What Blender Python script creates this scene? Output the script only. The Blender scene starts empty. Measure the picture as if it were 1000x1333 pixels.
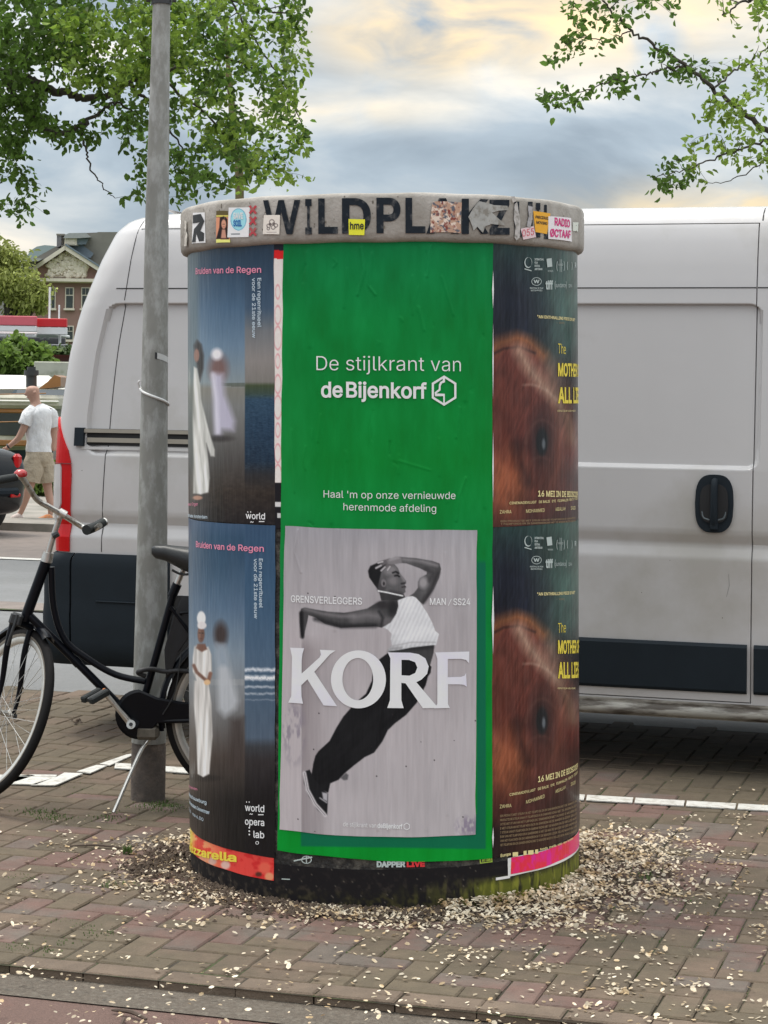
import bpy, bmesh, math, random, os
import numpy as np
from mathutils import Vector, Matrix
random.seed(7); rng = np.random.default_rng(7)
SC = bpy.context.scene
COL = SC.collection
PI = math.pi

# ------------------------------------------------------------------ camera, sky, sun, exposure
F, H, HX, HY, ROLL = 2760.0, 1.64, 500.0, 521.0, 0.0147
cam_data = bpy.data.cameras.new('camera'); cam = bpy.data.objects.new('camera', cam_data); COL.objects.link(cam)
cam_data.sensor_fit = 'VERTICAL'; cam_data.sensor_height = 36.0
cam_data.lens = F / 1333.0 * 36.0
cam_data.shift_y = -(666.5 - HY) / 1333.0
cam_data.clip_end = 3000; cam_data.clip_start = 0.05
cam.location = (0, 0, H)
cam.rotation_euler = (Matrix.Rotation(PI/2, 3, 'X') @ Matrix.Rotation(ROLL, 3, 'Z')).to_euler()
SC.camera = cam
cam_data.dof.use_dof = False

SUN_EL, SUN_AZ = math.radians(68), math.radians(305)      # azimuth clockwise from +Y: high, beyond the van and to the left, behind thin cloud
world = bpy.data.worlds.new('World'); SC.world = world; world.use_nodes = True
wn, wl = world.node_tree.nodes, world.node_tree.links
wn.clear()
def N(t, **k):
    n = wn.new(t)
    for a, b in k.items(): setattr(n, a, b)
    return n
def wmath(op, a, b=None, clamp=False):
    n = N('ShaderNodeMath', operation=op, use_clamp=clamp)
    for i, v in enumerate((a, b)):
        if v is None: continue
        if isinstance(v, (int, float)): n.inputs[i].default_value = v
        else: wl.new(v, n.inputs[i])
    return n.outputs[0]
out = N('ShaderNodeOutputWorld')
sky = N('ShaderNodeTexSky', sky_type='NISHITA', sun_disc=False)
sky.sun_elevation = SUN_EL; sky.sun_rotation = SUN_AZ
bg1 = N('ShaderNodeBackground'); bg1.inputs[1].default_value = 0.10; wl.new(sky.outputs[0], bg1.inputs[0])
tc = N('ShaderNodeTexCoord')
mp = N('ShaderNodeMapping'); mp.inputs['Scale'].default_value = (1, 1, 2.6); wl.new(tc.outputs['Generated'], mp.inputs[0])
sep = N('ShaderNodeSeparateXYZ'); wl.new(tc.outputs['Generated'], sep.inputs[0])
n1 = N('ShaderNodeTexNoise'); n1.inputs['Scale'].default_value = 8.0; n1.inputs['Detail'].default_value = 7; n1.inputs['Roughness'].default_value = .52
n1.inputs['Distortion'].default_value = .35
wl.new(mp.outputs[0], n1.inputs['Vector'])
ramp = N('ShaderNodeValToRGB')
cr = ramp.color_ramp
def lin(c):
    r = []
    for v in c[:3]:
        v = v / 255.0
        r.append(v / 12.92 if v <= 0.04045 else ((v + 0.055) / 1.055) ** 2.4)
    return tuple(r)
cr.elements[0].position = .34; cr.elements[0].color = (*lin((138, 151, 163)), 1)
cr.elements[1].position = .72; cr.elements[1].color = (*lin((240, 232, 218)), 1)
e = cr.elements.new(.46); e.color = (*lin((160, 173, 184)), 1)
e = cr.elements.new(.58); e.color = (*lin((194, 200, 203)), 1)
# the opening in the cloud where the light comes through warm
n2 = N('ShaderNodeTexNoise'); n2.inputs['Scale'].default_value = 22; n2.inputs['Detail'].default_value = 5; n2.inputs['Distortion'].default_value = .5
mp2 = N('ShaderNodeMapping'); mp2.inputs['Scale'].default_value = (1, 1, 2.0); wl.new(tc.outputs['Generated'], mp2.inputs[0]); wl.new(mp2.outputs[0], n2.inputs['Vector'])
def blob(dx, dz, sx, sz):
    ax = wmath('MULTIPLY', wmath('SUBTRACT', sep.outputs[0], dx), 1 / sx)
    az = wmath('MULTIPLY', wmath('SUBTRACT', sep.outputs[2], dz), 1 / sz)
    d = wmath('ADD', wmath('MULTIPLY', ax, ax), wmath('MULTIPLY', az, az))
    return wmath('POWER', 2.718, wmath('MULTIPLY', d, -1.0))
fy = wmath('GREATER_THAN', sep.outputs[1], 0.0)
warm = wmath('ADD', blob(.022, .172, .050, .020), wmath('MULTIPLY', blob(.115, .178, .06, .022), .7))
warm = wmath('ADD', warm, wmath('MULTIPLY', blob(.15, .092, .06, .010), .75))
warm = wmath('ADD', warm, wmath('MULTIPLY', blob(-.02, .135, .05, .008), .30))
wn2 = wmath('MULTIPLY', wmath('SUBTRACT', n2.outputs['Fac'], .24), 2.9, True)
warmm = wmath('MULTIPLY', wmath('MULTIPLY', warm, wn2), fy, True)
mx = N('ShaderNodeMixRGB'); mx.inputs[2].default_value = (*lin((255, 224, 165)), 1)
wl.new(warmm, mx.inputs[0]); wl.new(ramp.outputs[0], mx.inputs[1])
shade = wmath('ADD', wmath('MULTIPLY', blob(.070, .187, .050, .012), .13), wmath('MULTIPLY', blob(-.01, .118, .06, .008), .09))
shade = wmath('ADD', shade, wmath('MULTIPLY', blob(.105, .122, .07, .013), .12))
shade = wmath('ADD', shade, wmath('MULTIPLY', blob(.02, .145, .03, .006), .05))
fac = wmath('SUBTRACT', n1.outputs['Fac'], wmath('MULTIPLY', shade, fy))
wl.new(fac, ramp.inputs[0])
zz = wmath('MAXIMUM', sep.outputs[2], 0)
gain = wmath('ADD', wmath('MULTIPLY', zz, 3.5), .80)       # an overcast sky is brighter overhead
mul = N('ShaderNodeVectorMath', operation='SCALE'); wl.new(mx.outputs[0], mul.inputs[0]); wl.new(gain, mul.inputs['Scale'])
bg2 = N('ShaderNodeBackground'); bg2.inputs[1].default_value = 1.0; tnt = N('ShaderNodeMixRGB', blend_type='MULTIPLY'); tnt.inputs[0].default_value = 1.0; tnt.inputs[2].default_value = (1.07, 1.0, .945, 1); wl.new(wmath('MULTIPLY', wmath('SUBTRACT', zz, .10), 3.0, True), tnt.inputs[0]); wl.new(mul.outputs[0], tnt.inputs[1]); wl.new(tnt.outputs[0], bg2.inputs[0])
mixs = N('ShaderNodeMixShader'); mixs.inputs[0].default_value = .9
wl.new(bg1.outputs[0], mixs.inputs[1]); wl.new(bg2.outputs[0], mixs.inputs[2]); wl.new(mixs.outputs[0], out.inputs[0])

sd = bpy.data.lights.new('sun', 'SUN'); sd.energy = 1.9; sd.angle = math.radians(20); sd.color = (1, .95, .87)
sun = bpy.data.objects.new('sun', sd); COL.objects.link(sun); sun.location = (0, 0, 30)
sdir = Vector((math.sin(SUN_AZ) * math.cos(SUN_EL), math.cos(SUN_AZ) * math.cos(SUN_EL), math.sin(SUN_EL)))
sun.rotation_euler = sdir.to_track_quat('Z', 'Y').to_euler()
SC.view_settings.view_transform = 'Standard'; SC.view_settings.look = 'None'
SC.view_settings.exposure = 0.22; SC.view_settings.gamma = 1.0; SC.view_settings.use_curve_mapping = False

# ------------------------------------------------------------------ helpers: measuring
cR, sR = math.cos(ROLL), math.sin(ROLL)
def ray(px, py):
    dx, dy = px - HX, py - HY
    return (dx * cR + dy * sR) / F, (dx * sR - dy * cR) / F
def P(px, py, Y):
    a, b = ray(px, py)
    return Vector((a * Y, Y, H + b * Y))
def G(px, py, z=0.0):
    a, b = ray(px, py)
    Y = (z - H) / b
    return Vector((a * Y, Y, z))
def proj(x, y, z):
    a = x / y * F; b = (z - H) / y * F
    return HX + a * cR + b * sR, HY + a * sR - b * cR
EM = -0.303
_n = math.sqrt(1 + EM * EM)
E1 = Vector((1 / _n, EM / _n, 0)); E2 = Vector((-EM / _n, 1 / _n, 0))
ORG = Vector((0, 5.85, 0))
def UV(u, v, z=0.0):
    return ORG + E1 * u + E2 * v + Vector((0, 0, z))
def toUV(p):
    d = p - ORG
    return d.dot(E1), d.dot(E2)

# ------------------------------------------------------------------ helpers: materials
def fl(c): return (*c, 1.0)
MATS = {}
def mat(name, c, rough=.6, metal=0.0, var=.12, vscale=6.0, bump=0.0, bscale=60.0, c2=None, c2amt=.5, c2scale=3.0,
        coat=0.0, spec=.5, attr=False, island=0.0, stretch=None, emission=None, transl=0.0, rand=0.0, objspace=False, bdist=.01):
    m = bpy.data.materials.new(name); m.use_nodes = True; MATS[name] = m
    nt = m.node_tree; nd, lk = nt.nodes, nt.links
    b = nd['Principled BSDF']
    b.inputs['Roughness'].default_value = rough; b.inputs['Metallic'].default_value = metal
    b.inputs['Coat Weight'].default_value = coat; b.inputs['Coat Roughness'].default_value = .12
    b.inputs['Specular IOR Level'].default_value = spec
    g = nd.new('ShaderNodeTexCoord') if objspace else nd.new('ShaderNodeNewGeometry')
    pos = g.outputs['Object'] if objspace else g.outputs['Position']
    if stretch:
        mp_ = nd.new('ShaderNodeMapping'); mp_.inputs['Scale'].default_value = stretch; lk.new(pos, mp_.inputs[0]); pos = mp_.outputs[0]
    if attr:
        a = nd.new('ShaderNodeAttribute'); a.attribute_name = 'Col'; base = a.outputs['Color']
    else:
        a = nd.new('ShaderNodeRGB'); a.outputs[0].default_value = fl(c); base = a.outputs[0]
    if c2 is not None:
        nz = nd.new('ShaderNodeTexNoise'); nz.inputs['Scale'].default_value = c2scale; nz.inputs['Detail'].default_value = 7; nz.inputs['Roughness'].default_value = .62
        lk.new(pos, nz.inputs['Vector'])
        rp = nd.new('ShaderNodeValToRGB'); rp.color_ramp.elements[0].position = .62 - c2amt * .3; rp.color_ramp.elements[1].position = .78 - c2amt * .3
        lk.new(nz.outputs['Fac'], rp.inputs[0])
        mxx = nd.new('ShaderNodeMixRGB'); lk.new(rp.outputs[0], mxx.inputs[0]); lk.new(base, mxx.inputs[1]); mxx.inputs[2].default_value = fl(c2)
        base = mxx.outputs[0]
    def scaleby(sock, lo, hi, col):
        mr = nd.new('ShaderNodeMapRange'); mr.inputs['To Min'].default_value = lo; mr.inputs['To Max'].default_value = hi
        lk.new(sock, mr.inputs[0])
        vm = nd.new('ShaderNodeVectorMath'); vm.operation = 'SCALE'
        lk.new(col, vm.inputs[0]); lk.new(mr.outputs[0], vm.inputs['Scale'])
        return vm.outputs[0]
    if var:
        nz = nd.new('ShaderNodeTexNoise'); nz.inputs['Scale'].default_value = vscale; nz.inputs['Detail'].default_value = 8; nz.inputs['Roughness'].default_value = .65
        lk.new(pos, nz.inputs['Vector'])
        base = scaleby(nz.outputs['Fac'], 1 - var * 2, 1 + var * 2, base)
    if island:
        gg = nd.new('ShaderNodeNewGeometry'); base = scaleby(gg.outputs['Random Per Island'], 1 - island, 1 + island, base)
    if rand:
        oi = nd.new('ShaderNodeObjectInfo'); base = scaleby(oi.outputs['Random'], 1 - rand, 1 + rand, base)
    lk.new(base, b.inputs['Base Color'])
    if bump:
        nz = nd.new('ShaderNodeTexNoise'); nz.inputs['Scale'].default_value = bscale; nz.inputs['Detail'].default_value = 6
        lk.new(pos, nz.inputs['Vector'])
        bp = nd.new('ShaderNodeBump'); bp.inputs['Strength'].default_value = bump; bp.inputs['Distance'].default_value = bdist
        lk.new(nz.outputs['Fac'], bp.inputs['Height']); lk.new(bp.outputs[0], b.inputs['Normal'])
    if emission: 
        b.inputs['Emission Color'].default_value = fl(emission[0]); b.inputs['Emission Strength'].default_value = emission[1]
    if transl:
        tr = nd.new('ShaderNodeBsdfTranslucent'); lk.new(base, tr.inputs[0])
        ms = nd.new('ShaderNodeMixShader'); ms.inputs[0].default_value = transl
        lk.new(b.outputs[0], ms.inputs[1]); lk.new(tr.outputs[0], ms.inputs[2]); lk.new(ms.outputs[0], nd['Material Output'].inputs[0])
    return m
K = 0.76
def pc(c): return tuple(min(.85, v / K) for v in lin(c))      # printed colour that shows as c in this daylight

# ------------------------------------------------------------------ helpers: meshes
def link(name, me, m=None, parent=None, smooth=None):
    o = bpy.data.objects.new(name, me); COL.objects.link(o)
    if m is not None:
        me.materials.clear(); me.materials.append(m)
    if parent is not None: o.parent = parent
    if smooth is not None:
        if smooth > 0 and len(me.polygons):
            me.shade_smooth()
            if smooth < 180: me.set_sharp_from_angle(angle=math.radians(smooth))
    return o
def tag(o, label=None, cat=None, group=None, kind=None):
    if label: o['label'] = label
    if cat: o['category'] = cat
    if group: o['group'] = group
    if kind: o['kind'] = kind
    return o
def empty(name, loc, label, cat, group=None, rz=0.0):
    o = bpy.data.objects.new(name, None); COL.objects.link(o); o.location = loc; o.rotation_euler.z = rz
    o.empty_display_size = .2
    return tag(o, label, cat, group)
class MB:
    def __init__(s): s.v = []; s.f = []
    def add(s, vs, fs):
        n = len(s.v); s.v += [tuple(v) for v in vs]; s.f += [tuple(i + n for i in f) for f in fs]; return s
    def box(s, c, d, bev=0.0, rz=0.0, M=None):
        x, y, z = d[0] / 2, d[1] / 2, d[2] / 2
        b = min(bev, x * .9, y * .9, z * .9)
        if b > 0:
            pts = []
            for sx in (-1, 1):
                for sy in (-1, 1):
                    for sz in (-1, 1):
                        pts += [(sx * x, sy * (y - b), sz * (z - b)), (sx * (x - b), sy * y, sz * (z - b)), (sx * (x - b), sy * (y - b), sz * z)]
            bm = bmesh.new()
            for p in pts: bm.verts.new(p)
            bmesh.ops.convex_hull(bm, input=bm.verts[:]); bmesh.ops.dissolve_limit(bm, angle_limit=.01, verts=bm.verts[:], edges=bm.edges[:])
            bm.verts.index_update()
            vs = [v.co.copy() for v in bm.verts]; fs = [[v.index for v in f.verts] for f in bm.faces]; bm.free()
        else:
            vs = [Vector((sx * x, sy * y, sz * z)) for sx in (-1, 1) for sy in (-1, 1) for sz in (-1, 1)]
            fs = [(0, 1, 3, 2), (4, 6, 7, 5), (0, 4, 5, 1), (2, 3, 7, 6), (0, 2, 6, 4), (1, 5, 7, 3)]
        if M is None: M = Matrix.Translation(Vector(c)) @ Matrix.Rotation(rz, 4, 'Z')
        return s.add([M @ Vector(v) for v in vs], fs)
    def tube(s, path, r, n=8, cap=True, closed=False):
        path = [Vector(p) for p in path]; m = len(path)
        rr = [r] * m if isinstance(r, (int, float)) else list(r)
        up = None; rings = []
        for i, p in enumerate(path):
            if closed: t = path[(i + 1) % m] - path[i - 1]
            else: t = path[min(i + 1, m - 1)] - path[max(i - 1, 0)]
            if t.length < 1e-9: t = Vector((0, 0, 1))
            t.normalize()
            if up is None:
                up = Vector((0, 0, 1)) if abs(t.z) < .9 else Vector((0, 1, 0))
            a = t.cross(up)
            if a.length < 1e-6: a = t.cross(Vector((1, 0, 0)))
            a.normalize(); up = a.cross(t).normalized()
            rings.append([p + (a * math.cos(2 * PI * k / n) + up * math.sin(2 * PI * k / n)) * rr[i] for k in range(n)])
        vs = [v for q in rings for v in q]; fs = []
        for i in range(m if closed else m - 1):
            j = (i + 1) % m
            for k in range(n):
                fs.append((i * n + k, i * n + (k + 1) % n, j * n + (k + 1) % n, j * n + k))
        if cap and not closed:
            fs.append(tuple(range(n))[::-1]); fs.append(tuple((m - 1) * n + k for k in range(n)))
        return s.add(vs, fs)
    def lathe(s, prof, n=48, M=None, arc=None):
        M = M or Matrix(); vs = []; fs = []; m = len(prof)
        a0, a1 = arc or (0, 2 * PI); full = arc is None
        cnt = n if full else n + 1
        for k in range(cnt):
            a = a0 + (a1 - a0) * k / n
            for (r, z) in prof: vs.append(M @ Vector((r * math.cos(a), r * math.sin(a), z)))
        for k in range(n):
            j = (k + 1) % cnt
            for i in range(m - 1):
                fs.append((k * m + i, j * m + i, j * m + i + 1, k * m + i + 1))
        return s.add(vs, fs)
    def grid(s, fn, us, ws):
        nu, nw = len(us), len(ws)
        vs = [fn(u, w) for u in us for w in ws]
        fs = [(i * nw + j, (i + 1) * nw + j, (i + 1) * nw + j + 1, i * nw + j + 1) for i in range(nu - 1) for j in range(nw - 1)]
        return s.add(vs, fs)
    def mesh(s, name):
        me = bpy.data.meshes.new(name); me.from_pydata([tuple(v) for v in s.v], [], s.f); me.update()
        return me
    def build(s, name, m, parent=None, smooth=35):
        return link(name, s.mesh(name), m, parent, smooth)
def flip(o):
    bm = bmesh.new(); bm.from_mesh(o.data); bmesh.ops.recalc_face_normals(bm, faces=bm.faces); bm.to_mesh(o.data); bm.free(); return o
def npmesh(name, V, Fc, nper):
    """big mesh from arrays: V (n,3), Fc (m,nper)"""
    me = bpy.data.meshes.new(name)
    me.vertices.add(len(V)); me.vertices.foreach_set('co', np.asarray(V, np.float32).ravel())
    m = len(Fc); me.loops.add(m * nper); me.loops.foreach_set('vertex_index', np.asarray(Fc, np.int32).ravel())
    me.polygons.add(m); me.polygons.foreach_set('loop_start', np.arange(0, m * nper, nper, dtype=np.int32))
    me.update(calc_edges=True); me.validate()
    return me
def spline(pts, n=8):
    pts = [Vector(p) for p in pts]; o = []
    for i in range(len(pts) - 1):
        p0 = pts[max(i - 1, 0)]; p1 = pts[i]; p2 = pts[i + 1]; p3 = pts[min(i + 2, len(pts) - 1)]
        for k in range(n):
            t = k / n
            o.append(.5 * ((2 * p1) + (p2 - p0) * t + (2 * p0 - 5 * p1 + 4 * p2 - p3) * t * t + (3 * p1 - p0 - 3 * p2 + p3) * t ** 3))
    o.append(pts[-1]); return o
def smoothlist(vals, n=8):
    return [v.x for v in spline([Vector((a, 0, 0)) for a in vals], n)]

# ------------------------------------------------------------------ helpers: flat print (text and outlines) laid on a surface
_fp = os.path.join(bpy.utils.resource_path('LOCAL'), 'datafiles', 'fonts', 'Inter.woff2')
try: FONT = bpy.data.fonts.load(_fp)
except Exception: FONT = None
def tris_from_curve(c):
    o = bpy.data.objects.new('tmp', c); COL.objects.link(o)
    bpy.context.view_layer.update()
    me = bpy.data.meshes.new_from_object(o)
    vs = [(v.co.x, v.co.y) for v in me.vertices]; fs = [tuple(p.vertices) for p in me.polygons]
    bpy.data.objects.remove(o); bpy.data.meshes.remove(me); bpy.data.curves.remove(c)
    return vs, fs
from mathutils.geometry import delaunay_2d_cdt
_tc = {}
def text2d(s, bold=0.0, spacing=1.0, res=3):
    """outlines of the text, filled by a constrained triangulation and the winding rule"""
    key = (s, bold, spacing, res)
    if key in _tc: return _tc[key]
    c = bpy.data.curves.new('tmp', 'FONT'); c.body = s; c.size = 1.0; c.resolution_u = res; c.fill_mode = 'NONE'
    if FONT: c.font = FONT
    c.space_character = spacing
    o = bpy.data.objects.new('tmp', c); COL.objects.link(o); bpy.context.view_layer.update()
    me = bpy.data.meshes.new_from_object(o)
    vs = [(v.co.x, v.co.y) for v in me.vertices]; es = [tuple(e.vertices) for e in me.edges]
    bpy.data.objects.remove(o); bpy.data.meshes.remove(me); bpy.data.curves.remove(c)
    if not vs: return [], []
    # direct every loop by following its vertices in index order
    adj = {}
    for x, y in es: adj.setdefault(x, []).append(y); adj.setdefault(y, []).append(x)
    seen = set(); direct = []; loops = []
    for st in range(len(vs)):
        if st in seen or st not in adj: continue
        cur = st; loop = [st]; seen.add(st)
        while True:
            nx = [k for k in adj[cur] if k not in seen]
            if not nx: break
            k = min(nx, key=lambda q: (abs(q - cur - 1) > 0, q)); loop.append(k); seen.add(k); cur = k
        loops.append(loop); direct += [(loop[q], loop[(q + 1) % len(loop)]) for q in range(len(loop))]
    if bold:
        tot = sum(vs[x][0] * vs[y][1] - vs[y][0] * vs[x][1] for x, y in direct); sg = 1 if tot > 0 else -1; nv = list(vs)
        for lp in loops:
            n_ = len(lp)
            for q in range(n_):
                p0 = Vector(vs[lp[q - 1]]); p1 = Vector(vs[lp[q]]); p2 = Vector(vs[lp[(q + 1) % n_]])
                d1 = (p1 - p0); d2 = (p2 - p1)
                if d1.length < 1e-7 or d2.length < 1e-7: d1 = d2 = (p2 - p0)
                if d1.length < 1e-7: continue
                d1.normalize(); d2.normalize(); n1 = Vector((d1.y, -d1.x)) * sg; n2 = Vector((d2.y, -d2.x)) * sg
                m_ = n1 + n2
                m_ = m_ / max(.5, m_.length_squared / 2) if m_.length > 1e-6 else n1
                nv[lp[q]] = tuple(p1 + m_ * bold)
        vs = nv
    r = delaunay_2d_cdt([Vector(v) for v in vs], direct, [], 0, 1e-6)
    V2 = [(v.x, v.y) for v in r[0]]; T = [f for f in r[2] if len(f) == 3]
    cen = np.array([[sum(V2[k][0] for k in f) / 3, sum(V2[k][1] for k in f) / 3] for f in T])
    A = np.array([vs[x] for x, _ in direct]); Bq = np.array([vs[y] for _, y in direct])
    w = np.zeros(len(cen))
    for p, q in zip(A, Bq):
        up_ = (p[1] <= cen[:, 1]) & (q[1] > cen[:, 1]); dn = (p[1] > cen[:, 1]) & (q[1] <= cen[:, 1])
        cr_ = (q[0] - p[0]) * (cen[:, 1] - p[1]) - (cen[:, 0] - p[0]) * (q[1] - p[1])
        w += (up_ & (cr_ > 0)) * 1.0 - (dn & (cr_ < 0)) * 1.0
    _tc[key] = (V2, [tuple(f) for f, k in zip(T, w) if abs(k) > .5])
    return _tc[key]
def shape2d(loops):
    c = bpy.data.curves.new('tmp', 'CURVE'); c.dimensions = '2D'; c.fill_mode = 'BOTH'
    for lp in loops:
        sp = c.splines.new('POLY'); sp.points.add(len(lp) - 1); sp.use_cyclic_u = True
        for i, p in enumerate(lp): sp.points[i].co = (p[0], -p[1], 0, 1)       # pixel y runs down
    vs, fs = tris_from_curve(c)
    return [(x, -y) for x, y in vs], fs
def wrapped(vs, fs, fn, step=None, axis=0, step2=None):
    """cut a flat triangulation every `step` along an axis, then lay each vertex with fn(x, y)"""
    bm = bmesh.new(); bv = [bm.verts.new((x, y, 0)) for x, y in vs]
    for f in fs:
        try: bm.faces.new([bv[i] for i in f])
        except ValueError: pass
    for ax, st in ((axis, step), (1 - axis, step2)):
        if not st: continue
        lo = min(v.co[ax] for v in bm.verts); hi = max(v.co[ax] for v in bm.verts)
        k = math.floor(lo / st) + 1
        while k * st < hi:
            co = [0, 0, 0]; co[ax] = k * st; no = [0, 0, 0]; no[ax] = 1
            bmesh.ops.bisect_plane(bm, geom=bm.verts[:] + bm.edges[:] + bm.faces[:], plane_co=co, plane_no=no, dist=1e-6); k += 1
    bm.verts.index_update()
    V = [fn(v.co.x, v.co.y) for v in bm.verts]; Fs = [[v.index for v in f.verts] for f in bm.faces]
    bm.free(); return V, Fs

# ------------------------------------------------------------------ helpers: drawing printed pictures as vertex colours
def h2(ix, iy, seed):
    n = (ix.astype(np.int64) * 374761393 + iy.astype(np.int64) * 668265263 + seed * 1442695041) & 0x7fffffff
    n = ((n ^ (n >> 13)) * 1274126177) & 0x7fffffff
    return ((n ^ (n >> 16)) & 0xffff) / 65535.0
def vn(x, y, seed=0):
    ix, iy = np.floor(x), np.floor(y); fx, fy_ = x - ix, y - iy
    fx = fx * fx * (3 - 2 * fx); fy_ = fy_ * fy_ * (3 - 2 * fy_)
    a = h2(ix, iy, seed); b = h2(ix + 1, iy, seed); c = h2(ix, iy + 1, seed); d = h2(ix + 1, iy + 1, seed)
    return (a * (1 - fx) + b * fx) * (1 - fy_) + (c * (1 - fx) + d * fx) * fy_
def fbm(x, y, o=4, seed=0):
    s = 0; a = .5; t = 0
    for k in range(o): s = s + a * vn(x * 2 ** k, y * 2 ** k, seed + k * 17); t += a; a *= .55
    return s / t
def sseg(x, y, p, q):
    px_, py_ = q[0] - p[0], q[1] - p[1]; L = px_ * px_ + py_ * py_ + 1e-9
    t = np.clip(((x - p[0]) * px_ + (y - p[1]) * py_) / L, 0, 1)
    return np.hypot(x - p[0] - t * px_, y - p[1] - t * py_), t
def pmask(x, y, pts, soft=1.0):
    ins = np.zeros(x.shape, bool); d = np.full(x.shape, 1e9)
    n = len(pts)
    for i in range(n):
        x1, y1 = pts[i]; x2, y2 = pts[(i + 1) % n]
        c = ((y1 > y) != (y2 > y)) & (x < (x2 - x1) * (y - y1) / ((y2 - y1) or 1e-9) + x1)
        ins ^= c; dd, _ = sseg(x, y, (x1, y1), (x2, y2)); d = np.minimum(d, dd)
    sd_ = np.where(ins, d, -d)
    return np.clip(.5 + sd_ / (2 * soft), 0, 1)
def lmask(x, y, pts, w, soft=1.0, w2=None):
    m = np.zeros(x.shape); n = len(pts) - 1
    for i in range(n):
        d, t = sseg(x, y, pts[i], pts[i + 1])
        ww = w if w2 is None else w + (w2 - w) * (i + t) / n
        m = np.maximum(m, np.clip(.5 + (ww - d) / (2 * soft), 0, 1))
    return m
def emask(x, y, cx, cy, rx, ry, soft=.15, ang=0):
    c, s = math.cos(ang), math.sin(ang)
    u = ((x - cx) * c + (y - cy) * s) / rx; v = (-(x - cx) * s + (y - cy) * c) / ry
    return np.clip((1 - np.hypot(u, v)) / soft + .5, 0, 1)
def put(img, m, c, a=1.0):
    m = (m * a)[..., None]; c = np.array(c, float) if not isinstance(c, np.ndarray) else c
    return img * (1 - m) + c * m
def grad(y, stops):
    ys = [s[0] for s in stops]
    return np.stack([np.interp(y, ys, [s[1][k] for s in stops]) for k in range(3)], -1)
def tolin(a):
    a = np.clip(a, 0, 255) / 255.0
    return np.where(a <= .04045, a / 12.92, ((a + .055) / 1.055) ** 2.4)

# ================================================================== GROUND
M_soil = mat('joint_soil', (.048, .038, .026), .95, var=.3, vscale=18, bump=.6, bscale=150, c2=(.05, .065, .02), c2amt=.55, c2scale=5)
M_brick = mat('paving_brick', (.142, .100, .070), .92, var=.22, vscale=16, bump=.5, bscale=110, c2=(.108, .084, .054), c2amt=.8, c2scale=1.6, rand=.10)
M_brick_far = mat('paving_brick_joined', (.142, .100, .070), .92, var=.22, vscale=16, bump=.5, bscale=110, c2=(.108, .084, .054), c2amt=.8, c2scale=1.6, island=.10)
M_brick_red = mat('paving_brick_red', (.148, .088, .070), .9, var=.22, vscale=14, bump=.5, bscale=110, c2=(.13, .105, .085), c2amt=.6, c2scale=2.5, rand=.10)
M_kerb = mat('kerb_brick', (.142, .104, .074), .9, var=.22, vscale=11, bump=.5, bscale=120, rand=.10)
M_gutter = mat('speckled_gutter', (.128, .104, .080), .9, var=.35, vscale=90, bump=.9, bscale=220, c2=(.17, .145, .115), c2amt=.5, c2scale=55)
M_redasph = mat('red_asphalt', (.20, .108, .086), .9, var=.28, vscale=120, bump=.9, bscale=260, c2=(.17, .105, .085), c2amt=.9, c2scale=2)
M_asph = mat('grey_asphalt', (.19, .19, .19), .85, var=.12, vscale=30, bump=.4, bscale=160, c2=(.16, .16, .158), c2amt=.8, c2scale=.8)
M_pave2 = mat('far_brick_strip', (.20, .165, .145), .9, var=.2, vscale=6, bump=.3, bscale=40)
M_conc = mat('pale_concrete', (.30, .27, .235), .9, var=.14, vscale=5, bump=.3, bscale=50, c2=(.2, .19, .16), c2amt=.5, c2scale=1.2)
M_white = mat('road_paint', (.60, .585, .54), .75, var=.12, vscale=25, bump=.4, bscale=90, c2=(.42, .39, .34), c2amt=.42, c2scale=26)
M_grass = mat('grass', (.07, .10, .03), .9, var=.3, vscale=8, bump=.4, bscale=30, c2=(.10, .12, .04), c2scale=2)
M_water = mat('canal_water', (.03, .045, .04), .08, var=.05, vscale=1, bump=.25, bscale=6)

def strip(name, u0, u1, v0, v1, z, m, parent=None):
    mb = MB(); nu = 24
    for k in range(nu):
        a = u0 + (u1 - u0) * k / nu; b = u0 + (u1 - u0) * (k + 1) / nu
        mb.add([UV(a, v0, z), UV(b, v0, z), UV(b, v1, z), UV(a, v1, z)], [(0, 1, 2, 3)])
    o = mb.build(name, m, parent, smooth=None)
    if parent is None: o['kind'] = 'structure'
    return o
UL, UR = -70, 70
strip('ground', -900, 900, -300, 31.0, -.30, M_soil)
strip('cycle_path', UL, UR, -60, -.16, -.035, M_redasph)
strip('gutter', UL, UR, -.245, 0.0, -.031, M_gutter)
pavement = strip('pavement', UL, UR, -.055, 5.18, -.0065, M_soil)
strip('road', UL, UR, 5.0, 13.95, -.02, M_asph)
strip('gutter_band', UL, UR, 9.15, 9.75, -.012, M_pave2)
strip('parking_strip', UL, UR, 13.95, 17.8, -.015, M_pave2)
strip('far_pavement', UL, UR, 17.8, 24.5, .08, M_conc)
mb = MB(); mb.add([UV(UL, 17.8, -.02), UV(UR, 17.8, -.02), UV(UR, 17.8, .08), UV(UL, 17.8, .08)], [(0, 1, 2, 3)]); mb.build('far_kerb', M_conc, None, None)['kind'] = 'structure'
strip('verge', UL, UR, 24.5, 31.0, .05, M_grass)
mb = MB(); mb.add([UV(UL, 31, -1.2), UV(UR, 31, -1.2), UV(UR, 31, .05), UV(UL, 31, .05)], [(3, 2, 1, 0)]); mb.build('quay_wall', M_conc, None, None)['kind'] = 'structure'
strip('canal_water', -160, 160, 31, 70, -1.0, M_water)
strip('far_bank', -900, 900, 70, 1600, .3, M_grass)
mb = MB(); mb.add([UV(-300, 70, -1.2), UV(300, 70, -1.2), UV(300, 70, .3), UV(-300, 70, .3)], [(0, 1, 2, 3)]); mb.build('far_quay_wall', M_conc, None, None)['kind'] = 'structure'
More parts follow.
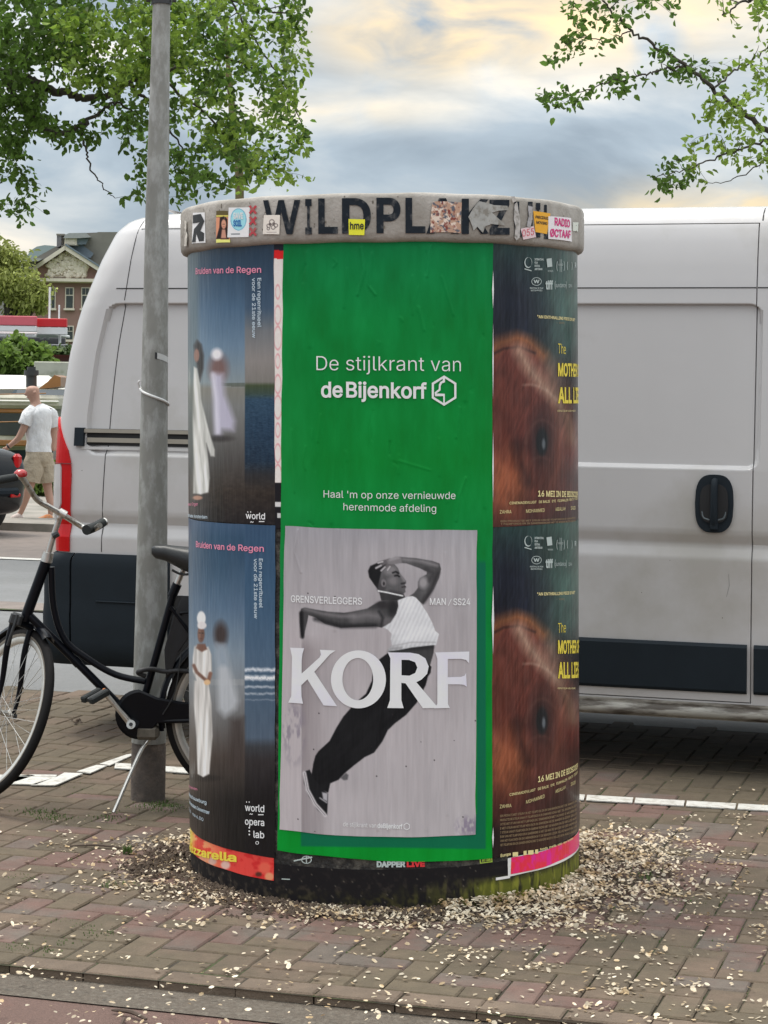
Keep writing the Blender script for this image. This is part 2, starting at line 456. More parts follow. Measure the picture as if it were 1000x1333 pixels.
# dark joint line at the near edge of the gutter band
strip('gutter_joint', UL, UR, 9.12, 9.20, -.008, M_soil)
# white line between road and parking
strip('road_line', UL, UR, 13.72, 13.93, -.012, M_white)

# --- bricks: herringbone field, one stretcher course along the kerb
BC = .108; GAPJ = .0045
def brick_mesh(L, W, name):
    mb = MB(); b = .005
    x, y = L / 2 - GAPJ / 2, W / 2 - GAPJ / 2
    lo = [(-x, -y, -.03), (x, -y, -.03), (x, y, -.03), (-x, y, -.03)]
    mi = [(-x, -y, -b), (x, -y, -b), (x, y, -b), (-x, y, -b)]
    hi = [(-x + b, -y + b, 0), (x - b, -y + b, 0), (x - b, y - b, 0), (-x + b, y - b, 0)]
    mb.add(lo + mi + hi, [(0, 1, 5, 4), (1, 2, 6, 5), (2, 3, 7, 6), (3, 0, 4, 7), (4, 5, 9, 8), (5, 6, 10, 9), (6, 7, 11, 10), (7, 4, 8, 11), (8, 9, 10, 11)])
    return mb
bm_h = brick_mesh(2 * BC, BC, 'b'); bricks = []
KR = math.atan2(EM, 1)
v0 = .105 - .05
for i in range(-75, 75):                                   # kerb course
    L = .232
    bricks.append(((i + .5) * L + .07, .0, 0, 1))
V_OFF = .052 + GAPJ * .5
for x in range(-80, 80):
    for y in range(-1, 47):
        d = (x - y) % 4
        if d == 0: cu, cv, r = x + 1.0, y + .5, 0
        elif d == 3: cu, cv, r = x + .5, y + 1.0, 1
        else: continue
        u, v = cu * BC, V_OFF + cv * BC
        if v - (BC if r else BC / 2) < V_OFF - .03 or v > 5.15: continue
        bricks.append((u, v, r, 0))
# half bricks that close the row at the kerb
for x in range(-80, 80):
    if (x - (-1)) % 4 == 3: bricks.append(((x + .5) * BC, V_OFF + .5 * BC, 2, 0))
for i in range(-70, 70):
    pass
def vis_size(u, v):
    p = UV(u, v)
    if p.y < 1: return 0
    px, py = proj(p.x, p.y, 0)
    if not (-15 < px < 1015 and py < 1345): return 0
    if 262 < px < 742 and py < 1150 - 40 * 0: return 0
    return F * F * H / p.y ** 3
me_full = bm_h.mesh('brick'); me_full.materials.append(M_brick)
me_red = bm_h.mesh('brick_red'); me_red.materials.append(M_brick_red)
me_kerb = brick_mesh(.232, .105, 'k').mesh('kerb_brick'); me_kerb.materials.append(M_kerb)
half = brick_mesh(BC, BC, 'h')
order = sorted(range(len(bricks)), key=lambda i: -vis_size(bricks[i][0], bricks[i][1]))
nearset = [i for i in order if vis_size(*bricks[i][:2]) > 0 and bricks[i][2] < 2]
ids_b = [i for i in nearset][:296]
idset = set(ids_b)
rest = MB()
CX, CY = .027, 7.479
for i, (u, v, r, k) in enumerate(bricks):
    z = random.uniform(-.0022, .0018) + .003 * math.sin(u * 2.1 + v * 1.3) * math.cos(v * 1.7 - u * .6)
    rz = KR + (PI / 2 if r == 1 else 0) + random.gauss(0, .012)
    tx, ty = random.gauss(0, .007), random.gauss(0, .007)
    c = UV(u + random.gauss(0, .0012), v + random.gauss(0, .0012), z)
    if i in idset:
        dcol = math.hypot(c.x - CX, c.y - CY)
        pr = max(0, 1 - (dcol - .7) / 1.0) * .8 + (.18 if c.x > .2 else .03)
        me = me_kerb if k else (me_red if random.random() < pr else me_full)
        o = bpy.data.objects.new('kerb_brick' if k else 'brick', me); COL.objects.link(o); o.parent = pavement
        o.location = c; o.rotation_euler = (tx, ty, rz)
    else:
        src = half if r == 2 else (brick_mesh(.232, .105, 'k') if k else bm_h)
        M = Matrix.Translation(c) @ Matrix.Rotation(rz, 4, 'Z') @ Matrix.Rotation(tx, 4, 'X') @ Matrix.Rotation(ty, 4, 'Y')
        rest.add([M @ Vector(q) for q in src.v], src.f)
tag(rest.build('bricks', M_brick_far, pavement, None), kind='stuff')

# painted marks of the parking bay
def vline(px, py): return toUV(G(px, py))
marks = empty('bay_marking', (0, 0, 0), 'worn white zigzag bay line painted on the bricks beside the grey pole', 'road marking')
def mark(pts, m=M_white, par=marks):
    mb = MB(); ps = [G(x, y, .0068) for x, y in pts]
    c = sum(ps, Vector()) / len(ps)
    lo = [Vector((p.x, p.y, .002)) for p in ps]
    n = len(ps)
    mb.add(ps + lo, [tuple(range(n))[::-1]] + [(i, (i + 1) % n, n + (i + 1) % n, n + i) for i in range(n)])
    return mb.build('painted_strip', m, par, None)
for q in ([(-40, 1017), (12, 1020), (46, 1009), (20, 1008), (-40, 1009)], [(13, 1020), (47, 1021), (73, 1011), (20, 1010.5)], [(20, 1010), (73, 1010.6), (74, 1008.5), (44, 1008)],
          [(40, 1021.5), (72, 1022), (108, 1006.5), (84, 1005.5), (74, 1011)], [(100, 1004), (118, 1006), (139, 996.5), (126, 995.5)], [(130, 994), (143, 996), (172, 983), (172, 981), (165, 982)]):
    mark([(x, y) for x, y in q])
side = empty('bay_marking', (0, 0, 0), 'straight white bay line behind the poster column, running right under the van', 'road marking')
vv = toUV(G(762, 1038))[1]
for x0, x1 in ((149, 187), (212, 250), (252, 310), (312, 372), (374, 434), (436, 496), (498, 566), (568, 632), (634, 698), (700, 760), (763, 823), (826, 890), (893, 957), (960, 1024), (1027, 1095), (1099, 1167)):
    def L(x, o):
        u = x; g = G(x, 1038 + (x - 762) * .0575 + o); return (x, 1038 + (x - 762) * (.0575 if x > 762 else .068) + o)
    mark([L(x0, 3.2), L(x1, 3.2), L(x1 + 1.5, -3.6), L(x0 + 1.5, -3.6)], par=side)

# ================================================================== THE POSTER COLUMN
LEAN = -.0187
column = empty('advertising_column', (CX, CY, 0), 'round poster column with grey concrete rim, pasted all round with posters', 'poster column')
column.rotation_euler = (0, LEAN, 0)
MC = Matrix.Translation((CX, CY, 0)) @ Matrix.Rotation(LEAN, 4, 'Y'); MCi = MC.inverted(); MC3 = MCi.to_3x3()
RB = .683
def C(px, py, R=RB):
    a, b = ray(px, py)
    o = MCi @ Vector((0, 0, H)); d = MC3 @ Vector((a, 1, b))
    A = d.x ** 2 + d.y ** 2; B = 2 * (o.x * d.x + o.y * d.y); Cc = o.x ** 2 + o.y ** 2 - R * R
    D = B * B - 4 * A * Cc
    t = (-B - math.sqrt(max(D, 0))) / (2 * A)
    p = o + d * t
    return math.atan2(p.x, -p.y), p.z
def cyl(th, z, R): return (R * math.sin(th), -R * math.cos(th), z)
def cproj(X, Y, Z):
    m = MC; wx = m[0][0] * X + m[0][1] * Y + m[0][2] * Z + m[0][3]; wy = m[1][0] * X + m[1][1] * Y + m[1][2] * Z + m[1][3]; wz = m[2][0] * X + m[2][1] * Y + m[2][2] * Z + m[2][3]
    return proj(wx, wy, wz)
MPX = (CY - RB) / F                                       # metres per photo pixel at the front
M_print = mat('printed_paper', (1, 1, 1), .55, var=.03, vscale=9, bump=.12, bscale=45, attr=True, coat=.0, stretch=(1, 1, .25), spec=.16)
M_gloss = mat('printed_paper_glossy', (1, 1, 1), .34, var=.05, vscale=9, bump=.22, bscale=60, attr=True, coat=.20, stretch=(1, 1, .12), spec=.22)
M_drum = mat('tarred_drum', (.022, .020, .019), .85, var=.4, vscale=30, bump=.9, bscale=70, c2=(.10, .09, .075), c2amt=.5, c2scale=22)
M_rim = mat('rim_concrete', (.43, .40, .36), .82, var=.10, vscale=5, bump=.35, bscale=60, c2=(.30, .275, .24), c2amt=.7, c2scale=5)
M_ink = mat('black_lettering', (.014, .020, .028), .75, var=.3, vscale=40, spec=.2, c2=(.12, .12, .12), c2amt=.25, c2scale=30)
def ink(name, c, **k): return mat(name, pc(c), .5, var=.04, vscale=12, **k)
I_white = ink('white_ink', (236, 240, 238)); I_korf = ink('pale_lilac_ink', (224, 220, 232), c2=pc((200, 196, 210)), c2amt=.5, c2scale=3)
I_pink = ink('pink_ink', (225, 130, 155)); I_grey = ink('grey_ink', (175, 190, 200)); I_yel = ink('yellow_ink', (222, 190, 62)); I_cream = ink('cream_ink', (214, 196, 140))
I_dim = ink('dim_tan_ink', (125, 105, 78)); I_red = ink('red_ink', (200, 45, 50)); I_blue = ink('blue_ink', (25, 95, 160)); I_black = ink('black_ink', (28, 28, 30)); I_mag = ink('magenta_ink', (190, 40, 110))
I_org = ink('orange_ink', (235, 90, 40)); I_dw = ink('faded_white_ink', (165, 175, 172)); I_lime = ink('lime_ink', (150, 175, 60))

drum = MB().lathe([(0, -.12), (RB - .004, -.12), (RB, 2.2), (0, 2.2)], 160).build('drum', M_drum, column, 40)
prof = [(RB - .03, 2.150), (RB, 2.147), (RB + .010, 2.149), (RB + .018, 2.153), (RB + .0245, 2.163), (.7094, 2.180), (.7096, 2.23), (.7094, 2.288), (.705, 2.299), (.697, 2.304), (.66, 2.306), (0, 2.32)]
rim_mb = MB().lathe(prof, 200)
rim_mb.v = [(x * (1 + .0008 * math.sin(7 * math.atan2(y, x)) + .0005 * math.sin(23 * math.atan2(y, x))), y * (1 + .0008 * math.sin(7 * math.atan2(y, x))), z + (.0010 * math.sin(5 * math.atan2(y, x) + 1) + .0012 * math.sin(17 * math.atan2(y, x)) if z > 2.1 else 0)) for x, y, z in rim_mb.v]
rim = rim_mb.build('rim', M_rim, column, 50)
RR = .7096

def cpatch(name, q, R, art, du=.0025, dz=.0025, m=M_print, parent=column, relief=.0008, wr=(), edge=0.0, seed=1, lab=None):
    """q: TL, TR, BR, BL as (theta, z); a sheet of paper following the drum, its print as vertex colours"""
    (a0, z0), (a1, z1), (a2, z2), (a3, z3) = q
    nu = max(2, int(max(abs(a1 - a0), abs(a2 - a3)) * R / du)); nz = max(2, int(max(abs(z0 - z3), abs(z1 - z2)) / dz))
    s, t = np.meshgrid(np.linspace(0, 1, nu + 1), np.linspace(0, 1, nz + 1), indexing='ij')
    th = (a0 * (1 - s) + a1 * s) * (1 - t) + (a3 * (1 - s) + a2 * s) * t
    z = (z0 * (1 - s) + z1 * s) * (1 - t) + (z3 * (1 - s) + z2 * s) * t
    if edge:
        e1 = (vn(z * 14, s * 0 + seed, seed) - .5) * edge; e2 = (vn(th * R * 10, s * 0 + seed + 5, seed) - .5) * edge
        th = th + e1 * (np.abs(s - .5) * 2) ** 8 / R; z = z + e2 * (np.abs(t - .5) * 2) ** 8
    X = R * np.sin(th); Y = -R * np.cos(th)
    px, py = cproj(X, Y, z)
    img = art(px, py, th * R, z)
    sx = th * R
    rel = relief * (fbm(sx * 9, z * 2.2, 4, seed) - .5) * 2 + relief * .35 * (fbm(sx * 40, z * 11, 2, seed + 3) - .5)
    for (pts, h, w) in wr:
        rel = rel + h * np.exp(-(sum_d(px, py, pts) / w) ** 2)
    Rf = R + .0012 + rel
    V = np.stack([Rf * np.sin(th), -Rf * np.cos(th), z], -1).reshape(-1, 3)
    idx = np.arange((nu + 1) * (nz + 1)).reshape(nu + 1, nz + 1)
    Fc = np.stack([idx[:-1, :-1], idx[:-1, 1:], idx[1:, 1:], idx[1:, :-1]], -1).reshape(-1, 4)
    me = npmesh(name, V, Fc, 4)
    ca = me.color_attributes.new('Col', 'FLOAT_COLOR', 'POINT')
    L = np.minimum(tolin(img) / K, .88); L = np.concatenate([L.reshape(-1, 3), np.ones((L.size // 3, 1))], -1)
    ca.data.foreach_set('color', L.astype(np.float32).ravel())
    o = link(name, me, m, parent, 179)
    if lab: o['label'] = lab
    return o
def sum_d(px, py, pts):
    d = np.full(px.shape, 1e9)
    for i in range(len(pts) - 1): d = np.minimum(d, sseg(px, py, pts[i], pts[i + 1])[0])
    return d
def cq(R, *pts): return [C(x, y, R) for x, y in pts]
def cmesh(name, vs, fs, fn, m, parent, step, smooth=None, step2=None):
    V, Fs = wrapped(vs, fs, fn, step, 0, step2)
    me = bpy.data.meshes.new(name); me.from_pydata(V, [], Fs); me.update()
    return link(name, me, m, parent, smooth)
def ctext(parent, s, x0, x1, yb, em, R, m, bold=0.0, yb1=None, spacing=1.0, name='lettering', res=3, down=False, zoff=.0034, res_step=.025):
    vs, fs = text2d(s, bold, spacing, res); em = em * 1.4
    if not vs: return
    xs = [v[0] for v in vs]; lo, hi = min(xs), max(xs); Ro = R + zoff
    if not down:
        t0, z0 = C(x0, yb, R); t1, z1 = C(x1, yb if yb1 is None else yb1, R)
        fn = lambda x, y: cyl(t0 + (t1 - t0) * (x - lo) / (hi - lo), z0 + (z1 - z0) * (x - lo) / (hi - lo) + y * em * MPX, Ro)
        st = res_step / (abs(t1 - t0) * R) * (hi - lo)
    else:      # reads downwards: x0 = column of the baseline, yb..yb1 from top to bottom
        t0, z0 = C(x0, yb, R); _, z1 = C(x0, yb1, R)
        fn = lambda x, y: cyl(t0 + (y * em * MPX) / R, z0 + (z1 - z0) * (x - lo) / (hi - lo), Ro)
        st = None
    return cmesh(name, vs, fs, fn, m, parent, st)
def cshape(parent, loops, R, m, name='lettering', step=8, zoff=.0034):
    vs, fs = shape2d(loops)
    return cmesh(name, vs, fs, lambda x, y: cyl(*C(x, y, R), R + zoff), m, parent, step)
def ring(cx, cy, rx, ry, n=40): return [(cx + rx * math.cos(2 * PI * k / n), cy + ry * math.sin(2 * PI * k / n)) for k in range(n)]
def stroke(p, q, w):
    dx, dy = q[0] - p[0], q[1] - p[1]; L = math.hypot(dx, dy); nx, ny = -dy / L * w / 2, dx / L * w / 2
    return [(p[0] + nx, p[1] + ny), (q[0] + nx, q[1] + ny), (q[0] - nx, q[1] - ny), (p[0] - nx, p[1] - ny)]

# --- rim lettering, painted straight on the concrete
for ch, x0, x1, yb in (('W', 343.3, 391.7, 303.5), ('I', 397.9, 406.2, 303), ('L', 414.8, 440, 302.3), ('D', 445.6, 483, 302), ('P', 490.3, 521.5, 301.5), ('L', 528, 553.8, 301.5), ('A', 555, 597, 302), ('K', 601, 636, 302.5),
                        ('Z', 637, 663, 303.5), ('U', 669, 693, 305.5), ('I', 697.2, 703, 307), ('L', 708, 718, 309)):
    ctext(rim, ch, x0, x1, yb, 58.5, RR, M_ink, bold=.027 if ch not in 'W' else .020, res=5, zoff=.0024)
X_red = ink('faded_red_paint', (170, 50, 60), c2=pc((140, 110, 100)), c2amt=.4, c2scale=40)
for cy_ in (273.0, 287.4, 301.6):
    w = 4.2
    for i, (a, b) in enumerate((((-w, -5), (w, 5)), ((-w, 5), (w, -5)))):
        cshape(rim, [stroke((329.9 + a[0], cy_ + a[1]), (329.9 + b[0], cy_ + b[1]), 3.0)], RR, X_red, name='painted_cross', zoff=.0024 + .0004 * i)

M_drip = mat('lichen_stain', (.17, .15, .12), .9, var=.3, vscale=60)
_st = MB()
for _ in range(70):
    t_ = random.uniform(-1.45, 1.45); z_ = random.uniform(2.175, 2.292); r_ = random.uniform(.0012, .0038); k_ = random.uniform(.6, 2.6)
    pts_ = [(t_ + r_ / RR * math.cos(2 * PI * q / 7) * random.uniform(.6, 1.2), z_ + r_ * k_ * math.sin(2 * PI * q / 7) * random.uniform(.6, 1.2)) for q in range(7)]
    _st.add([cyl(a_, b_, RR + .0012) for a_, b_ in pts_], [tuple(range(7))])
tag(_st.build('stains', M_drip, rim, None), kind='stuff')
# --- stickers
def sticker(q, art, lab, R=RR, du=.0022, seed=3, m=None, edge=.002, zs=0):
    return cpatch('sticker', cq(R, *q), R + zs, art, du, du, m or M_print, column, .0004, (), edge, seed, lab)
def z3(x, y): return (230 + x / 7.143, 240 + y / 7.14)
def z4(x, y): return (540 + x / 4.348, 240 + y / 4.348)
def z5(x, y): return (340 + x / 4.545, 250 + y / 4.545)
def flat(c, n=8):
    return lambda px, py, s, z: np.ones(px.shape + (3,)) * np.array(c, float) + (fbm(px / 3, py / 3, 3, 5)[..., None] - .5) * n
st = sticker([z3(155, 265), z3(265, 258), z3(272, 540), z3(145, 550)], flat((222, 222, 216)), 'white sticker with a black angular letter R')
cshape(st, [[z3(*p) for p in [(158, 287), (230, 274), (264, 340), (226, 432), (262, 452), (258, 525), (214, 530), (186, 452), (182, 535), (149, 540), (168, 415), (222, 352), (158, 364)]]], RR, I_black, 'printed_mark', 6, .0026)
def a_face(px, py, s, z):
    x = (px - 230) * 7.143; y = (py - 240) * 7.14
    im = np.ones(px.shape + (3,)) * np.array((205, 140, 110.))
    im = put(im, (y < 305) * 1.0, (90, 80, 50)); im = put(im, ((y > 285) & (y < 300)) * 1.0, (215, 200, 100))
    im = put(im, pmask(x, y, [(400, 400), (405, 310), (440, 295), (475, 320), (478, 420), (490, 510), (370, 510)], 4), (40, 28, 28))
    im = put(im, emask(x, y, 441, 370, 22, 44, .3), (196, 142, 118)); im = put(im, emask(x, y, 441, 370, 12, 3, .4), (90, 60, 55)); im = put(im, emask(x, y, 441, 395, 8, 3, .5), (170, 70, 70))
    im = put(im, pmask(x, y, [(425, 420), (455, 420), (465, 500), (415, 500)], 5), (185, 135, 115))
    im = put(im, (y > 512) * 1.0, (225, 215, 120)); return im
sticker([z3(372, 248), z3(480, 248), z3(500, 540), z3(370, 545)], a_face, 'small yellow flyer with a portrait of a long haired woman')
def a_soil(px, py, s, z):
    x = (px - 230) * 7.143; y = (py - 240) * 7.14
    im = np.ones(px.shape + (3,)) * np.array((214, 218, 220.))
    im = put(im, emask(x, y, 578, 326, 74, 102, .03), (80, 150, 175)); im = put(im, emask(x, y, 578, 326, 68, 96, .04), (150, 205, 222))
    im = put(im, ((y > 455) & (y < 466) & (x > 505) & (x < 592)) * 1.0, (120, 125, 130)); return im
st = sticker([z3(490, 215), z3(685, 212), z3(672, 488), z3(475, 492)], a_soil, 'white sticker with a pale blue oval reading SAVE SOIL', seed=4, zs=.0006)
ctext(st, 'SAVE', *[z3(v, 0)[0] for v in (534, 624)], z3(0, 318)[1], 10.5, RR, I_white, .035, zoff=.0032)
ctext(st, 'SOIL', *[z3(v, 0)[0] for v in (533, 612)], z3(0, 388)[1], 10.5, RR, I_blue, .035, zoff=.0032)
def a_doodle(px, py, s, z):
    im = flat((214, 206, 196))(px, py, s, z); x = (px - 230) * 7.143; y = (py - 240) * 7.14
    for cx, cy, r in ((888, 350, 22), (858, 385, 16), (925, 382, 16), (855, 412, 12), (900, 400, 18), (870, 370, 10), (905, 365, 9)):
        d = np.abs(np.hypot(x - cx, y - cy) - r); im = put(im, np.clip(1.3 - d / 4, 0, 1), (70, 60, 60))
    im = put(im, ((y > 440) & (y < 446) & (x > 840) & (x < 930)) * .7, (120, 110, 110)); return im
sticker([z3(817, 290), z3(968, 285), z3(960, 465), z3(808, 466)], a_doodle, 'small white sticker with a scribbled ink drawing', seed=5, zs=.0028)
st = sticker([z5(520, 158), z5(617, 162), z5(612, 255), z5(521, 252)], flat((222, 212, 60)), 'yellow square sticker reading hme', seed=6, zs=.0028)
ctext(st, 'hme', *[z5(v, 0)[0] for v in (527, 608)], z5(0, 220)[1], 12.5, RR, I_black, .02, zoff=.0056)
def a_torn(px, py, s, z):
    im = np.ones(px.shape + (3,)) * np.array((172, 140, 120.)); n = fbm(px / 4, py / 4, 4, 9)
    im = put(im, np.clip((n - .5) * 12, 0, 1), (206, 190, 176)); n = fbm(px / 3, py / 5, 3, 31); im = put(im, np.clip((n - .6) * 12, 0, 1), (120, 64, 56))
    n = fbm(px / 5, py / 3, 3, 77); return put(im, np.clip((n - .62) * 12, 0, 1), (90, 92, 100))
sticker([z4(96, 100), z4(262, 102), z4(262, 275), z4(90, 275)], a_torn, 'half torn brown and pink sticker over the letter A', seed=7, zs=.0026, edge=.006)
def torn_piece(pts, c, lab, seed):
    xs = [p[0] for p in pts]; ys = [p[1] for p in pts]
    vs, fs = shape2d([pts]); o = cmesh('sticker', vs, fs, lambda x, y: cyl(*C(x, y, RR), RR + .0046 + .0006 * math.sin(x * .9) * math.sin(y * .8)), mat('torn_paper', pc(c), .7, var=.12, vscale=40, c2=pc((120, 116, 108)), c2amt=.5, c2scale=45), column, 3, 60, 3)
    o['label'] = lab
torn_piece([z4(*p) for p in [(300, 185), (325, 140), (348, 108), (362, 96), (400, 104), (445, 118), (520, 122), (525, 145), (470, 150), (432, 160), (500, 220), (505, 232), (430, 225), (395, 238), (382, 275), (350, 240), (330, 262), (318, 225)]], (150, 150, 146), 'torn grey scrap of paper over the letter K', 1)
torn_piece([z4(*p) for p in [(560, 112), (575, 100), (582, 150), (592, 200), (590, 300), (572, 318), (560, 300), (566, 240), (556, 200)]], (172, 168, 164), 'ragged pale strip of paper on the letter U', 2)
torn_piece([z4(*p) for p in [(635, 120), (662, 128), (660, 200), (650, 245), (628, 240), (640, 180)]], (158, 156, 158), 'thin grey paper scrap beside the orange sticker', 2)
torn_piece([z4(*p) for p in [(540, 70), (560, 68), (570, 95), (550, 105)]], (165, 160, 154), 'tiny pale scrap at the top of the rim', 2)
torn_piece([z3(*p) for p in [(88, 335), (106, 345), (100, 430), (112, 470), (108, 570), (82, 575), (90, 470), (84, 400)]], (196, 190, 180), 'narrow white remnant at the left end of the rim', 2)
st = sticker([z4(594, 250), z4(668, 236), z4(682, 298), z4(610, 312)], flat((206, 184, 186)), 'small pale pink sticker with red outlined figures', seed=8, zs=.0020)
ctext(st, '055', *[z4(v, 0)[0] for v in (604, 670)], z4(0, 297)[1], 13, RR, ink('rose_ink', (190, 90, 100)), .0, z4(0, 286)[1], zoff=.0044)
st = sticker([z4(668, 150), z4(765, 166), z4(745, 282), z4(680, 270)], flat((214, 158, 56)), 'orange yellow sticker with two lines of black capitals', seed=9, zs=.0014)
ctext(st, 'PRECIOUS', *[z4(v, 0)[0] for v in (680, 750)], z4(0, 192)[1], 5, RR, I_black, .02, z4(0, 200)[1], zoff=.0038)
ctext(st, 'MOVING', *[z4(v, 0)[0] for v in (684, 746)], z4(0, 222)[1], 5, RR, I_black, .02, z4(0, 230)[1], zoff=.0038)
st = sticker([z4(752, 180), z4(880, 192), z4(884, 326), z4(752, 308)], flat((218, 208, 210)), 'white sticker reading RADIO OCTAAF in magenta', seed=10, zs=.0022)
ctext(st, 'RADIO', *[z4(v, 0)[0] for v in (786, 872)], z4(0, 230)[1], 13.5, RR, I_mag, .03, z4(0, 243)[1], zoff=.0046)
ctext(st, 'ØCTAAF', *[z4(v, 0)[0] for v in (760, 876)], z4(0, 294)[1], 13.5, RR, I_mag, .03, z4(0, 304)[1], zoff=.0046)
sticker([z4(893, 213), z4(925, 216), z4(922, 268), z4(893, 262)], flat((196, 200, 190)), 'tiny blank white sticker at the right end of the rim', seed=11)

# --- printed pictures
def a_up(px, py, s, z):
    x = (px - 235) * 3.507; y = (py - 320) * 3.507
    im = grad(py, [(322, (26, 50, 72)), (345, (32, 60, 86)), (400, (60, 92, 122)), (450, (92, 120, 145)), (498, (122, 136, 142)), (506, (120, 118, 108)), (530, (112, 114, 112)), (560, (98, 98, 96)), (600, (70, 68, 66)), (640, (52, 44, 38)), (668, (34, 30, 30)), (683, (24, 22, 26))])
    im = put(im, np.clip((262 - px) / 6, 0, 1) * np.clip((650 - py) / 60, 0, 1), (84, 98, 96), .55)
    r = np.clip((px - 318.5) / 1.2, 0, 1)
    right = grad(py, [(322, (26, 52, 76)), (400, (52, 78, 104)), (430, (104, 108, 112)), (470, (128, 122, 118)), (497, (116, 112, 106)), (502, (58, 72, 44)), (513, (48, 68, 62)), (520, (34, 66, 92)), (560, (24, 54, 80)), (600, (18, 44, 66)), (618, (36, 38, 42)), (640, (48, 40, 34)), (683, (22, 20, 24))])
    right = right + ((fbm(px / 3, py * 1.2, 3, 4) - .5) * 34 * ((py > 512) & (py < 612)))[..., None]
    im = im * (1 - r[..., None]) + right * r[..., None]
    im = im + ((fbm(px / 5, py / 3, 4, 8) - .5) * 26 * np.clip((py - 600) / 40, 0, 1))[..., None] * np.array((1, .85, .7))
    im = put(im, ((py > 498) & (py < 503) & (px < 319)) * np.clip((px - 272) / 20, 0, 1), (70, 78, 64), .6)
    # figure seen out of focus
    im = put(im, emask(x, y, 175, 560, 40, 60, 1.0), (112, 76, 70), .9); im = put(im, emask(x, y, 168, 495, 24, 26, .8), (214, 210, 216))
    im = put(im, pmask(x, y, [(150, 580), (195, 585), (205, 680), (250, 800), (245, 845), (195, 840), (185, 870), (160, 865), (152, 700)], 16), (172, 168, 190), .95)
    im = put(im, lmask(x, y, [(150, 590), (165, 700), (170, 850)], 10, 10), (206, 204, 220), .7); im = put(im, emask(x, y, 175, 880, 60, 14, 1.0), (40, 36, 36), .7)
    # woman in a long white dress at the edge
    im = put(im, pmask(x, y, [(64, 455), (78, 430), (98, 450), (108, 500), (106, 560), (90, 620), (80, 560)], 7), (38, 30, 30))
    im = put(im, emask(x, y, 76, 500, 12, 30, .4), (140, 96, 80))
    dress = pmask(x, y, [(64, 552), (78, 560), (92, 640), (96, 700), (128, 830), (158, 930), (158, 962), (140, 960), (120, 900), (130, 990), (136, 1060), (130, 1125), (95, 1135), (60, 1130), (62, 1000), (58, 800), (60, 650)], 4)
    sh = 196 + 95 * (fbm((x - y * .09) / 13, y / 150, 3, 6) - .5) + 14 * np.sin((x - y * .1) / 5) - 40 * np.clip((78 - x) / 30, 0, 1)
    im = im * (1 - dress[..., None]) + np.stack([sh, sh, sh - 6], -1) * dress[..., None]
    im = put(im, emask(x, y, 80, 1150, 22, 10, .5), (170, 120, 96))
    im = im * .80 + im.mean(-1, keepdims=True) * .20
    return im + ((fbm(px / 2, py / 24, 3, 12) - .5) * 12)[..., None]
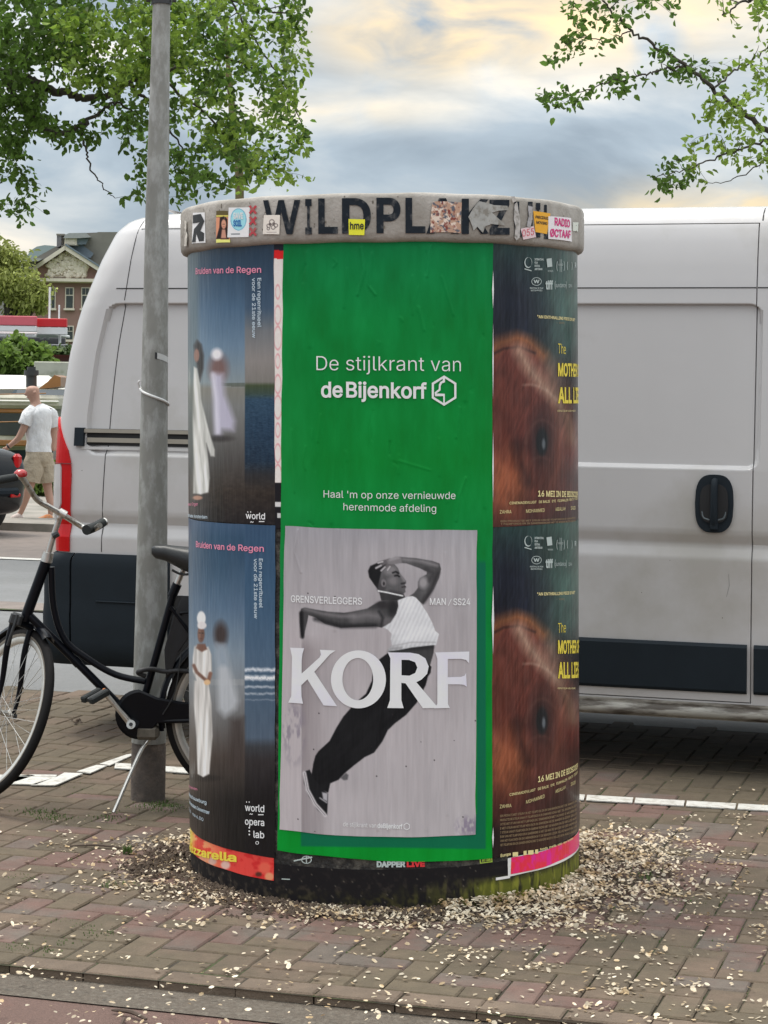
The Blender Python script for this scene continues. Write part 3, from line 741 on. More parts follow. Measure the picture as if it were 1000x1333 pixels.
def a_low(px, py, s, z):
    x = (px - 235) * 2.836; y = (py - 690) * 2.836
    im = grad(py, [(684, (48, 78, 110)), (700, (38, 72, 102)), (735, (44, 76, 104)), (790, (72, 100, 128)), (850, (112, 130, 146)), (900, (118, 122, 126)), (945, (92, 90, 90)), (985, (64, 54, 50)), (1020, (46, 40, 38)), (1045, (24, 22, 24)), (1120, (20, 18, 20))])
    r = np.clip((px - 318.5) / 1.2, 0, 1)
    right = grad(py, [(684, (40, 72, 104)), (760, (44, 80, 112)), (868, (66, 92, 118)), (880, (58, 84, 108)), (960, (70, 88, 108)), (972, (52, 56, 62)), (990, (44, 40, 42)), (1040, (20, 18, 22)), (1120, (18, 16, 20))])
    for yy, wv, a in ((872, 3.0, .8), (882.5, 3.8, 1.0), (894, 2.0, .6), (903, 1.8, .5), (911, 1.2, .25)):
        q_ = py - yy - 2.6 * (fbm(px / 6, yy * 1.0 + 0 * px, 3, int(yy)) - .5); right = put(right, np.clip(1.25 - np.abs(q_) / wv, 0, 1) * np.clip(.25 + 1.5 * fbm(px / 2.2, py / 1.2, 3, 19), 0, 1), (222, 222, 226), a)
    im = im * (1 - r[..., None]) + right * r[..., None]
    im = put(im, ((py > 884) & (py < 892) & (px < 319)) * np.clip((px - 245) / 40, 0, 1), (150, 150, 150), .4)
    im = put(im, emask(x, y, 150, 385, 24, 44, .9), (52, 40, 40), .95)
    im = put(im, pmask(x, y, [(135, 420), (165, 425), (185, 520), (215, 630), (205, 660), (165, 690), (140, 660), (138, 520)], 14), (168, 172, 178), .9)
    im = put(im, pmask(x, y, [(138, 420), (165, 425), (178, 500), (140, 500)], 12), (112, 130, 148), .7)
    im = put(im, pmask(x, y, [(185, 700), (235, 690), (235, 830), (200, 910), (180, 900)], 14), (58, 48, 46), .7)
    im = put(im, emask(x, y, 85, 915, 60, 12, .8), (26, 24, 26), .8)
    sh = 198 + 90 * (fbm(x / 9, y / 150, 3, 16) - .5) + 12 * np.sin(x / 3.6 + y / 60) - 46 * np.clip((x - 98) / 22, 0, 1); W = np.stack([sh + 4, sh, sh - 4], -1)
    for poly in ([(52, 430), (62, 424), (84, 440), (104, 430), (116, 460), (118, 530), (104, 560), (62, 560), (46, 520), (46, 470)], [(52, 555), (104, 560), (116, 640), (120, 760), (108, 900), (85, 912), (64, 900), (60, 760), (50, 640)]):
        k = pmask(x, y, poly, 3)[..., None]; im = im * (1 - k) + W * k
    im = put(im, lmask(x, y, [(50, 500), (62, 525), (96, 555)], 6, 3), (112, 72, 58)); im = put(im, lmask(x, y, [(112, 530), (104, 560)], 7, 3), (125, 80, 62)); im = put(im, emask(x, y, 100, 562, 12, 10, .4), (214, 170, 120))
    im = put(im, emask(x, y, 77, 385, 13, 30, .3), (104, 66, 54)); im = put(im, emask(x, y, 72, 385, 5, 24, .9), (136, 92, 74), .7); im = put(im, lmask(x, y, [(70, 380), (75, 380)], 1.6, 1.4), (36, 24, 22)); im = put(im, lmask(x, y, [(80, 380), (86, 381)], 1.6, 1.4), (36, 24, 22)); im = put(im, lmask(x, y, [(74, 401), (81, 401)], 1.6, 1.4), (70, 30, 30)); im = put(im, lmask(x, y, [(78, 384), (78, 393)], 1, 1.4), (74, 46, 38), .8); im = put(im, pmask(x, y, [(64, 420), (92, 420), (100, 440), (80, 450), (58, 436)], 3), (110, 70, 56)); im = put(im, emask(x, y, 78, 326, 16, 26, .3), (222, 216, 214)); im = put(im, emask(x, y, 80, 352, 17, 14, .3), (206, 200, 200))
    im = im * .80 + im.mean(-1, keepdims=True) * .20
    return im + ((fbm(px / 2, py / 24, 3, 22) - .5) * 14)[..., None]
def a_film(off):
    def f(px, py, s, z):
        x = (px - 630) * 3.51; y = (py - off - 320) * 3.51
        im = grad(y, [(0, (30, 52, 50)), (200, (34, 52, 52)), (400, (30, 40, 46)), (520, (34, 30, 32)), (1340, (26, 18, 20))])
        im = put(im, np.clip((x - 200) / 180, 0, 1) * np.clip((620 - y) / 200, 0, 1), (52, 82, 72), .85)
        im = put(im, emask(x, y, 110, 330, 150, 230, .9), (20, 22, 36), .85)
        im = put(im, pmask(x, y, [(-40, 500), (60, 462), (170, 440), (255, 500), (300, 610), (350, 690), (460, 820), (460, 1400), (-40, 1400)], 26), (84, 40, 34)); im = put(im, emask(x, y, 90, 640, 150, 190, .9), (92, 46, 38), .9)
        im = put(im, emask(x, y, 330, 1000, 120, 320, .9), (96, 46, 38), .8); im = put(im, emask(x, y, 110, 1090, 90, 160, .9), (142, 78, 48), .75)
        im = put(im, lmask(x, y, [(20, 500), (70, 445), (150, 420), (210, 440), (270, 500)], 22, 26), (134, 80, 46), .85)
        im = put(im, lmask(x, y, [(20, 505), (90, 470), (160, 462), (230, 490)], 5, 6), (48, 26, 24), .9)
        im = put(im, lmask(x, y, [(160, 480), (205, 560), (270, 640), (330, 700)], 26, 26), (158, 128, 108), .8); im = put(im, lmask(x, y, [(300, 560), (330, 640), (360, 760), (400, 880)], 34, 40), (122, 92, 74), .7)
        im = put(im, lmask(x, y, [(180, 636), (215, 634), (250, 642), (290, 664), (330, 704)], 4, 7), (166, 138, 120), .5)
        hair = fbm((x + y * .35) / 7, (y - x * .2) / 60, 4, 3); big = fbm(x / 90, y / 130, 3, 13); im = im * (.50 + .46 * hair[..., None] + .74 * big[..., None])
        im = put(im, lmask(x, y, [(60, 620), (90, 760), (70, 920), (120, 1000)], 16, 30), (120, 58, 44), .55); im = put(im, lmask(x, y, [(330, 700), (392, 800), (410, 900)], 8, 14), (150, 116, 92), .55); im = put(im, lmask(x, y, [(150, 900), (170, 1000), (200, 1080)], 18, 26), (42, 22, 24), .7); im = put(im, lmask(x, y, [(330, 860), (345, 980), (320, 1080)], 14, 24), (134, 74, 56), .5)
        im = put(im, emask(x, y, 262, 890, 60, 130, .9), (48, 28, 30), .8); im = put(im, emask(x, y, 264, 895, 26, 62, .4), (24, 26, 32)); im = put(im, emask(x, y, 272, 905, 8, 24, .7), (92, 98, 104))
        im = put(im, lmask(x, y, [(190, 900), (200, 860), (215, 830), (238, 804), (265, 795), (295, 805), (320, 835)], 5, 9), (118, 78, 66), .4); im = put(im, lmask(x, y, [(200, 1000), (222, 976), (250, 965), (280, 968), (300, 980)], 5, 8), (110, 70, 60), .35)
        im = put(im, np.clip((y - 1010) / 260, 0, 1) * np.clip((x - 20) / 400, .35, 1), (40, 24, 26), .72)
        if off > 100: im = put(im, emask(x, y, 240, 1480 - 0, 150, 110, .9), (118, 60, 36), .8); im = put(im, np.clip((y - 1330) / 60, 0, 1), (30, 22, 26), .55)
        g_ = im.mean(-1, keepdims=True); im = (im * .90 + g_ * .10) * .90
        return im + ((fbm(px / 1.6, py / 40, 3, 32) - .5) * 26)[..., None]
    return f
TH_L, TH_R = math.radians(-112), math.radians(112)
zt = 2.152
R1 = RB + .0006
def zat(px, py, R=RB): return C(px, py, R)[1]
def tat(px, py, R=RB): return C(px, py, R)[0]
up = cpatch('poster', [(TH_L, zt), (tat(357, 330), zt), (tat(358.5, 683), zat(358.5, 683)), (TH_L, zat(358.5, 683))], R1, a_up, .0032, .0026, M_gloss, relief=.0012, edge=.003, seed=11, lab='upper blue poster with a woman in a long white dress')
low = cpatch('poster', [(TH_L, zat(358, 684)), (tat(359, 684), zat(358, 684)), (tat(358, 1117), zat(358, 1117)), (TH_L, zat(358, 1117) + .01)], R1 + .0003, a_low, .0032, .0026, M_gloss, relief=.0012, edge=.003, seed=12, lab='lower blue poster with a woman in a white headwrap by the sea')
for par, dy in ((up, 0), (low, 0)):
    y0 = 361 if par is up else 716
    x0, x1 = (256, 341) if par is up else (256.5, 344.5)
    ctext(par, 'Bruiden van de Regen', x0, x1, y0 - (4 if par is up else 4), 11.4, R1, I_pink, .012, y0 - (6.0 if par is up else -2.0))
    ya = 362 if par is up else 727
    ctext(par, 'Een regenritueel', 336.2 if par is up else 338.2, None, ya, 8.6, R1, I_grey, .012, ya + 64, down=True)
    ctext(par, 'voor de 21ste eeuw', 329.2 if par is up else 331.6, None, ya, 8.6, R1, I_grey, .012, ya + 78, down=True)
ctext(up, 'world', 321, 346, 675, 11.5, R1, I_white, .012, 676)
ctext(up, '. .', 323, 328, 667, 11, R1, I_white, .02); ctext(up, '_', 338, 345, 678.5, 9, R1, I_white, .02); ctext(up, '~', 327, 331, 682, 9, R1, I_white, .01)
ctext(up, 'Regisseur Inger', 244.8, 259, 658, 6.0, R1, I_pink, .0); ctext(up, 'Muziektheater Amsterdam', 244.8, 271, 672, 6.0, R1, I_grey, .01, 675)
ctext(low, 'world', 320, 345, 1055, 12.5, R1, I_white, .012, 1057); ctext(low, 'opera', 320, 345, 1073, 12.5, R1, I_white, .012, 1075); ctext(low, 'lab', 331, 345, 1090, 12.5, R1, I_white, .012, 1091)
ctext(low, '. .', 321.5, 326, 1044.5, 11, R1, I_white, .02); ctext(low, '_', 337, 344, 1060, 9, R1, I_white, .02); ctext(low, '~', 326, 330, 1062, 9, R1, I_white, .01); ctext(low, 'o', 333.5, 338, 1099, 8, R1, I_white)
for k in range(3): ctext(low, '.', 324.6, 326.6, 1078 + 4.4 * k, 12, R1, I_white, .02)
ctext(low, 'Stadsschouwburg', 245.5, 270, 1034, 7.0, R1, I_grey, .01, 1047); ctext(low, 'za 1 juni Hindostaans Zwanenmeer', 245.5, 274, 1043, 7.0, R1, I_grey, .01, 1060); ctext(low, '20.00   ma 6.00', 245.5, 266, 1053, 6.4, R1, I_grey, .0, 1069)
ctext(low, 'het zeven', 246, 258, 1024, 5.8, R1, I_pink, .0, 1029)

# sliver of an older poster showing between
def a_sliver(px, py, s, z):
    im = flat((214, 206, 200), 14)(px, py, s, z)
    im = put(im, (py < 337) * 1.0, (200, 34, 36)); im = put(im, (py < 326) * 1.0, (30, 34, 44))
    for k in range(9):
        cy = 380 + k * 30; im = put(im, np.clip(1.2 - np.abs(np.hypot((px - 362), (py - cy) / 3) - 3 - k % 3) / .6, 0, 1), (200, 110, 120), .6)
    im = put(im, (py > 628) * 1.0, (26, 24, 28)); im = put(im, ((py > 654) & (py < 660)) * 1.0, (200, 198, 196)); im = put(im, ((py > 668) & (py < 674) & (px > 361)) * 1.0, (190, 190, 188))
    return im
cpatch('poster', [(tat(354, 326), zt), (tat(374, 326), zt), (tat(372, 690), zat(365, 688)), (tat(356, 690), zat(365, 688))], RB, a_sliver, .003, .003, relief=.0006, seed=21, lab='sliver of an older white poster with a red corner')

# green poster
def a_green(px, py, s, z):
    im = grad(py, [(318, (0, 108, 56)), (420, (0, 116, 50)), (600, (0, 120, 44)), (760, (0, 116, 52)), (1121, (0, 132, 40))])
    im = im + ((fbm(px / 30, py / 60, 3, 41) - .5) * 22)[..., None] * np.array((.4, 1, .8)) + ((fbm(px / 6, py / 30, 3, 43) - .5) * 9)[..., None]
    k = np.clip((px - 619) / 3, 0, 1) * np.clip((633 - px) / 1.5, 0, 1) * np.clip((py - 728) / 6, 0, 1) * np.clip((1106 - py) / 2, 0, 1)
    k2 = np.clip((px - 391) / 2, 0, 1) * np.clip((633 - px) / 1.5, 0, 1) * np.clip((1106 - (620 - px) * .015 - py) / 2, 0, 1) * (py > 1060)
    im = put(im, np.maximum(k, k2), (6, 92, 70), .85)
    k = emask(px, py, 380, 670, 30, 160, 1.0); im = put(im, k, (30, 120, 62), .25)
    return im
wr_g = [([(470, 322), (474, 352), (466, 384)], .0042, 1.4), ([(484, 330), (480, 372), (489, 384)], .0030, 1.2), ([(440, 480), (436, 600), (432, 680)], .0022, 2.4), ([(598, 530), (594, 570)], .0034, 1.0), ([(606, 622), (598, 645), (594, 678)], .0036, 1.1),
        ([(508, 575), (507, 592)], -.0034, 1.0), ([(545, 400), (552, 430)], .0022, 1.4), ([(600, 330), (610, 440), (606, 520)], .0018, 3), ([(400, 330), (404, 450)], .0018, 3), ([(560, 320), (556, 360)], .0028, 1.2), ([(630, 340), (631, 660)], .0016, 2.4),
        ([(452, 350), (448, 400)], .0020, 1.3), ([(520, 600), (560, 612)], .0014, 1.2), ([(380, 560), (384, 640)], .0018, 1.6), ([(575, 360), (590, 410)], .0020, 1.4), ([(418, 540), (414, 575)], .0022, 1.2)]
for _ in range(26):
    _x, _y = random.uniform(378, 632), random.uniform(325, 680); _l = random.uniform(10, 50); _d = random.uniform(-5, 5)
    if (455 < _y + _l and _y < 530) or (_y + _l > 630): _l = 4
    wr_g.append(([(_x, _y), (_x + _d, _y + _l / 2), (_x + _d * random.uniform(-.3, 1.4), _y + _l)], random.choice((1, 1, -1)) * random.uniform(.0008, .0022), random.uniform(.9, 1.8)))
green = cpatch('poster', cq(RB, (369.5, 316), (641, 314), (640, 1117.5), (362, 1106)), RB + .0022, a_green, .0034, .0034, M_print, relief=.0013, wr=wr_g, edge=.004, seed=31, lab='large plain green poster with white lettering')
RG = RB + .0042
ctext(green, 'De stijlkrant van', 412.5, 599.5, 482, 26.2, RG, I_white, -.006, 483.5, res=6)
ctext(green, 'de', 418.5, 446.5, 516.8, 27, RG, I_white, .019, 516.8, res=6); ctext(green, 'Bijenkorf', 451, 555.5, 516.8, 27, RG, I_white, .019, 518.4, res=6)
ctext(green, "Haal 'm op onze vernieuwde", 421.8, 592.5, 647.5, 13.2, RG, I_white, -.002, 649.5, res=5); ctext(green, 'herenmode afdeling', 447.5, 567.5, 664, 13.2, RG, I_white, -.002, 666.5, res=5)
def hexa(cx, cy, rx, ry): return [(cx + rx * math.sin(k * PI / 3), cy - ry * math.cos(k * PI / 3)) for k in range(6)]
cshape(green, [hexa(577.8, 508.5, 18.4, 19.8), hexa(577.8, 508.5, 15.2, 16.6)], RG, I_white, 'printed_mark')
q = lambda x, y: (400 + x / 4.545, 440 + y / 4.545)
cshape(green, [[q(*p) for p in [(800, 236), (813, 236), (813, 262), (795, 268), (787, 285), (787, 310), (770, 322), (762, 328), (812, 330), (812, 392), (803, 392), (803, 344), (755, 344), (752, 322), (776, 303), (777, 278), (785, 260), (800, 252)]]], RG, I_white, 'printed_mark', zoff=.0038)

for ya_, yb_, w_ in ((352, 402, 1.3), (420, 520, .9), (560, 655, 1.0), (762, 852, 1.8), (1076, 1104, 1.2)):  # white strips: curled paper edge, with its gloss highlight painted in as white
    cshape(green, [[(641.2, ya_), (641.2 + w_ * .7, (ya_ + yb_) / 2), (641.0, yb_), (641.0 - w_ * .9, (ya_ + yb_) / 2)]], RB + .0022, I_white, 'curled_edge_gloss', zoff=.0042)

# jumping man poster
def a_man(px, py, s, z):
    x = (px - 360) * 2.961; y = (py - 680) * 2.961
    im = grad(py, [(685, (148, 146, 151)), (720, (157, 153, 156)), (850, (165, 158, 160)), (1085, (171, 164, 166))])
    im = im + ((fbm(px / 5, py / 60, 4, 51) - .5) * 20)[..., None] + ((fbm(px / 60, py / 60, 2, 52) - .5) * 16)[..., None] * np.array((1, .92, .9))
    k = np.clip(1 - np.abs(x - 108) / 60, 0, 1) * (x > 97); im = put(im, np.clip((x - 96) / 2, 0, 1) * np.clip((215 - x) / 110, 0, 1) * np.clip((y - 430) / 60, 0, 1), (118, 108, 110), .55)
    im = put(im, np.clip((96 - x) / 3, 0, 1) * np.clip((y - 300) / 300, 0, 1), (178, 168, 170), .5)
    im = put(im, emask(x, y, 68, 810, 40, 110, .8) * np.clip((fbm(px / 4, py / 14, 3, 61) - .4) * 5, 0, 1), (120, 112, 124), .7)
    im = put(im, emask(x, y, 740, 1170, 45, 35, .8) * np.clip((fbm(px / 3, py / 6, 3, 65) - .35) * 5, 0, 1), (120, 108, 128), .7)
    def tone(msk, base, amp, lx, ly, sc, seed):
        n = fbm(x / sc, y / sc, 3, seed) - .5
        v = base + amp * n * 2
        return im * (1 - msk[..., None]) + np.stack([v, v * .985, v * 1.0], -1) * msk[..., None]
    # raised arm
    arm = [(468, 132), (540, 138), (600, 148), (628, 158), (634, 180), (626, 215), (606, 258), (578, 300), (565, 316), (548, 302), (500, 292), (530, 272), (545, 252), (545, 230), (552, 214), (578, 200), (580, 190), (550, 176), (500, 158), (470, 156)]
    im = tone(pmask(x, y, arm, 1.6), 78, 14, 0, 0, 30, 71)
    im = put(im, lmask(x, y, [(490, 142), (560, 150), (618, 166)], 5, 7), (140, 136, 138), .75); im = put(im, emask(x, y, 565, 232, 17, 22, .9), (150, 146, 148), .9); im = put(im, lmask(x, y, [(622, 195), (595, 262), (566, 306)], 6, 8), (44, 42, 44), .9)
    im = put(im, lmask(x, y, [(575, 180), (604, 196), (590, 225)], 5, 8), (52, 50, 52), .8)
    # neck, head
    im = tone(pmask(x, y, [(394, 258), (490, 276), (498, 292), (520, 290), (470, 302), (404, 302)], 2), 52, 8, 0, 0, 20, 73)
    head = [(355, 185), (362, 170), (385, 158), (420, 150), (452, 158), (468, 176), (476, 196), (486, 208), (500, 226), (500, 234), (494, 240), (500, 250), (496, 258), (498, 268), (486, 278), (462, 276), (430, 270), (402, 268), (390, 258), (372, 232), (358, 210)]
    im = tone(pmask(x, y, head, 1.5), 86, 8, 0, 0, 22, 75)
    im = put(im, emask(x, y, 440, 185, 26, 18, .9), (142, 138, 140), .6); im = put(im, emask(x, y, 450, 225, 18, 16, .9), (124, 120, 122), .7); im = put(im, lmask(x, y, [(478, 200), (494, 226)], 4, 5), (140, 136, 138), .7)
    im = put(im, pmask(x, y, [(353, 187), (362, 168), (388, 156), (426, 158), (420, 178), (404, 190), (400, 208), (396, 226), (392, 258), (376, 238), (358, 212)], 2.5), (26, 26, 28)); im = put(im, emask(x, y, 404, 250, 16, 20, .9), (56, 54, 56), .7)
    im = put(im, emask(x, y, 413, 234, 10, 15, .4), (120, 116, 118), .9); im = put(im, emask(x, y, 414, 236, 4, 7, .6), (44, 42, 44)); im = put(im, lmask(x, y, [(448, 194), (460, 190), (470, 196)], 3, 2.5), (24, 24, 26)); im = put(im, lmask(x, y, [(456, 206), (466, 204), (474, 209)], 2.6, 2), (22, 22, 24))
    im = put(im, lmask(x, y, [(482, 236), (494, 234)], 3, 2.5), (34, 32, 34), .9); im = put(im, lmask(x, y, [(484, 250), (497, 247)], 2, 2), (36, 30, 32), .9); im = put(im, lmask(x, y, [(440, 268), (480, 276)], 6, 8), (42, 40, 42), .7)
    for a, b in (((432, 150), (384, 176)), ((440, 152), (404, 186)), ((452, 150), (428, 184)), ((436, 144), (392, 156))):
        im = put(im, lmask(x, y, [a, b], 5.5, 2.5, 4.2), (96, 92, 94)); im = put(im, lmask(x, y, [(a[0] * .4 + b[0] * .6, a[1] * .4 + b[1] * .6), b], 2.6, 2), (196, 192, 194), .85)
    im = put(im, pmask(x, y, [(425, 146), (460, 132), (482, 134), (484, 156), (455, 162), (430, 160)], 3), (120, 116, 118)); im = put(im, lmask(x, y, [(438, 144), (470, 136)], 4, 5), (160, 156, 158), .7)
    # stretched arm
    la = [(468, 302), (430, 300), (398, 304), (372, 318), (350, 332), (290, 344), (262, 348), (200, 344), (140, 334), (110, 328), (96, 332), (90, 350), (90, 392), (95, 432), (102, 449), (108, 436), (112, 414), (120, 380), (124, 358), (150, 366), (188, 392), (250, 407), (300, 404), (380, 401), (405, 406), (440, 396), (470, 350)]
    im = tone(pmask(x, y, la, 1.6), 66, 12, 0, 0, 30, 77)
    im = put(im, lmask(x, y, [(110, 334), (180, 352), (250, 362), (300, 360)], 5, 8), (126, 122, 124), .8); im = put(im, lmask(x, y, [(150, 372), (250, 400), (380, 398)], 6, 9), (26, 26, 28), .9); im = put(im, lmask(x, y, [(300, 366), (350, 356), (388, 362)], 15, 16), (128, 124, 126), .7)
    im = put(im, lmask(x, y, [(96, 350), (100, 440)], 7, 5), (22, 22, 24), .9); im = put(im, emask(x, y, 424, 382, 24, 18, .9), (110, 106, 108), .6); im = put(im, emask(x, y, 448, 330, 20, 28, .9), (34, 34, 36), .9); im = put(im, emask(x, y, 410, 318, 26, 14, .9), (44, 42, 44), .8); im = put(im, lmask(x, y, [(396, 344), (410, 368), (404, 396)], 4, 6), (30, 30, 32), .8)
    # waist, trousers, vest
    im = tone(pmask(x, y, [(430, 490), (520, 478), (608, 468), (606, 500), (590, 558), (520, 530), (440, 512)], 2), 62, 8, 0, 0, 30, 79); im = put(im, lmask(x, y, [(470, 494), (600, 480)], 5, 8), (30, 30, 32), .8)
    pants = [(428, 504), (470, 512), (530, 524), (585, 545), (597, 556), (594, 580), (584, 594), (575, 628), (556, 662), (540, 696), (500, 742), (455, 776), (430, 800), (408, 845), (376, 888), (340, 905), (300, 936), (262, 968), (240, 992), (208, 1006), (200, 1042), (160, 1022), (134, 982), (142, 930), (150, 900), (162, 882), (205, 842), (232, 790), (258, 748), (300, 700), (345, 660), (368, 610), (372, 568), (396, 528)]
    pm = pmask(x, y, pants, 1.6); v = 20 + 14 * (fbm((x + y) / 40, (y - x) / 120, 4, 81) - .3); im = im * (1 - pm[..., None]) + np.stack([v, v, v + 2], -1) * pm[..., None]
    vest = [(468, 300), (505, 286), (524, 284), (538, 290), (556, 312), (580, 348), (600, 386), (612, 418), (626, 430), (622, 444), (616, 472), (590, 474), (520, 482), (470, 492), (432, 496), (430, 488), (446, 474), (440, 450), (444, 430), (430, 414), (410, 404), (440, 386), (462, 352), (470, 322)]
    vm = pmask(x, y, vest, 1.5); v = 205 + 24 * (fbm(x / 40, y / 30, 3, 83) - .5) + 7 * np.sin((x + y * .45) / 2.6) - 26 * np.clip((500 - x) / 120, 0, 1) - 20 * np.clip((y - 450) / 40, 0, 1)
    im = im * (1 - vm[..., None]) + np.stack([v, v, v + 2], -1) * vm[..., None]
    im = put(im, lmask(x, y, [(440, 478), (520, 462), (612, 462)], 2, 3), (150, 148, 150), .7); im = put(im, lmask(x, y, [(393, 264), (430, 271), (486, 283)], 2.6, 1.6), (228, 228, 228))
    im = put(im, lmask(x, y, [(430, 500), (440, 486), (480, 484)], 4, 5), (120, 118, 120), .6)
    # shoes
    im = put(im, pmask(x, y, [(104, 962), (128, 953), (146, 990), (180, 1030), (200, 1046), (198, 1078), (196, 1128), (184, 1132), (158, 1108), (124, 1056), (106, 1006)], 2), (26, 26, 28))
    im = put(im, lmask(x, y, [(108, 966), (120, 1030), (150, 1086), (188, 1128)], 7, 3), (196, 190, 192)); im = put(im, lmask(x, y, [(108, 966), (120, 1030), (150, 1086), (188, 1128)], 1.5, 2), (110, 106, 108)); im = put(im, pmask(x, y, [(176, 1040), (198, 1044), (196, 1076), (180, 1066)], 3), (190, 186, 190), .85); im = put(im, lmask(x, y, [(168, 1062), (194, 1080)], 2.5, 2), (180, 176, 180), .8)
    im = put(im, pmask(x, y, [(246, 984), (268, 966), (278, 974), (274, 992), (260, 994)], 3), (90, 88, 90)); im = put(im, emask(x, y, 226, 288, 4, 4, .5), (20, 20, 22))
    im = im + ((fbm(px / 1.5, py / 30, 2, 91) - .5) * 8)[..., None]
    dots = h2(np.floor(px / 1.6), np.floor(py / 1.6), 5) > .9996; im = put(im, dots * 1.0, (40, 36, 38), .8)
    return im
wr_k = [([(500, 900), (488, 980), (492, 1080)], .002, 2.0), ([(520, 890), (505, 960), (507, 1080)], .0014, 2.2), ([(388, 690), (384, 720), (392, 745)], .0016, 1.2), ([(545, 900), (560, 1000), (556, 1080)], .001, 2.5), ([(580, 720), (584, 900), (582, 1060)], .001, 2), ([(440, 690), (436, 820)], .0012, 2.4)]
man = cpatch('poster', cq(RB, (372.3, 684.8), (620, 689.5), (617.8, 1085.5), (365, 1079.5)), RB + .0046, a_man, .0023, .0023, M_print, relief=.0011, wr=wr_k, edge=.003, seed=41, lab='grey poster with a jumping man in a white vest and black trousers')
RK = RB + .0068
g1 = lambda x, y: (370 + x / 4, 830 + y / 4)
K_ = [(32, 52), (105, 55), (96, 85), (92, 120), (92, 187), (185, 103), (192, 88), (187, 63), (268, 67), (240, 86), (158, 178), (276, 357), (206, 353), (122, 217), (90, 248), (91, 305), (99, 344), (22, 338), (38, 304), (42, 100)]
Rr = [(540, 77), (655, 78), (700, 86), (735, 108), (752, 150), (744, 188), (715, 218), (688, 232), (802, 366), (722, 368), (632, 238), (610, 235), (610, 325), (622, 367), (537, 366), (551, 325), (553, 108)]
Rh = [(611, 115), (650, 116), (682, 128), (693, 156), (682, 184), (652, 198), (611, 196)]
F_ = [(786, 77), (963, 72), (962, 133), (945, 116), (918, 110), (851, 111), (851, 206), (920, 204), (938, 198), (946, 184), (950, 256), (937, 246), (915, 243), (852, 243), (852, 345), (862, 366), (780, 368), (797, 345), (797, 110)]
cshape(man, [[g1(*p) for p in K_]], RK, I_korf, zoff=.0012)
cshape(man, [[g1(*p) for p in ring(387, 217, 143, 151, 56)], [g1(*p) for p in ring(384, 216, 80, 110, 48)]], RK, I_korf, zoff=.0014)
cshape(man, [[g1(*p) for p in Rr], [g1(*p) for p in Rh]], RK, I_korf, zoff=.0016)
cshape(man, [[g1(*p) for p in F_]], RK, I_korf, zoff=.0018)
ctext(man, 'GRENSVERLEGGERS', 379, 471.5, 783.5, 12.3, RK, I_white, .014, 787, zoff=.0014); ctext(man, 'MAN', 559.5, 580.5, 787.3, 12, RK, I_white, .014, zoff=.0014); ctext(man, '/', 583, 588, 787.5, 11, RK, I_white, -.01, zoff=.0014); ctext(man, 'SS24', 590, 612, 787.6, 12, RK, I_white, .014, zoff=.0014)
ctext(man, 'de stijlkrant van', 447, 490, 1075.5, 8.2, RK, I_white, .0, 1077.5, zoff=.0014); ctext(man, 'deBijenkorf', 491.5, 524, 1077.5, 8.2, RK, I_white, .025, 1078.8, zoff=.0014)
cshape(man, [hexa(529.5, 1075.8, 4.6, 5.0), hexa(529.5, 1075.8, 3.6, 3.9)], RK, I_white, 'printed_mark', zoff=.0014)

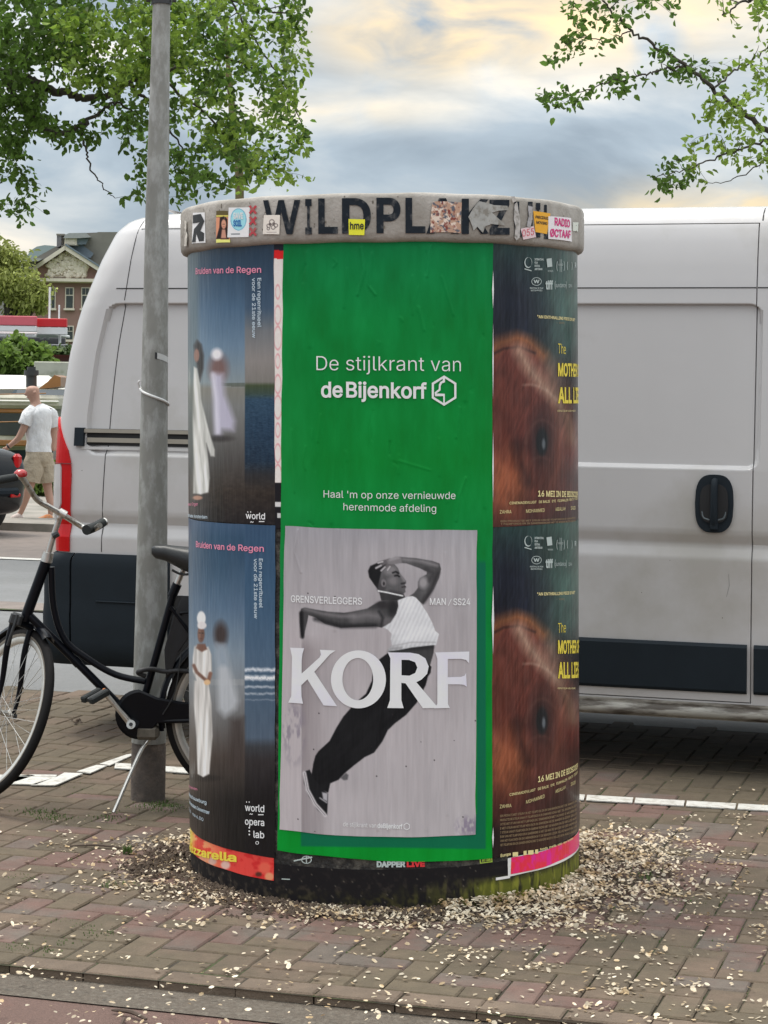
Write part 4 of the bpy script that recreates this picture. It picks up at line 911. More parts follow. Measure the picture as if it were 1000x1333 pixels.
# film posters on the right
f1 = cpatch('poster', [(tat(640, 330), zt), (TH_R, zt), (TH_R, zat(642, 686) - .004), (tat(641, 686), zat(642, 686))], R1, a_film(0), .0034, .0028, M_gloss, relief=.0014, edge=.003, seed=51, lab='upper dark film poster with the close view of a brown animal eye')
f2 = cpatch('poster', [(tat(640, 687), zat(642, 687)), (TH_R, zat(642, 687)), (TH_R, zat(642, 1117)), (tat(640, 1117), zat(642, 1117))], R1 + .0003, a_film(363), .0034, .0028, M_gloss, relief=.0014, edge=.003, seed=52, lab='lower dark film poster with the close view of a brown animal eye')
for par, o in ((f1, 0), (f2, 362)):
    w = lambda x: 630 + x / 3.51
    R2 = R1
    ctext(par, 'The', 725.5, 735.5, 462 + o + (4 if o else 0) * 0 + (-2 if not o else 0), 19, R2, I_yel, -.005, 461 + o)
    a = 489 if not o else 850
    ctext(par, 'MOTHER OF', 725.5, 752.6, a, 23, R2, I_yel, .03, a + (1 if not o else -1), res_step=.02); ctext(par, 'ALL LIES', 725.5, 752.0, a + 35 - (3 if o else 0), 28, R2, I_yel, .03, a + (35 if not o else 31), res_step=.02)
    b = 646 if not o else 1018
    ctext(par, '16 MEI IN DE BIOSCOOP', 699.5, 751, b, 10.5, R2, I_cream, .02, b + (1 if not o else -18), res_step=.02)
    ctext(par, 'CINEMADEVLUGT   DE BALIE   EYE   FILMHALLEN   RIALTO   STUDIO K', 662.5, 751, 656.5 if not o else 1036, 4.6, R2, I_cream, .01, 650 if not o else 1006, res_step=.02)
    for t_, xa, xb in (('ZAHRA', 650, 665), ('MOHAMMED', 684, 708), ('ABDALLAH', 722, 735), ('SAID', 742, 748)):
        ya = (668.5, 663)if not o else (1052, 1020)
        f_ = lambda x: ya[0] + (ya[1] - ya[0]) * ((x - 650) / 98.0) ** 1.6
        ctext(par, t_, xa, xb, f_(xa), 6.4, R2, I_cream, .0, f_(xb))
    # festival marks
    dy = 0 if not o else 362.5
    def fm(x): return 630 + x / 3.51
    ctext(par, 'tiff', 709.3, 718.8, 376.2 + dy, 15, R2, I_dw, .035)
    ctext(par, '(sundance)', 721, 736.5, 374 + dy, 8, R2, I_dw, .0); ctext(par, '(       )', 721, 736.5, 375 + dy, 13, R2, I_dw, -.01); ctext(par, 'IDFA', 739, 743.5, 374 + dy, 6, R2, I_dw, .0)
    cshape(par, [ring(697.5, 366.5 + dy, 6.6, 5.4, 28), ring(697.5, 366.5 + dy, 5.9, 4.7, 28)], R2, I_dw, 'printed_mark'); ctext(par, 'w', 693.5, 701.5, 368.5 + dy, 8, R2, I_dw, .02)
    for k, (t_, xa, xb) in enumerate((('FESTIVAL DE FILM', 689, 706), ('SELECTION OFFICIELLE', 690, 705))): ctext(par, t_, xa, xb, 376 + 3 * k + dy, 2.6, R2, I_dw, .02)
    for k, t_ in enumerate(('INTERNATIONAL', 'FILM', 'FESTIVAL', 'AMSTERDAM')): ctext(par, t_, 695, (707, 699, 702, 705)[k], 339 + 4.2 * k + dy, 3.6, R2, I_dw, .03)
    cshape(par, [[(710.4, 337 + dy), (717, 336 + dy), (718, 347 + dy), (711.6, 348 + dy)]], R2, I_dw, 'printed_mark'); ctext(par, 'WINNER', 712, 719, 354 + dy, 3.2, R2, I_dw, .0)
    cshape(par, [stroke((682, 350 + dy), (691, 352.6 + dy), 1.2)], R2, I_dw, 'printed_mark'); cshape(par, [ring(686.6, 342 + dy, 4.8, 7, 24), ring(687.4, 341.4 + dy, 4.4, 6.2, 24)], R2, I_dw, 'printed_mark')
    ctext(par, '( || )', 723.5, 734, 351 + dy, 15, R2, I_dw, .0); ctext(par, '(   )', 737, 744, 350 + dy, 13, R2, I_dw, .0); ctext(par, 'R', 747, 749, 348 + dy, 9, R2, I_dw, .03); ctext(par, 'YANG', 725, 732, 346 + dy, 4, R2, I_dw, .0)
    ctext(par, '"AN ENTHRALLING PIECE OF ART"', 698.5, 747.5, (414 if not o else 775), 5.4, R2, I_cream, .02, (418.5 if not o else 773)); ctext(par, '-- Variety', 723, 734, (421.5 if not o else 781), 4.2, R2, I_dim, .0)
    ctext(par, 'EEN FILM VAN ASMAE', 725, 748, (536 if not o else 897), 3.4, R2, I_cream, .0)
junk = 'EEN PRODUCTIE MET STEUN VAN HET FILMFONDS EN IN SAMENWERKING MET DE MAKERS MUZIEK GELUID MONTAGE CAMERA REGIE'
for k in range(8): 
    ya, yb_ = 1063.5 + k * 5.4, 1063.5 + k * 5.4 - 30 - k * .6
    s_ = junk[k * 4:] + junk[:k * 3]
    n_ = 6
    for j in range(n_):
        xa = 650.5 + (750.5 - 650.5) * j / n_; xb = 650.5 + (750.5 - 650.5) * (j + .96) / n_
        f_ = lambda x: ya - 34 * (1 - math.sqrt(max(0, 1 - ((x - 498) / 258) ** 2))) * 1.0 + 34 * (1 - math.sqrt(1 - (152.5 / 258) ** 2))
        ctext(f2, s_[j * 13:(j + 1) * 13 - 1].strip() or 'FILM', xa, xb, f_(xa), 4.0, R1, I_dim, .02, f_(xb), res=1)
for (a_, b_), w_ in zip(((667, 674), (681, 685), (687, 694), (696, 700)), (5, 5, 5, 5)):
    y = 1112 - (a_ - 667) * .12; cshape(f2, [[(a_, y - 2.6), (b_, y - 3.2), (b_, y + 2.4), (a_, y + 3)]], R1, I_cream, 'printed_mark', zoff=.0022)
ctext(f2, 'Europa', 651, 664, 1115.5, 5.4, R1, I_cream, .02, 1113); ctext(f2, 'fonds  media  vpro  npo  kunsten', 702, 745, 1107, 4, R1, I_cream, .02, 1092)
for k in range(2): ctext(f1, junk[k * 30: k * 30 + 60], 651, 748, 679.5 + k * 3.6 - 0, 3.2, R1, I_dim, .02, 675 + k * 3.6, res=1)

# leftovers at the foot of the column
def a_mozz(px, py, s, z):
    im = np.ones(px.shape + (3,)) * np.array((206, 64, 58.))
    im = put(im, np.clip((300 - px) / 34, 0, 1), (228, 142, 96)); n = fbm(px / 9, py / 7, 3, 101)
    im = put(im, np.clip((n - .5) * 8, 0, 1), (188, 30, 34), .7)
    for cx, cy, r, c in ((277, 1121, 5.5, (190, 160, 150)), (294, 1126, 6, (206, 178, 168)), (345, 1130, 8, (228, 96, 76)), (351, 1141, 6, (235, 150, 110)), (265, 1117, 6, (236, 150, 120))):
        im = put(im, emask(px, py, cx, cy, r, r * .9, .5), c, .9)
    im = put(im, emask(px, py, 337, 1138, 4, 3, .6), (60, 40, 30), .8)
    im = put(im, np.clip((256 - px) / 8, 0, 1) * np.clip((1108 - py) / 5, 0, 1), (232, 200, 70)); return im
mz = cpatch('poster', [(TH_L, zat(357, 1113)), (tat(357, 1113), zat(357, 1113)), (tat(357, 1146), zat(357, 1146)), (TH_L, zat(357, 1142))], RB - .0006, a_mozz, .003, .003, M_gloss, relief=.0008, edge=.003, seed=61, lab='low strip of a red and yellow food poster with cut off letters')
ctext(mz, 'Mozzarella', 247, 309, 1105, 15, RB - .0006, I_yel, .03, 1121.5)
def a_pink(px, py, s, z):
    im = np.ones(px.shape + (3,)) * np.array((214, 44, 104.)); n = fbm(px / 6, py / 9, 3, 111)
    return put(put(im, np.clip((n - .5) * 8, 0, 1), (226, 50, 60), .8), np.clip((fbm(px / 5, py / 12, 3, 115) - .55) * 8, 0, 1), (204, 40, 150), .7)
def white_p(px, py, s, z): return flat((206, 204, 200))(px, py, s, z)
za = zat(664, 1141)
cpatch('poster', [(tat(661.5, 1120), zat(662, 1117)), (TH_R, zat(662, 1117) - .0), (TH_R, za), (tat(661.5, 1142), za)], RB - .0012, white_p, .004, .003, relief=.0006, edge=.004, seed=70, lab='white margin of an old poster at the foot of the column')
cpatch('poster', [(tat(665, 1120), zat(665, 1117)), (TH_R, zat(665, 1116)), (TH_R, za + .006), (tat(665, 1138), za + .006)], RB - .0004, a_pink, .003, .003, M_gloss, relief=.0006, edge=.004, seed=71, lab='bright pink and red strip of an old poster near the foot')
cpatch('poster', cq(RB, (645.5, 1142.5), (664, 1139.5), (664, 1143), (645.5, 1146)), RB - .0006, white_p, .003, .002, relief=.0004, seed=72, lab='short white paper shred beside the pink strip')
def a_base(px, py, s, z):
    im = np.ones(px.shape + (3,)) * np.array((24, 22, 24.)); n = fbm(s * 60, z * 60, 4, 121)
    im = put(im, np.clip((n - .55) * 7, 0, 1) * np.clip((.14 - z) / .12, .15, 1), (66, 58, 50), .8)
    m = np.clip((s - .02) / .35, 0, 1) * np.clip((.085 + .02 * fbm(s * 20, z * 0, 2, 5) - z) / .03, 0, 1)
    im = put(im, m * np.clip((fbm(s * 50, z * 14, 4, 131) - .22 - .25 * (s < .3)) * 5, 0, 1), (96, 100, 34), .85)
    im = put(im, m * np.clip((fbm(s * 70, z * 18, 3, 137) - .5) * 6, 0, 1), (140, 140, 54), .6)
    im = put(im, (1 - np.clip(np.abs(s) / .5, 0, 1)) * np.clip((.07 - z) / .03, 0, 1) * np.clip((n - .4) * 5, 0, 1), (58, 56, 26), .6)
    d = h2(np.floor(s * 260), np.floor(z * 260), 9) > .992; return put(im, d * 1.0, (120, 112, 100), .6)
cpatch('base_band', [(math.radians(-150), .135), (math.radians(150), .135), (math.radians(150), -.03), (math.radians(-150), -.03)], RB - .0026, a_base, .004, .004, M_print, relief=.0012, seed=81)
ctext(column, 'DAPPER', 490.5, 528, 1128.2, 9.5, RB, I_dw, .05, 1128, name='printed_mark', zoff=.002); ctext(column, 'LIVE', 529.5, 553, 1128, 9.5, RB, I_red, .05, 1127.5, name='printed_mark', zoff=.002)
cshape(column, [ring(399.5, 1119, 6.8, 5.2, 24), ring(399.5, 1119, 5.6, 4.2, 24)], RB, I_dw, 'printed_mark', zoff=.0024); cshape(column, [stroke((383, 1120.5), (407, 1115.5), 1.8)], RB, I_dw, 'printed_mark', zoff=.0028); cshape(column, [stroke((399.5, 1114), (399.5, 1124), 1.2)], RB, I_dw, 'printed_mark', zoff=.0030)
cshape(column, [[(624, 1117), (640, 1114.5), (640.6, 1122), (624.5, 1124)], [(625.2, 1118), (639, 1115.8), (639.5, 1121), (625.6, 1122.8)]], RB, I_lime, 'printed_mark', zoff=.0024); ctext(column, 'ATTIEK', 627, 638.5, 1121.5, 5.6, RB, I_lime, .03, 1120, name='printed_mark')
cshape(column, [stroke((367, 1144), (378, 1144.6), 1.3)], RB, I_dw, 'printed_mark', zoff=.0016)

# ================================================================== PETALS, LITTER, TUFTS
M_petal = mat('dry_elm_seeds', (.80, .70, .54), .8, var=.12, vscale=30, island=.38, transl=.25, c2=(.50, .36, .20), c2amt=.62, c2scale=11)
M_debris = mat('wet_debris', (.075, .052, .036), .95, var=.4, vscale=40, bump=1.0, bscale=90)
M_moss = mat('weeds', (.085, .14, .035), .8, var=.25, vscale=20, island=.3, transl=.3)
M_twig = mat('twig_bark', (.085, .06, .045), .9, var=.3, vscale=60)
def petals(name, pts, smin, smax, m, parent=None):
    n = len(pts); pts = np.asarray(pts)
    ang = rng.uniform(0, 2 * PI, n); s = rng.uniform(smin, smax, n); asp = rng.uniform(.5, 1.0, n); tl = rng.normal(0, 1, (n, 2)) * pts[:, 3:4]
    V = []
    loc = [(-.5, 0), (-.22, .42), (.25, .40), (.5, .05), (.22, -.42), (-.25, -.38)]
    c, sn = np.cos(ang), np.sin(ang); cup = rng.uniform(-.1, .28, n)
    for i, (lx, ly) in enumerate(loc):
        x = lx * s; y = ly * s * asp
        zz_ = x * tl[:, 0] + y * tl[:, 1] + (abs(ly)) * s * cup
        V.append(np.stack([pts[:, 0] + x * c - y * sn, pts[:, 1] + x * sn + y * c, pts[:, 2] + zz_ + s * .12 * (tl[:, 0] ** 2) ** .5], -1))
    V = np.stack(V, 1).reshape(-1, 3)
    base = np.arange(n)[:, None] * 6
    Fc = np.concatenate([base + np.array([[0, 1, 2, 3]]), base + np.array([[0, 3, 4, 5]])], 0)
    me = npmesh(name, V, Fc, 4); return link(name, me, m, parent)
pp = []
def clump(): return (rng.normal(0, 1), rng.normal(0, 1))
centers = []
for _ in range(190):                                      # loose drifts all over the pavement
    px, py = rng.uniform(-60, 1060), rng.uniform(1050, 1345); g = G(px, py); centers.append((g.x, g.y))
def height_ring(d, ang):
    return 0
def in_ok(x, y): return math.hypot(x - CX, y - CY) > RB + .004
def dens(x, y):
    d = math.hypot(x - CX, y - CY) - RB; a = math.atan2(x - CX, CY - y)
    right = .55 + .45 * math.sin(min(max(a, -1.4), 1.5))
    return d, right
# thick ring
def ringh(a, d):
    w = .07 + .17 * max(0, math.sin(a * 1.0 - .15)) ** 1.2 + .05 * math.sin(a * 5 + 1) ** 2 + (.06 if a < -.7 else 0)
    return w
for _ in range(11500):
    a = rng.uniform(-2.2, 2.3); r = abs(rng.normal(0, 1)); w = ringh(a, 0)
    patch = vn(np.array([a * 5.0 + 20]), np.array([r * 1.5]), 77)[0]
    keep = (.26 if a < -.35 else (.55 if a < .25 else 1.15)) * (.25 + 1.5 * patch)
    if rng.random() > keep: continue
    d = r * w * (.6 + .9 * vn(np.array([a * 7.0 + 50]), np.array([1.0]), 78)[0])
    if d > .6: continue
    x = CX + (RB + .006 + d) * math.sin(a); y = CY - (RB + .006 + d) * math.cos(a)
    hgt = max(0, (.036 if a > .25 else .012) * (1 - d / (w * 1.5))) * rng.uniform(.5, 1.1)
    pp.append((x, y, .004 + hgt, .34))
for _ in range(4000):
    px = rng.uniform(-80, 1080); py = 1010 + 335 * rng.random() ** .8
    g = G(px, py); d, rt = dens(g.x, g.y)
    if d < .01: continue
    pr = .10 + .62 * math.exp(-d / .38) + (.16 if px > 560 else 0)
    if py < 1060: pr *= .35
    n_ = vn(np.array([g.x * 4.0]), np.array([g.y * 4.0]), 5)[0]
    if rng.random() > pr * (.35 + 1.5 * n_ * n_ * 1.6): continue
    pp.append((g.x, g.y, .006, .22))
for cx, cy in centers:
    d, rt = dens(cx, cy)
    if d < .05: continue
    for _ in range(int(rng.integers(3, 16) * (1.2 if cx > .3 else .6))):
        x, y = cx + rng.normal(0, .035), cy + rng.normal(0, .03)
        if in_ok(x, y): pp.append((x, y, .006 + abs(rng.normal(0, .003)), .3))
tag(petals('fallen_petals', pp, .008, .0205, M_petal), 'pale dry elm seeds drifted round the foot of the column', 'petals', kind='stuff')
# dark crumbly litter under the petals
mb = MB()
def lump(mb, x, y, z, s):
    vs = []; n = 6
    for k in range(n):
        a = 2 * PI * k / n + rng.uniform(-.3, .3); r = s * rng.uniform(.6, 1.2); vs.append((x + r * math.cos(a), y + r * math.sin(a), z - .004))
    vs.append((x + rng.uniform(-.2, .2) * s, y, z + s * rng.uniform(.25, .6)))
    mb.add(vs, [(k, (k + 1) % n, n) for k in range(n)])
for _ in range(2100):
    a = rng.uniform(-1.9, 2.0); w = ringh(a, 0) * .8 + .02; d = abs(rng.normal(0, 1)) * w
    x = CX + (RB + d) * math.sin(a); y = CY - (RB + d) * math.cos(a)
    lump(mb, x, y, max(0, .020 * (1 - d / (2 * w))), rng.uniform(.004, .013))
for px, py, sx, sy, n in ((185, 1132, 22, 7, 160), (215, 1120, 30, 14, 160), (778, 1101, 6, 4, 30), (792, 1124, 6, 4, 26), (100, 941, 8, 3, 16)):
    for _ in range(n):
        g = G(px + rng.normal(0, sx * .6), py + rng.normal(0, sy * .6)); lump(mb, g.x, g.y, abs(rng.normal(0, .012)), rng.uniform(.005, .014))
tag(mb.build('litter', M_debris, None, None), 'dark crumbly plant litter heaped against the foot of the column', 'litter', kind='stuff')
# moss in the joints and small weeds
mb = MB()
def blade(mb, p, h, lean, w):
    a = rng.uniform(0, 2 * PI); d = Vector((math.cos(a), math.sin(a), 0)); q = Vector((-d.y, d.x, 0)) * w
    t = p + d * lean + Vector((0, 0, h)); m_ = p + d * lean * .35 + Vector((0, 0, h * .6))
    mb.add([p - q, p + q, m_ + q * .7, t, m_ - q * .7], [(0, 1, 2, 4), (4, 2, 3)])
for px, py, n, s in ((165, 1112, 60, .035), (147, 1153, 18, .02), (838, 1142, 26, .03), (50, 1058, 130, .012), (70, 1064, 120, .012), (195, 1050, 90, .014), (215, 1048, 90, .016), (140, 1065, 80, .013), (128, 1216, 40, .012), (30, 1143, 50, .012), (902, 1173, 26, .012), (78, 1120, 40, .01),
                     (60, 1236, 30, .008), (30, 1233, 30, .008), (10, 1232, 30, .008), (78, 1226, 20, .008), (82, 1200, 26, .008), (110, 1206, 20, .008), (720, 1302, 30, .008), (225, 1052, 60, .016)):
    for _ in range(n):
        sp = 2.0 if s > .03 else 13; g = G(px + rng.normal(0, sp), py + rng.normal(0, sp * .22)); blade(mb, Vector((g.x, g.y, -.004)), s * rng.uniform(.5, 1.2), s * rng.uniform(.1, .9), .0018 + s * .05)
for _ in range(2600):
    u, v = rng.uniform(-2.5, 2.5), rng.uniform(0, 3.3)
    if vn(np.array([u * 1.3]), np.array([v * 2.0]), 15)[0] < .60: continue
    if rng.random() < .5: u = round(u / BC) * BC + rng.normal(0, .002)
    else: v = V_OFF + round((v - V_OFF) / BC) * BC + rng.normal(0, .002)
    p = UV(u, v, -.006)
    if in_ok(p.x, p.y): blade(mb, p, rng.uniform(.005, .011), .004, .0022)
tag(mb.build('joint_moss', M_moss, None, None), 'moss and small weeds growing in the brick joints', 'moss', kind='stuff')
def twig(p0, p1, r, lab):
    a, b = G(*p0), G(*p1); a.z = b.z = r * .9 - (.03 if p0[1] > 1290 else -.003); m_ = (a + b) / 2 + Vector((.004, .006, .006)); 
    o = MB().tube(spline([a, m_, b], 4), [r * .5, r * .7, r * .8, r, r, r, r * .9, r * .8, r * .6], 6).build('twig', M_twig); tag(o, lab, 'twig')
twig((146, 1303), (191, 1315), .006, 'longer dark twig lying on the red cycle path')
twig((157, 1324), (161, 1313), .005, 'short stub of a twig beside the longer one on the red path')
twig((86, 1104), (158, 1106), .004, 'thin dark stick lying on the bricks left of the column')

# ================================================================== LAMP POLE
M_pole = mat('galvanised_steel', (.36, .365, .35), .66, .15, var=.12, vscale=14, bump=.15, bscale=60, c2=(.24, .24, .22), c2amt=.8, c2scale=20, stretch=(1, 1, .45))
M_polelow = mat('rusty_pole_foot', (.105, .088, .078), .85, .1, var=.25, vscale=30, bump=.4, bscale=120, c2=(.15, .12, .10), c2amt=.6, c2scale=14)
M_dark = mat('dark_fitting', (.03, .032, .034), .5, var=.15, vscale=20)
M_tape = mat('white_plastic', (.7, .7, .69), .45, var=.06, vscale=30)
YP = 8.66
pole = empty('lamp_post', P(193, 1040, YP) * 1.0, 'tall grey galvanised lamp post rising in front of the white van, behind the bicycle', 'lamp post')
pole.location.z = 0
pb = G(192.5, 1043.5); pole.location = (pb.x, pb.y + .07, 0)
PA = Vector(pole.location); YPc = PA.y
def polept(py):      # axis measured in the photograph
    x = np.interp(py, [-900, 0, 280, 600, 860, 960, 1043], [226, 210.5, 204.5, 200, 196, 194, 192.5])
    return P(float(x), py, YPc)
def poler(py): return float(np.interp(py, [-900, 0, 280, 600, 860, 962, 1043], [8.6, 11.2, 15.2, 18.2, 21.6, 22.4, 22.6])) / F * YPc
ys = [966, 900, 860, 780, 700, 600, 500, 400, 280, 140, 4]
MB().tube([polept(y) - PA for y in ys], [poler(y) for y in ys], 40).build('shaft', M_pole, pole, 60)
base = [polept(1043) - PA, polept(1000) - PA, polept(975) - PA, polept(966) - PA]; base[0].z = -.1
MB().tube(base, [.0705, .0705, .0705, .0675], 40).build('foot', M_polelow, pole, 60)
MB().tube([polept(6) - PA, polept(-8) - PA], [.042, .042], 28).build('collar', M_dark, pole, 60)
ys = [-8, -300, -900]
MB().tube([polept(y) - PA for y in ys], [poler(0) * .92, poler(-300) * .95, poler(-900)], 28).build('upper_shaft', M_pole, pole, 60)
for sx in (-1, 1):
    c = polept(1) - PA + Vector((sx * .045, -.01, 0)); MB().tube([c, c + Vector((sx * .016, 0, 0))], .008, 8).build('bolt', M_dark, pole)
top = polept(-900) - PA
arm = spline([top, top + Vector((.3, .2, .25)), top + Vector((1.0, .7, .35))], 6); MB().tube(arm, .026, 12).build('arm', M_pole, pole, 60)
MB().box((0, 0, 0), (.6, .22, .1), .04, M=Matrix.Translation(arm[-1]) @ Matrix.Rotation(.6, 4, 'Z')).build('lamp_head', M_dark, pole)
# cable tie and leftover tape
def band(name, py0, py1, th0, th1, w, m, bulge=.001):
    mb = MB(); vs = []; n = 24
    for k in range(n + 1):
        t = k / n; y = py0 + (py1 - py0) * t; c = polept(y) - PA; r = poler(y) + bulge; a = th0 + (th1 - th0) * t
        for h in (-w / 2, w / 2): vs.append((c.x + r * math.sin(a), c.y - r * math.cos(a), c.z + h))
    return mb.add(vs, [(2 * k, 2 * k + 2, 2 * k + 3, 2 * k + 1) for k in range(n)]).build(name, m, pole, 60)
MB().tube([polept(y) - PA + Vector((math.sin(a) * (poler(y) + .003), -math.cos(a) * (poler(y) + .003), 0)) for y, a in [(505 + 22 * k / 20, -1.7 + 3.4 * k / 20) for k in range(21)]], .0055, 8).build('cable_tie', M_tape, pole, 60)
a0 = polept(505) - PA; MB().tube(spline([a0 + Vector((-.058, -.02, .0)), a0 + Vector((-.064, -.03, .02)), a0 + Vector((-.056, -.03, .03))], 4), .004, 6).build('cable_tie_tail', M_tape, pole)
band('tape', 463, 469, .25, 1.45, .024, mat('silver_tape', (.55, .56, .55), .4, var=.1), .0015)
band('tape_end', 463, 463.5, .10, .27, .026, M_dark, .002)

# ================================================================== THE VAN
M_van = mat('van_paint', (.545, .53, .525), .34, var=.04, vscale=1.5, coat=.5, c2=(.44, .42, .39), c2amt=.35, c2scale=1.1, bump=.02, bscale=3)
M_vdirt = mat('dirty_sill', (.38, .36, .32), .6, var=.25, vscale=12, c2=(.10, .085, .07), c2amt=.6, c2scale=9, stretch=(.5, .5, 3))
M_plast = mat('grey_plastic_trim', (.012, .018, .024), .7, var=.15, vscale=4, bump=.05, bscale=200, spec=.22)
M_seam = mat('dark_seam', (.012, .012, .013), .7, var=0)
M_under = mat('underbody', (.012, .012, .012), .9, var=.2)
M_glass = mat('dark_glass', (.015, .018, .02), .08, var=0, coat=.5)
M_tyre = mat('tyre_rubber', (.02, .02, .02), .8, var=.1, vscale=30)
M_rimm = mat('steel_wheel', (.30, .30, .30), .4, .6, var=.1)
M_lred = mat('red_lens', (.50, .003, .005), .25, var=.03, coat=.15, spec=.25)
M_lwhite = mat('clear_lens', (.52, .50, .50), .2, var=.03, coat=.6)
M_rail = mat('rail_metal', (.33, .30, .25), .4, .5, var=.1)
VA = Vector((-1.59, 10.26, 0)); VW = 2.05
van = empty('parked_van', VA, 'high roofed silvery white delivery van parked broadside behind the poster column', 'van')
def S0(u, z):
    """world->van: a point px,py on the side plane gives (u, z)"""
def vz(px, py):
    a, b = ray(px, py); Y = 9.78 / (1 - EM * a); X = a * Y
    return (Vector((X, Y, 0)) - VA).dot(E1), H + b * Y
ZT = 2.56
WZ = [(.20, -.05), (.262, -.03), (.30, -.008), (.37, 0), (.60, .016), (.90, .024), (.952, .027), (.968, .0262), (1.014, .010), (1.030, .0085), (1.070, .026), (1.090, .030), (1.2, .031), (1.345, .028), (1.352, .028), (2.075, -.012), (2.16, -.018), (2.30, -.035), (2.42, -.062), (2.452, -.078), (2.49, -.110), (2.515, -.155), (2.535, -.24), (2.55, -.45), (ZT, -VW / 2)]
def w_out(z): return float(np.interp(z, [a for a, _ in WZ], [b for _, b in WZ]))
UR0, UR1 = vz(122, 570)[0] - .02, vz(992, 480)[0]
def sstep(a, b, x):
    t = min(max((x - a) / (b - a), 0), 1)
    return t * t * (3 - 2 * t)
def recess(u, z, p=9):
    # rounded rectangle pressed into the side
    z0, z1 = 1.356, 2.088; cx, cz = (UR0 + UR1) / 2, (z0 + z1) / 2; hx, hz, r = (UR1 - UR0) / 2, (z1 - z0) / 2, .06
    lean = 0
    if p < 1: u = p
    qx, qz = abs(u - cx - lean) - hx + r, abs(z - cz) - hz + r
    d = math.hypot(max(qx, 0), max(qz, 0)) + min(max(qx, qz), 0) - r
    ledge = .020 if z < 1.45 else .007
    return .026 * (1 - sstep(-ledge, .0, d))
def u_rear(z): return float(np.interp(z, [.2, .9, 1.33, 1.55, 1.84, 2.07, 2.30, 2.44, 2.50, 2.53, 2.56], [.0, 0, -.006, -.003, .028, .078, .148, .200, .245, .31, .46]))
def rc(z): return float(np.interp(z, [.2, 1.2, 2.0, 2.56], [.10, .10, .13, .25]))
LEN = 5.41
def surf(p, z, off=0.0):
    """p: distance along the side from the rear corner, wrapping round the back below rc"""
    r = rc(z); wo = w_out(z); u0 = u_rear(z)
    if p >= r: u, w, nu, nw = p + u0 if p < 1 else p + u0 * max(0, 1 - (p - 1) / 1.0), wo - recess(p + (u0 if p < 1 else u0 * max(0, 2 - p)), z, p), 0, 1
    elif p > r - PI / 2 * r:
        a = (r - p) / r; u, w = u0 + r - r * math.sin(a), wo - r + r * math.cos(a); nu, nw = -math.sin(a), math.cos(a)
    else: u, w, nu, nw = u0, wo - r - ((r - PI / 2 * r) - p), -1, 0
    # front end of the van
    u += nu * off; w += nw * off
    return E1 * u - E2 * w + Vector((0, 0, z))
vus = [-.9, -.6, -.3] + list(np.linspace(-.06, .10, 12)) + list(np.arange(.12, .50, .012)) + list(np.arange(.5, 3.25, .06)) + list(np.arange(3.25, 3.42, .006)) + list(np.arange(3.43, 3.95, .04))
vzs = sorted(set([.262, .28, .30, .33, .37] + list(np.arange(.4, .95, .05)) + list(np.arange(.95, 1.10, .008)) + list(np.arange(1.1, 1.33, .04)) + list(np.arange(1.335, 1.39, .004)) + list(np.arange(1.4, 2.05, .05)) + list(np.arange(2.06, 2.12, .003)) + [2.14, 2.16, 2.2, 2.25, 2.3, 2.36, 2.42, 2.44, 2.452, 2.47, 2.49, 2.505, 2.515, 2.525, 2.535, 2.545, 2.55, ZT]))
DU0, DU1 = 2.10, vz(984, 480)[0]; DZ0, DZ1 = .335, 2.447
def body_fn(u, z):
    if u < .75: z = max(z, .42)
    d = -.022 if (DU0 < u < DU1 and DZ0 < z < DZ1) else 0
    return surf(u, z, d)
u_seq = sorted(set(vus + [DU0 - .001, DU0 + .001, DU1 - .001, DU1 + .001])); z_seq = sorted(set(vzs + [DZ0 - .001, DZ0 + .001, DZ1 - .001, DZ1 + .001]))
body = MB().grid(body_fn, u_seq, z_seq)
# cab: lofted from stations beyond the door (off the right edge of the picture)
prof_n = [(0, 2.53, -.10), (.5, 2.50, -.12)]
def cab_station(u, ztop, wide):
    return [E1 * u - E2 * (min(w_out(z) , .03) * wide - (1 - wide) * .3) + Vector((0, 0, z)) for z in np.linspace(.26, ztop, 14)] + [E1 * u - E2 * (-VW / 2) + Vector((0, 0, ztop + .03))]
st_ = [(3.93, 2.50, 1.0), (4.15, 2.45, 1.0), (4.45, 2.10, 1.0), (4.75, 1.55, 1.0), (5.0, 1.32, .98), (5.25, 1.15, .9), (5.38, .95, .75), (5.42, .55, .7)]
vs = []; 
for u, zt_, wd in st_:
    half_ = cab_station(u, zt_, wd)
    vs += half_
nn = 15
body.add(vs, [(i * nn + j, (i + 1) * nn + j, (i + 1) * nn + j + 1, i * nn + j + 1) for i in range(len(st_) - 1) for j in range(nn - 1)])
body.add([vs[(len(st_) - 1) * nn + j] for j in range(nn)] + [E1 * 5.42 + E2 * VW / 2 + Vector((0, 0, .26))], [tuple(range(nn + 1))])
n0 = len(body.v)
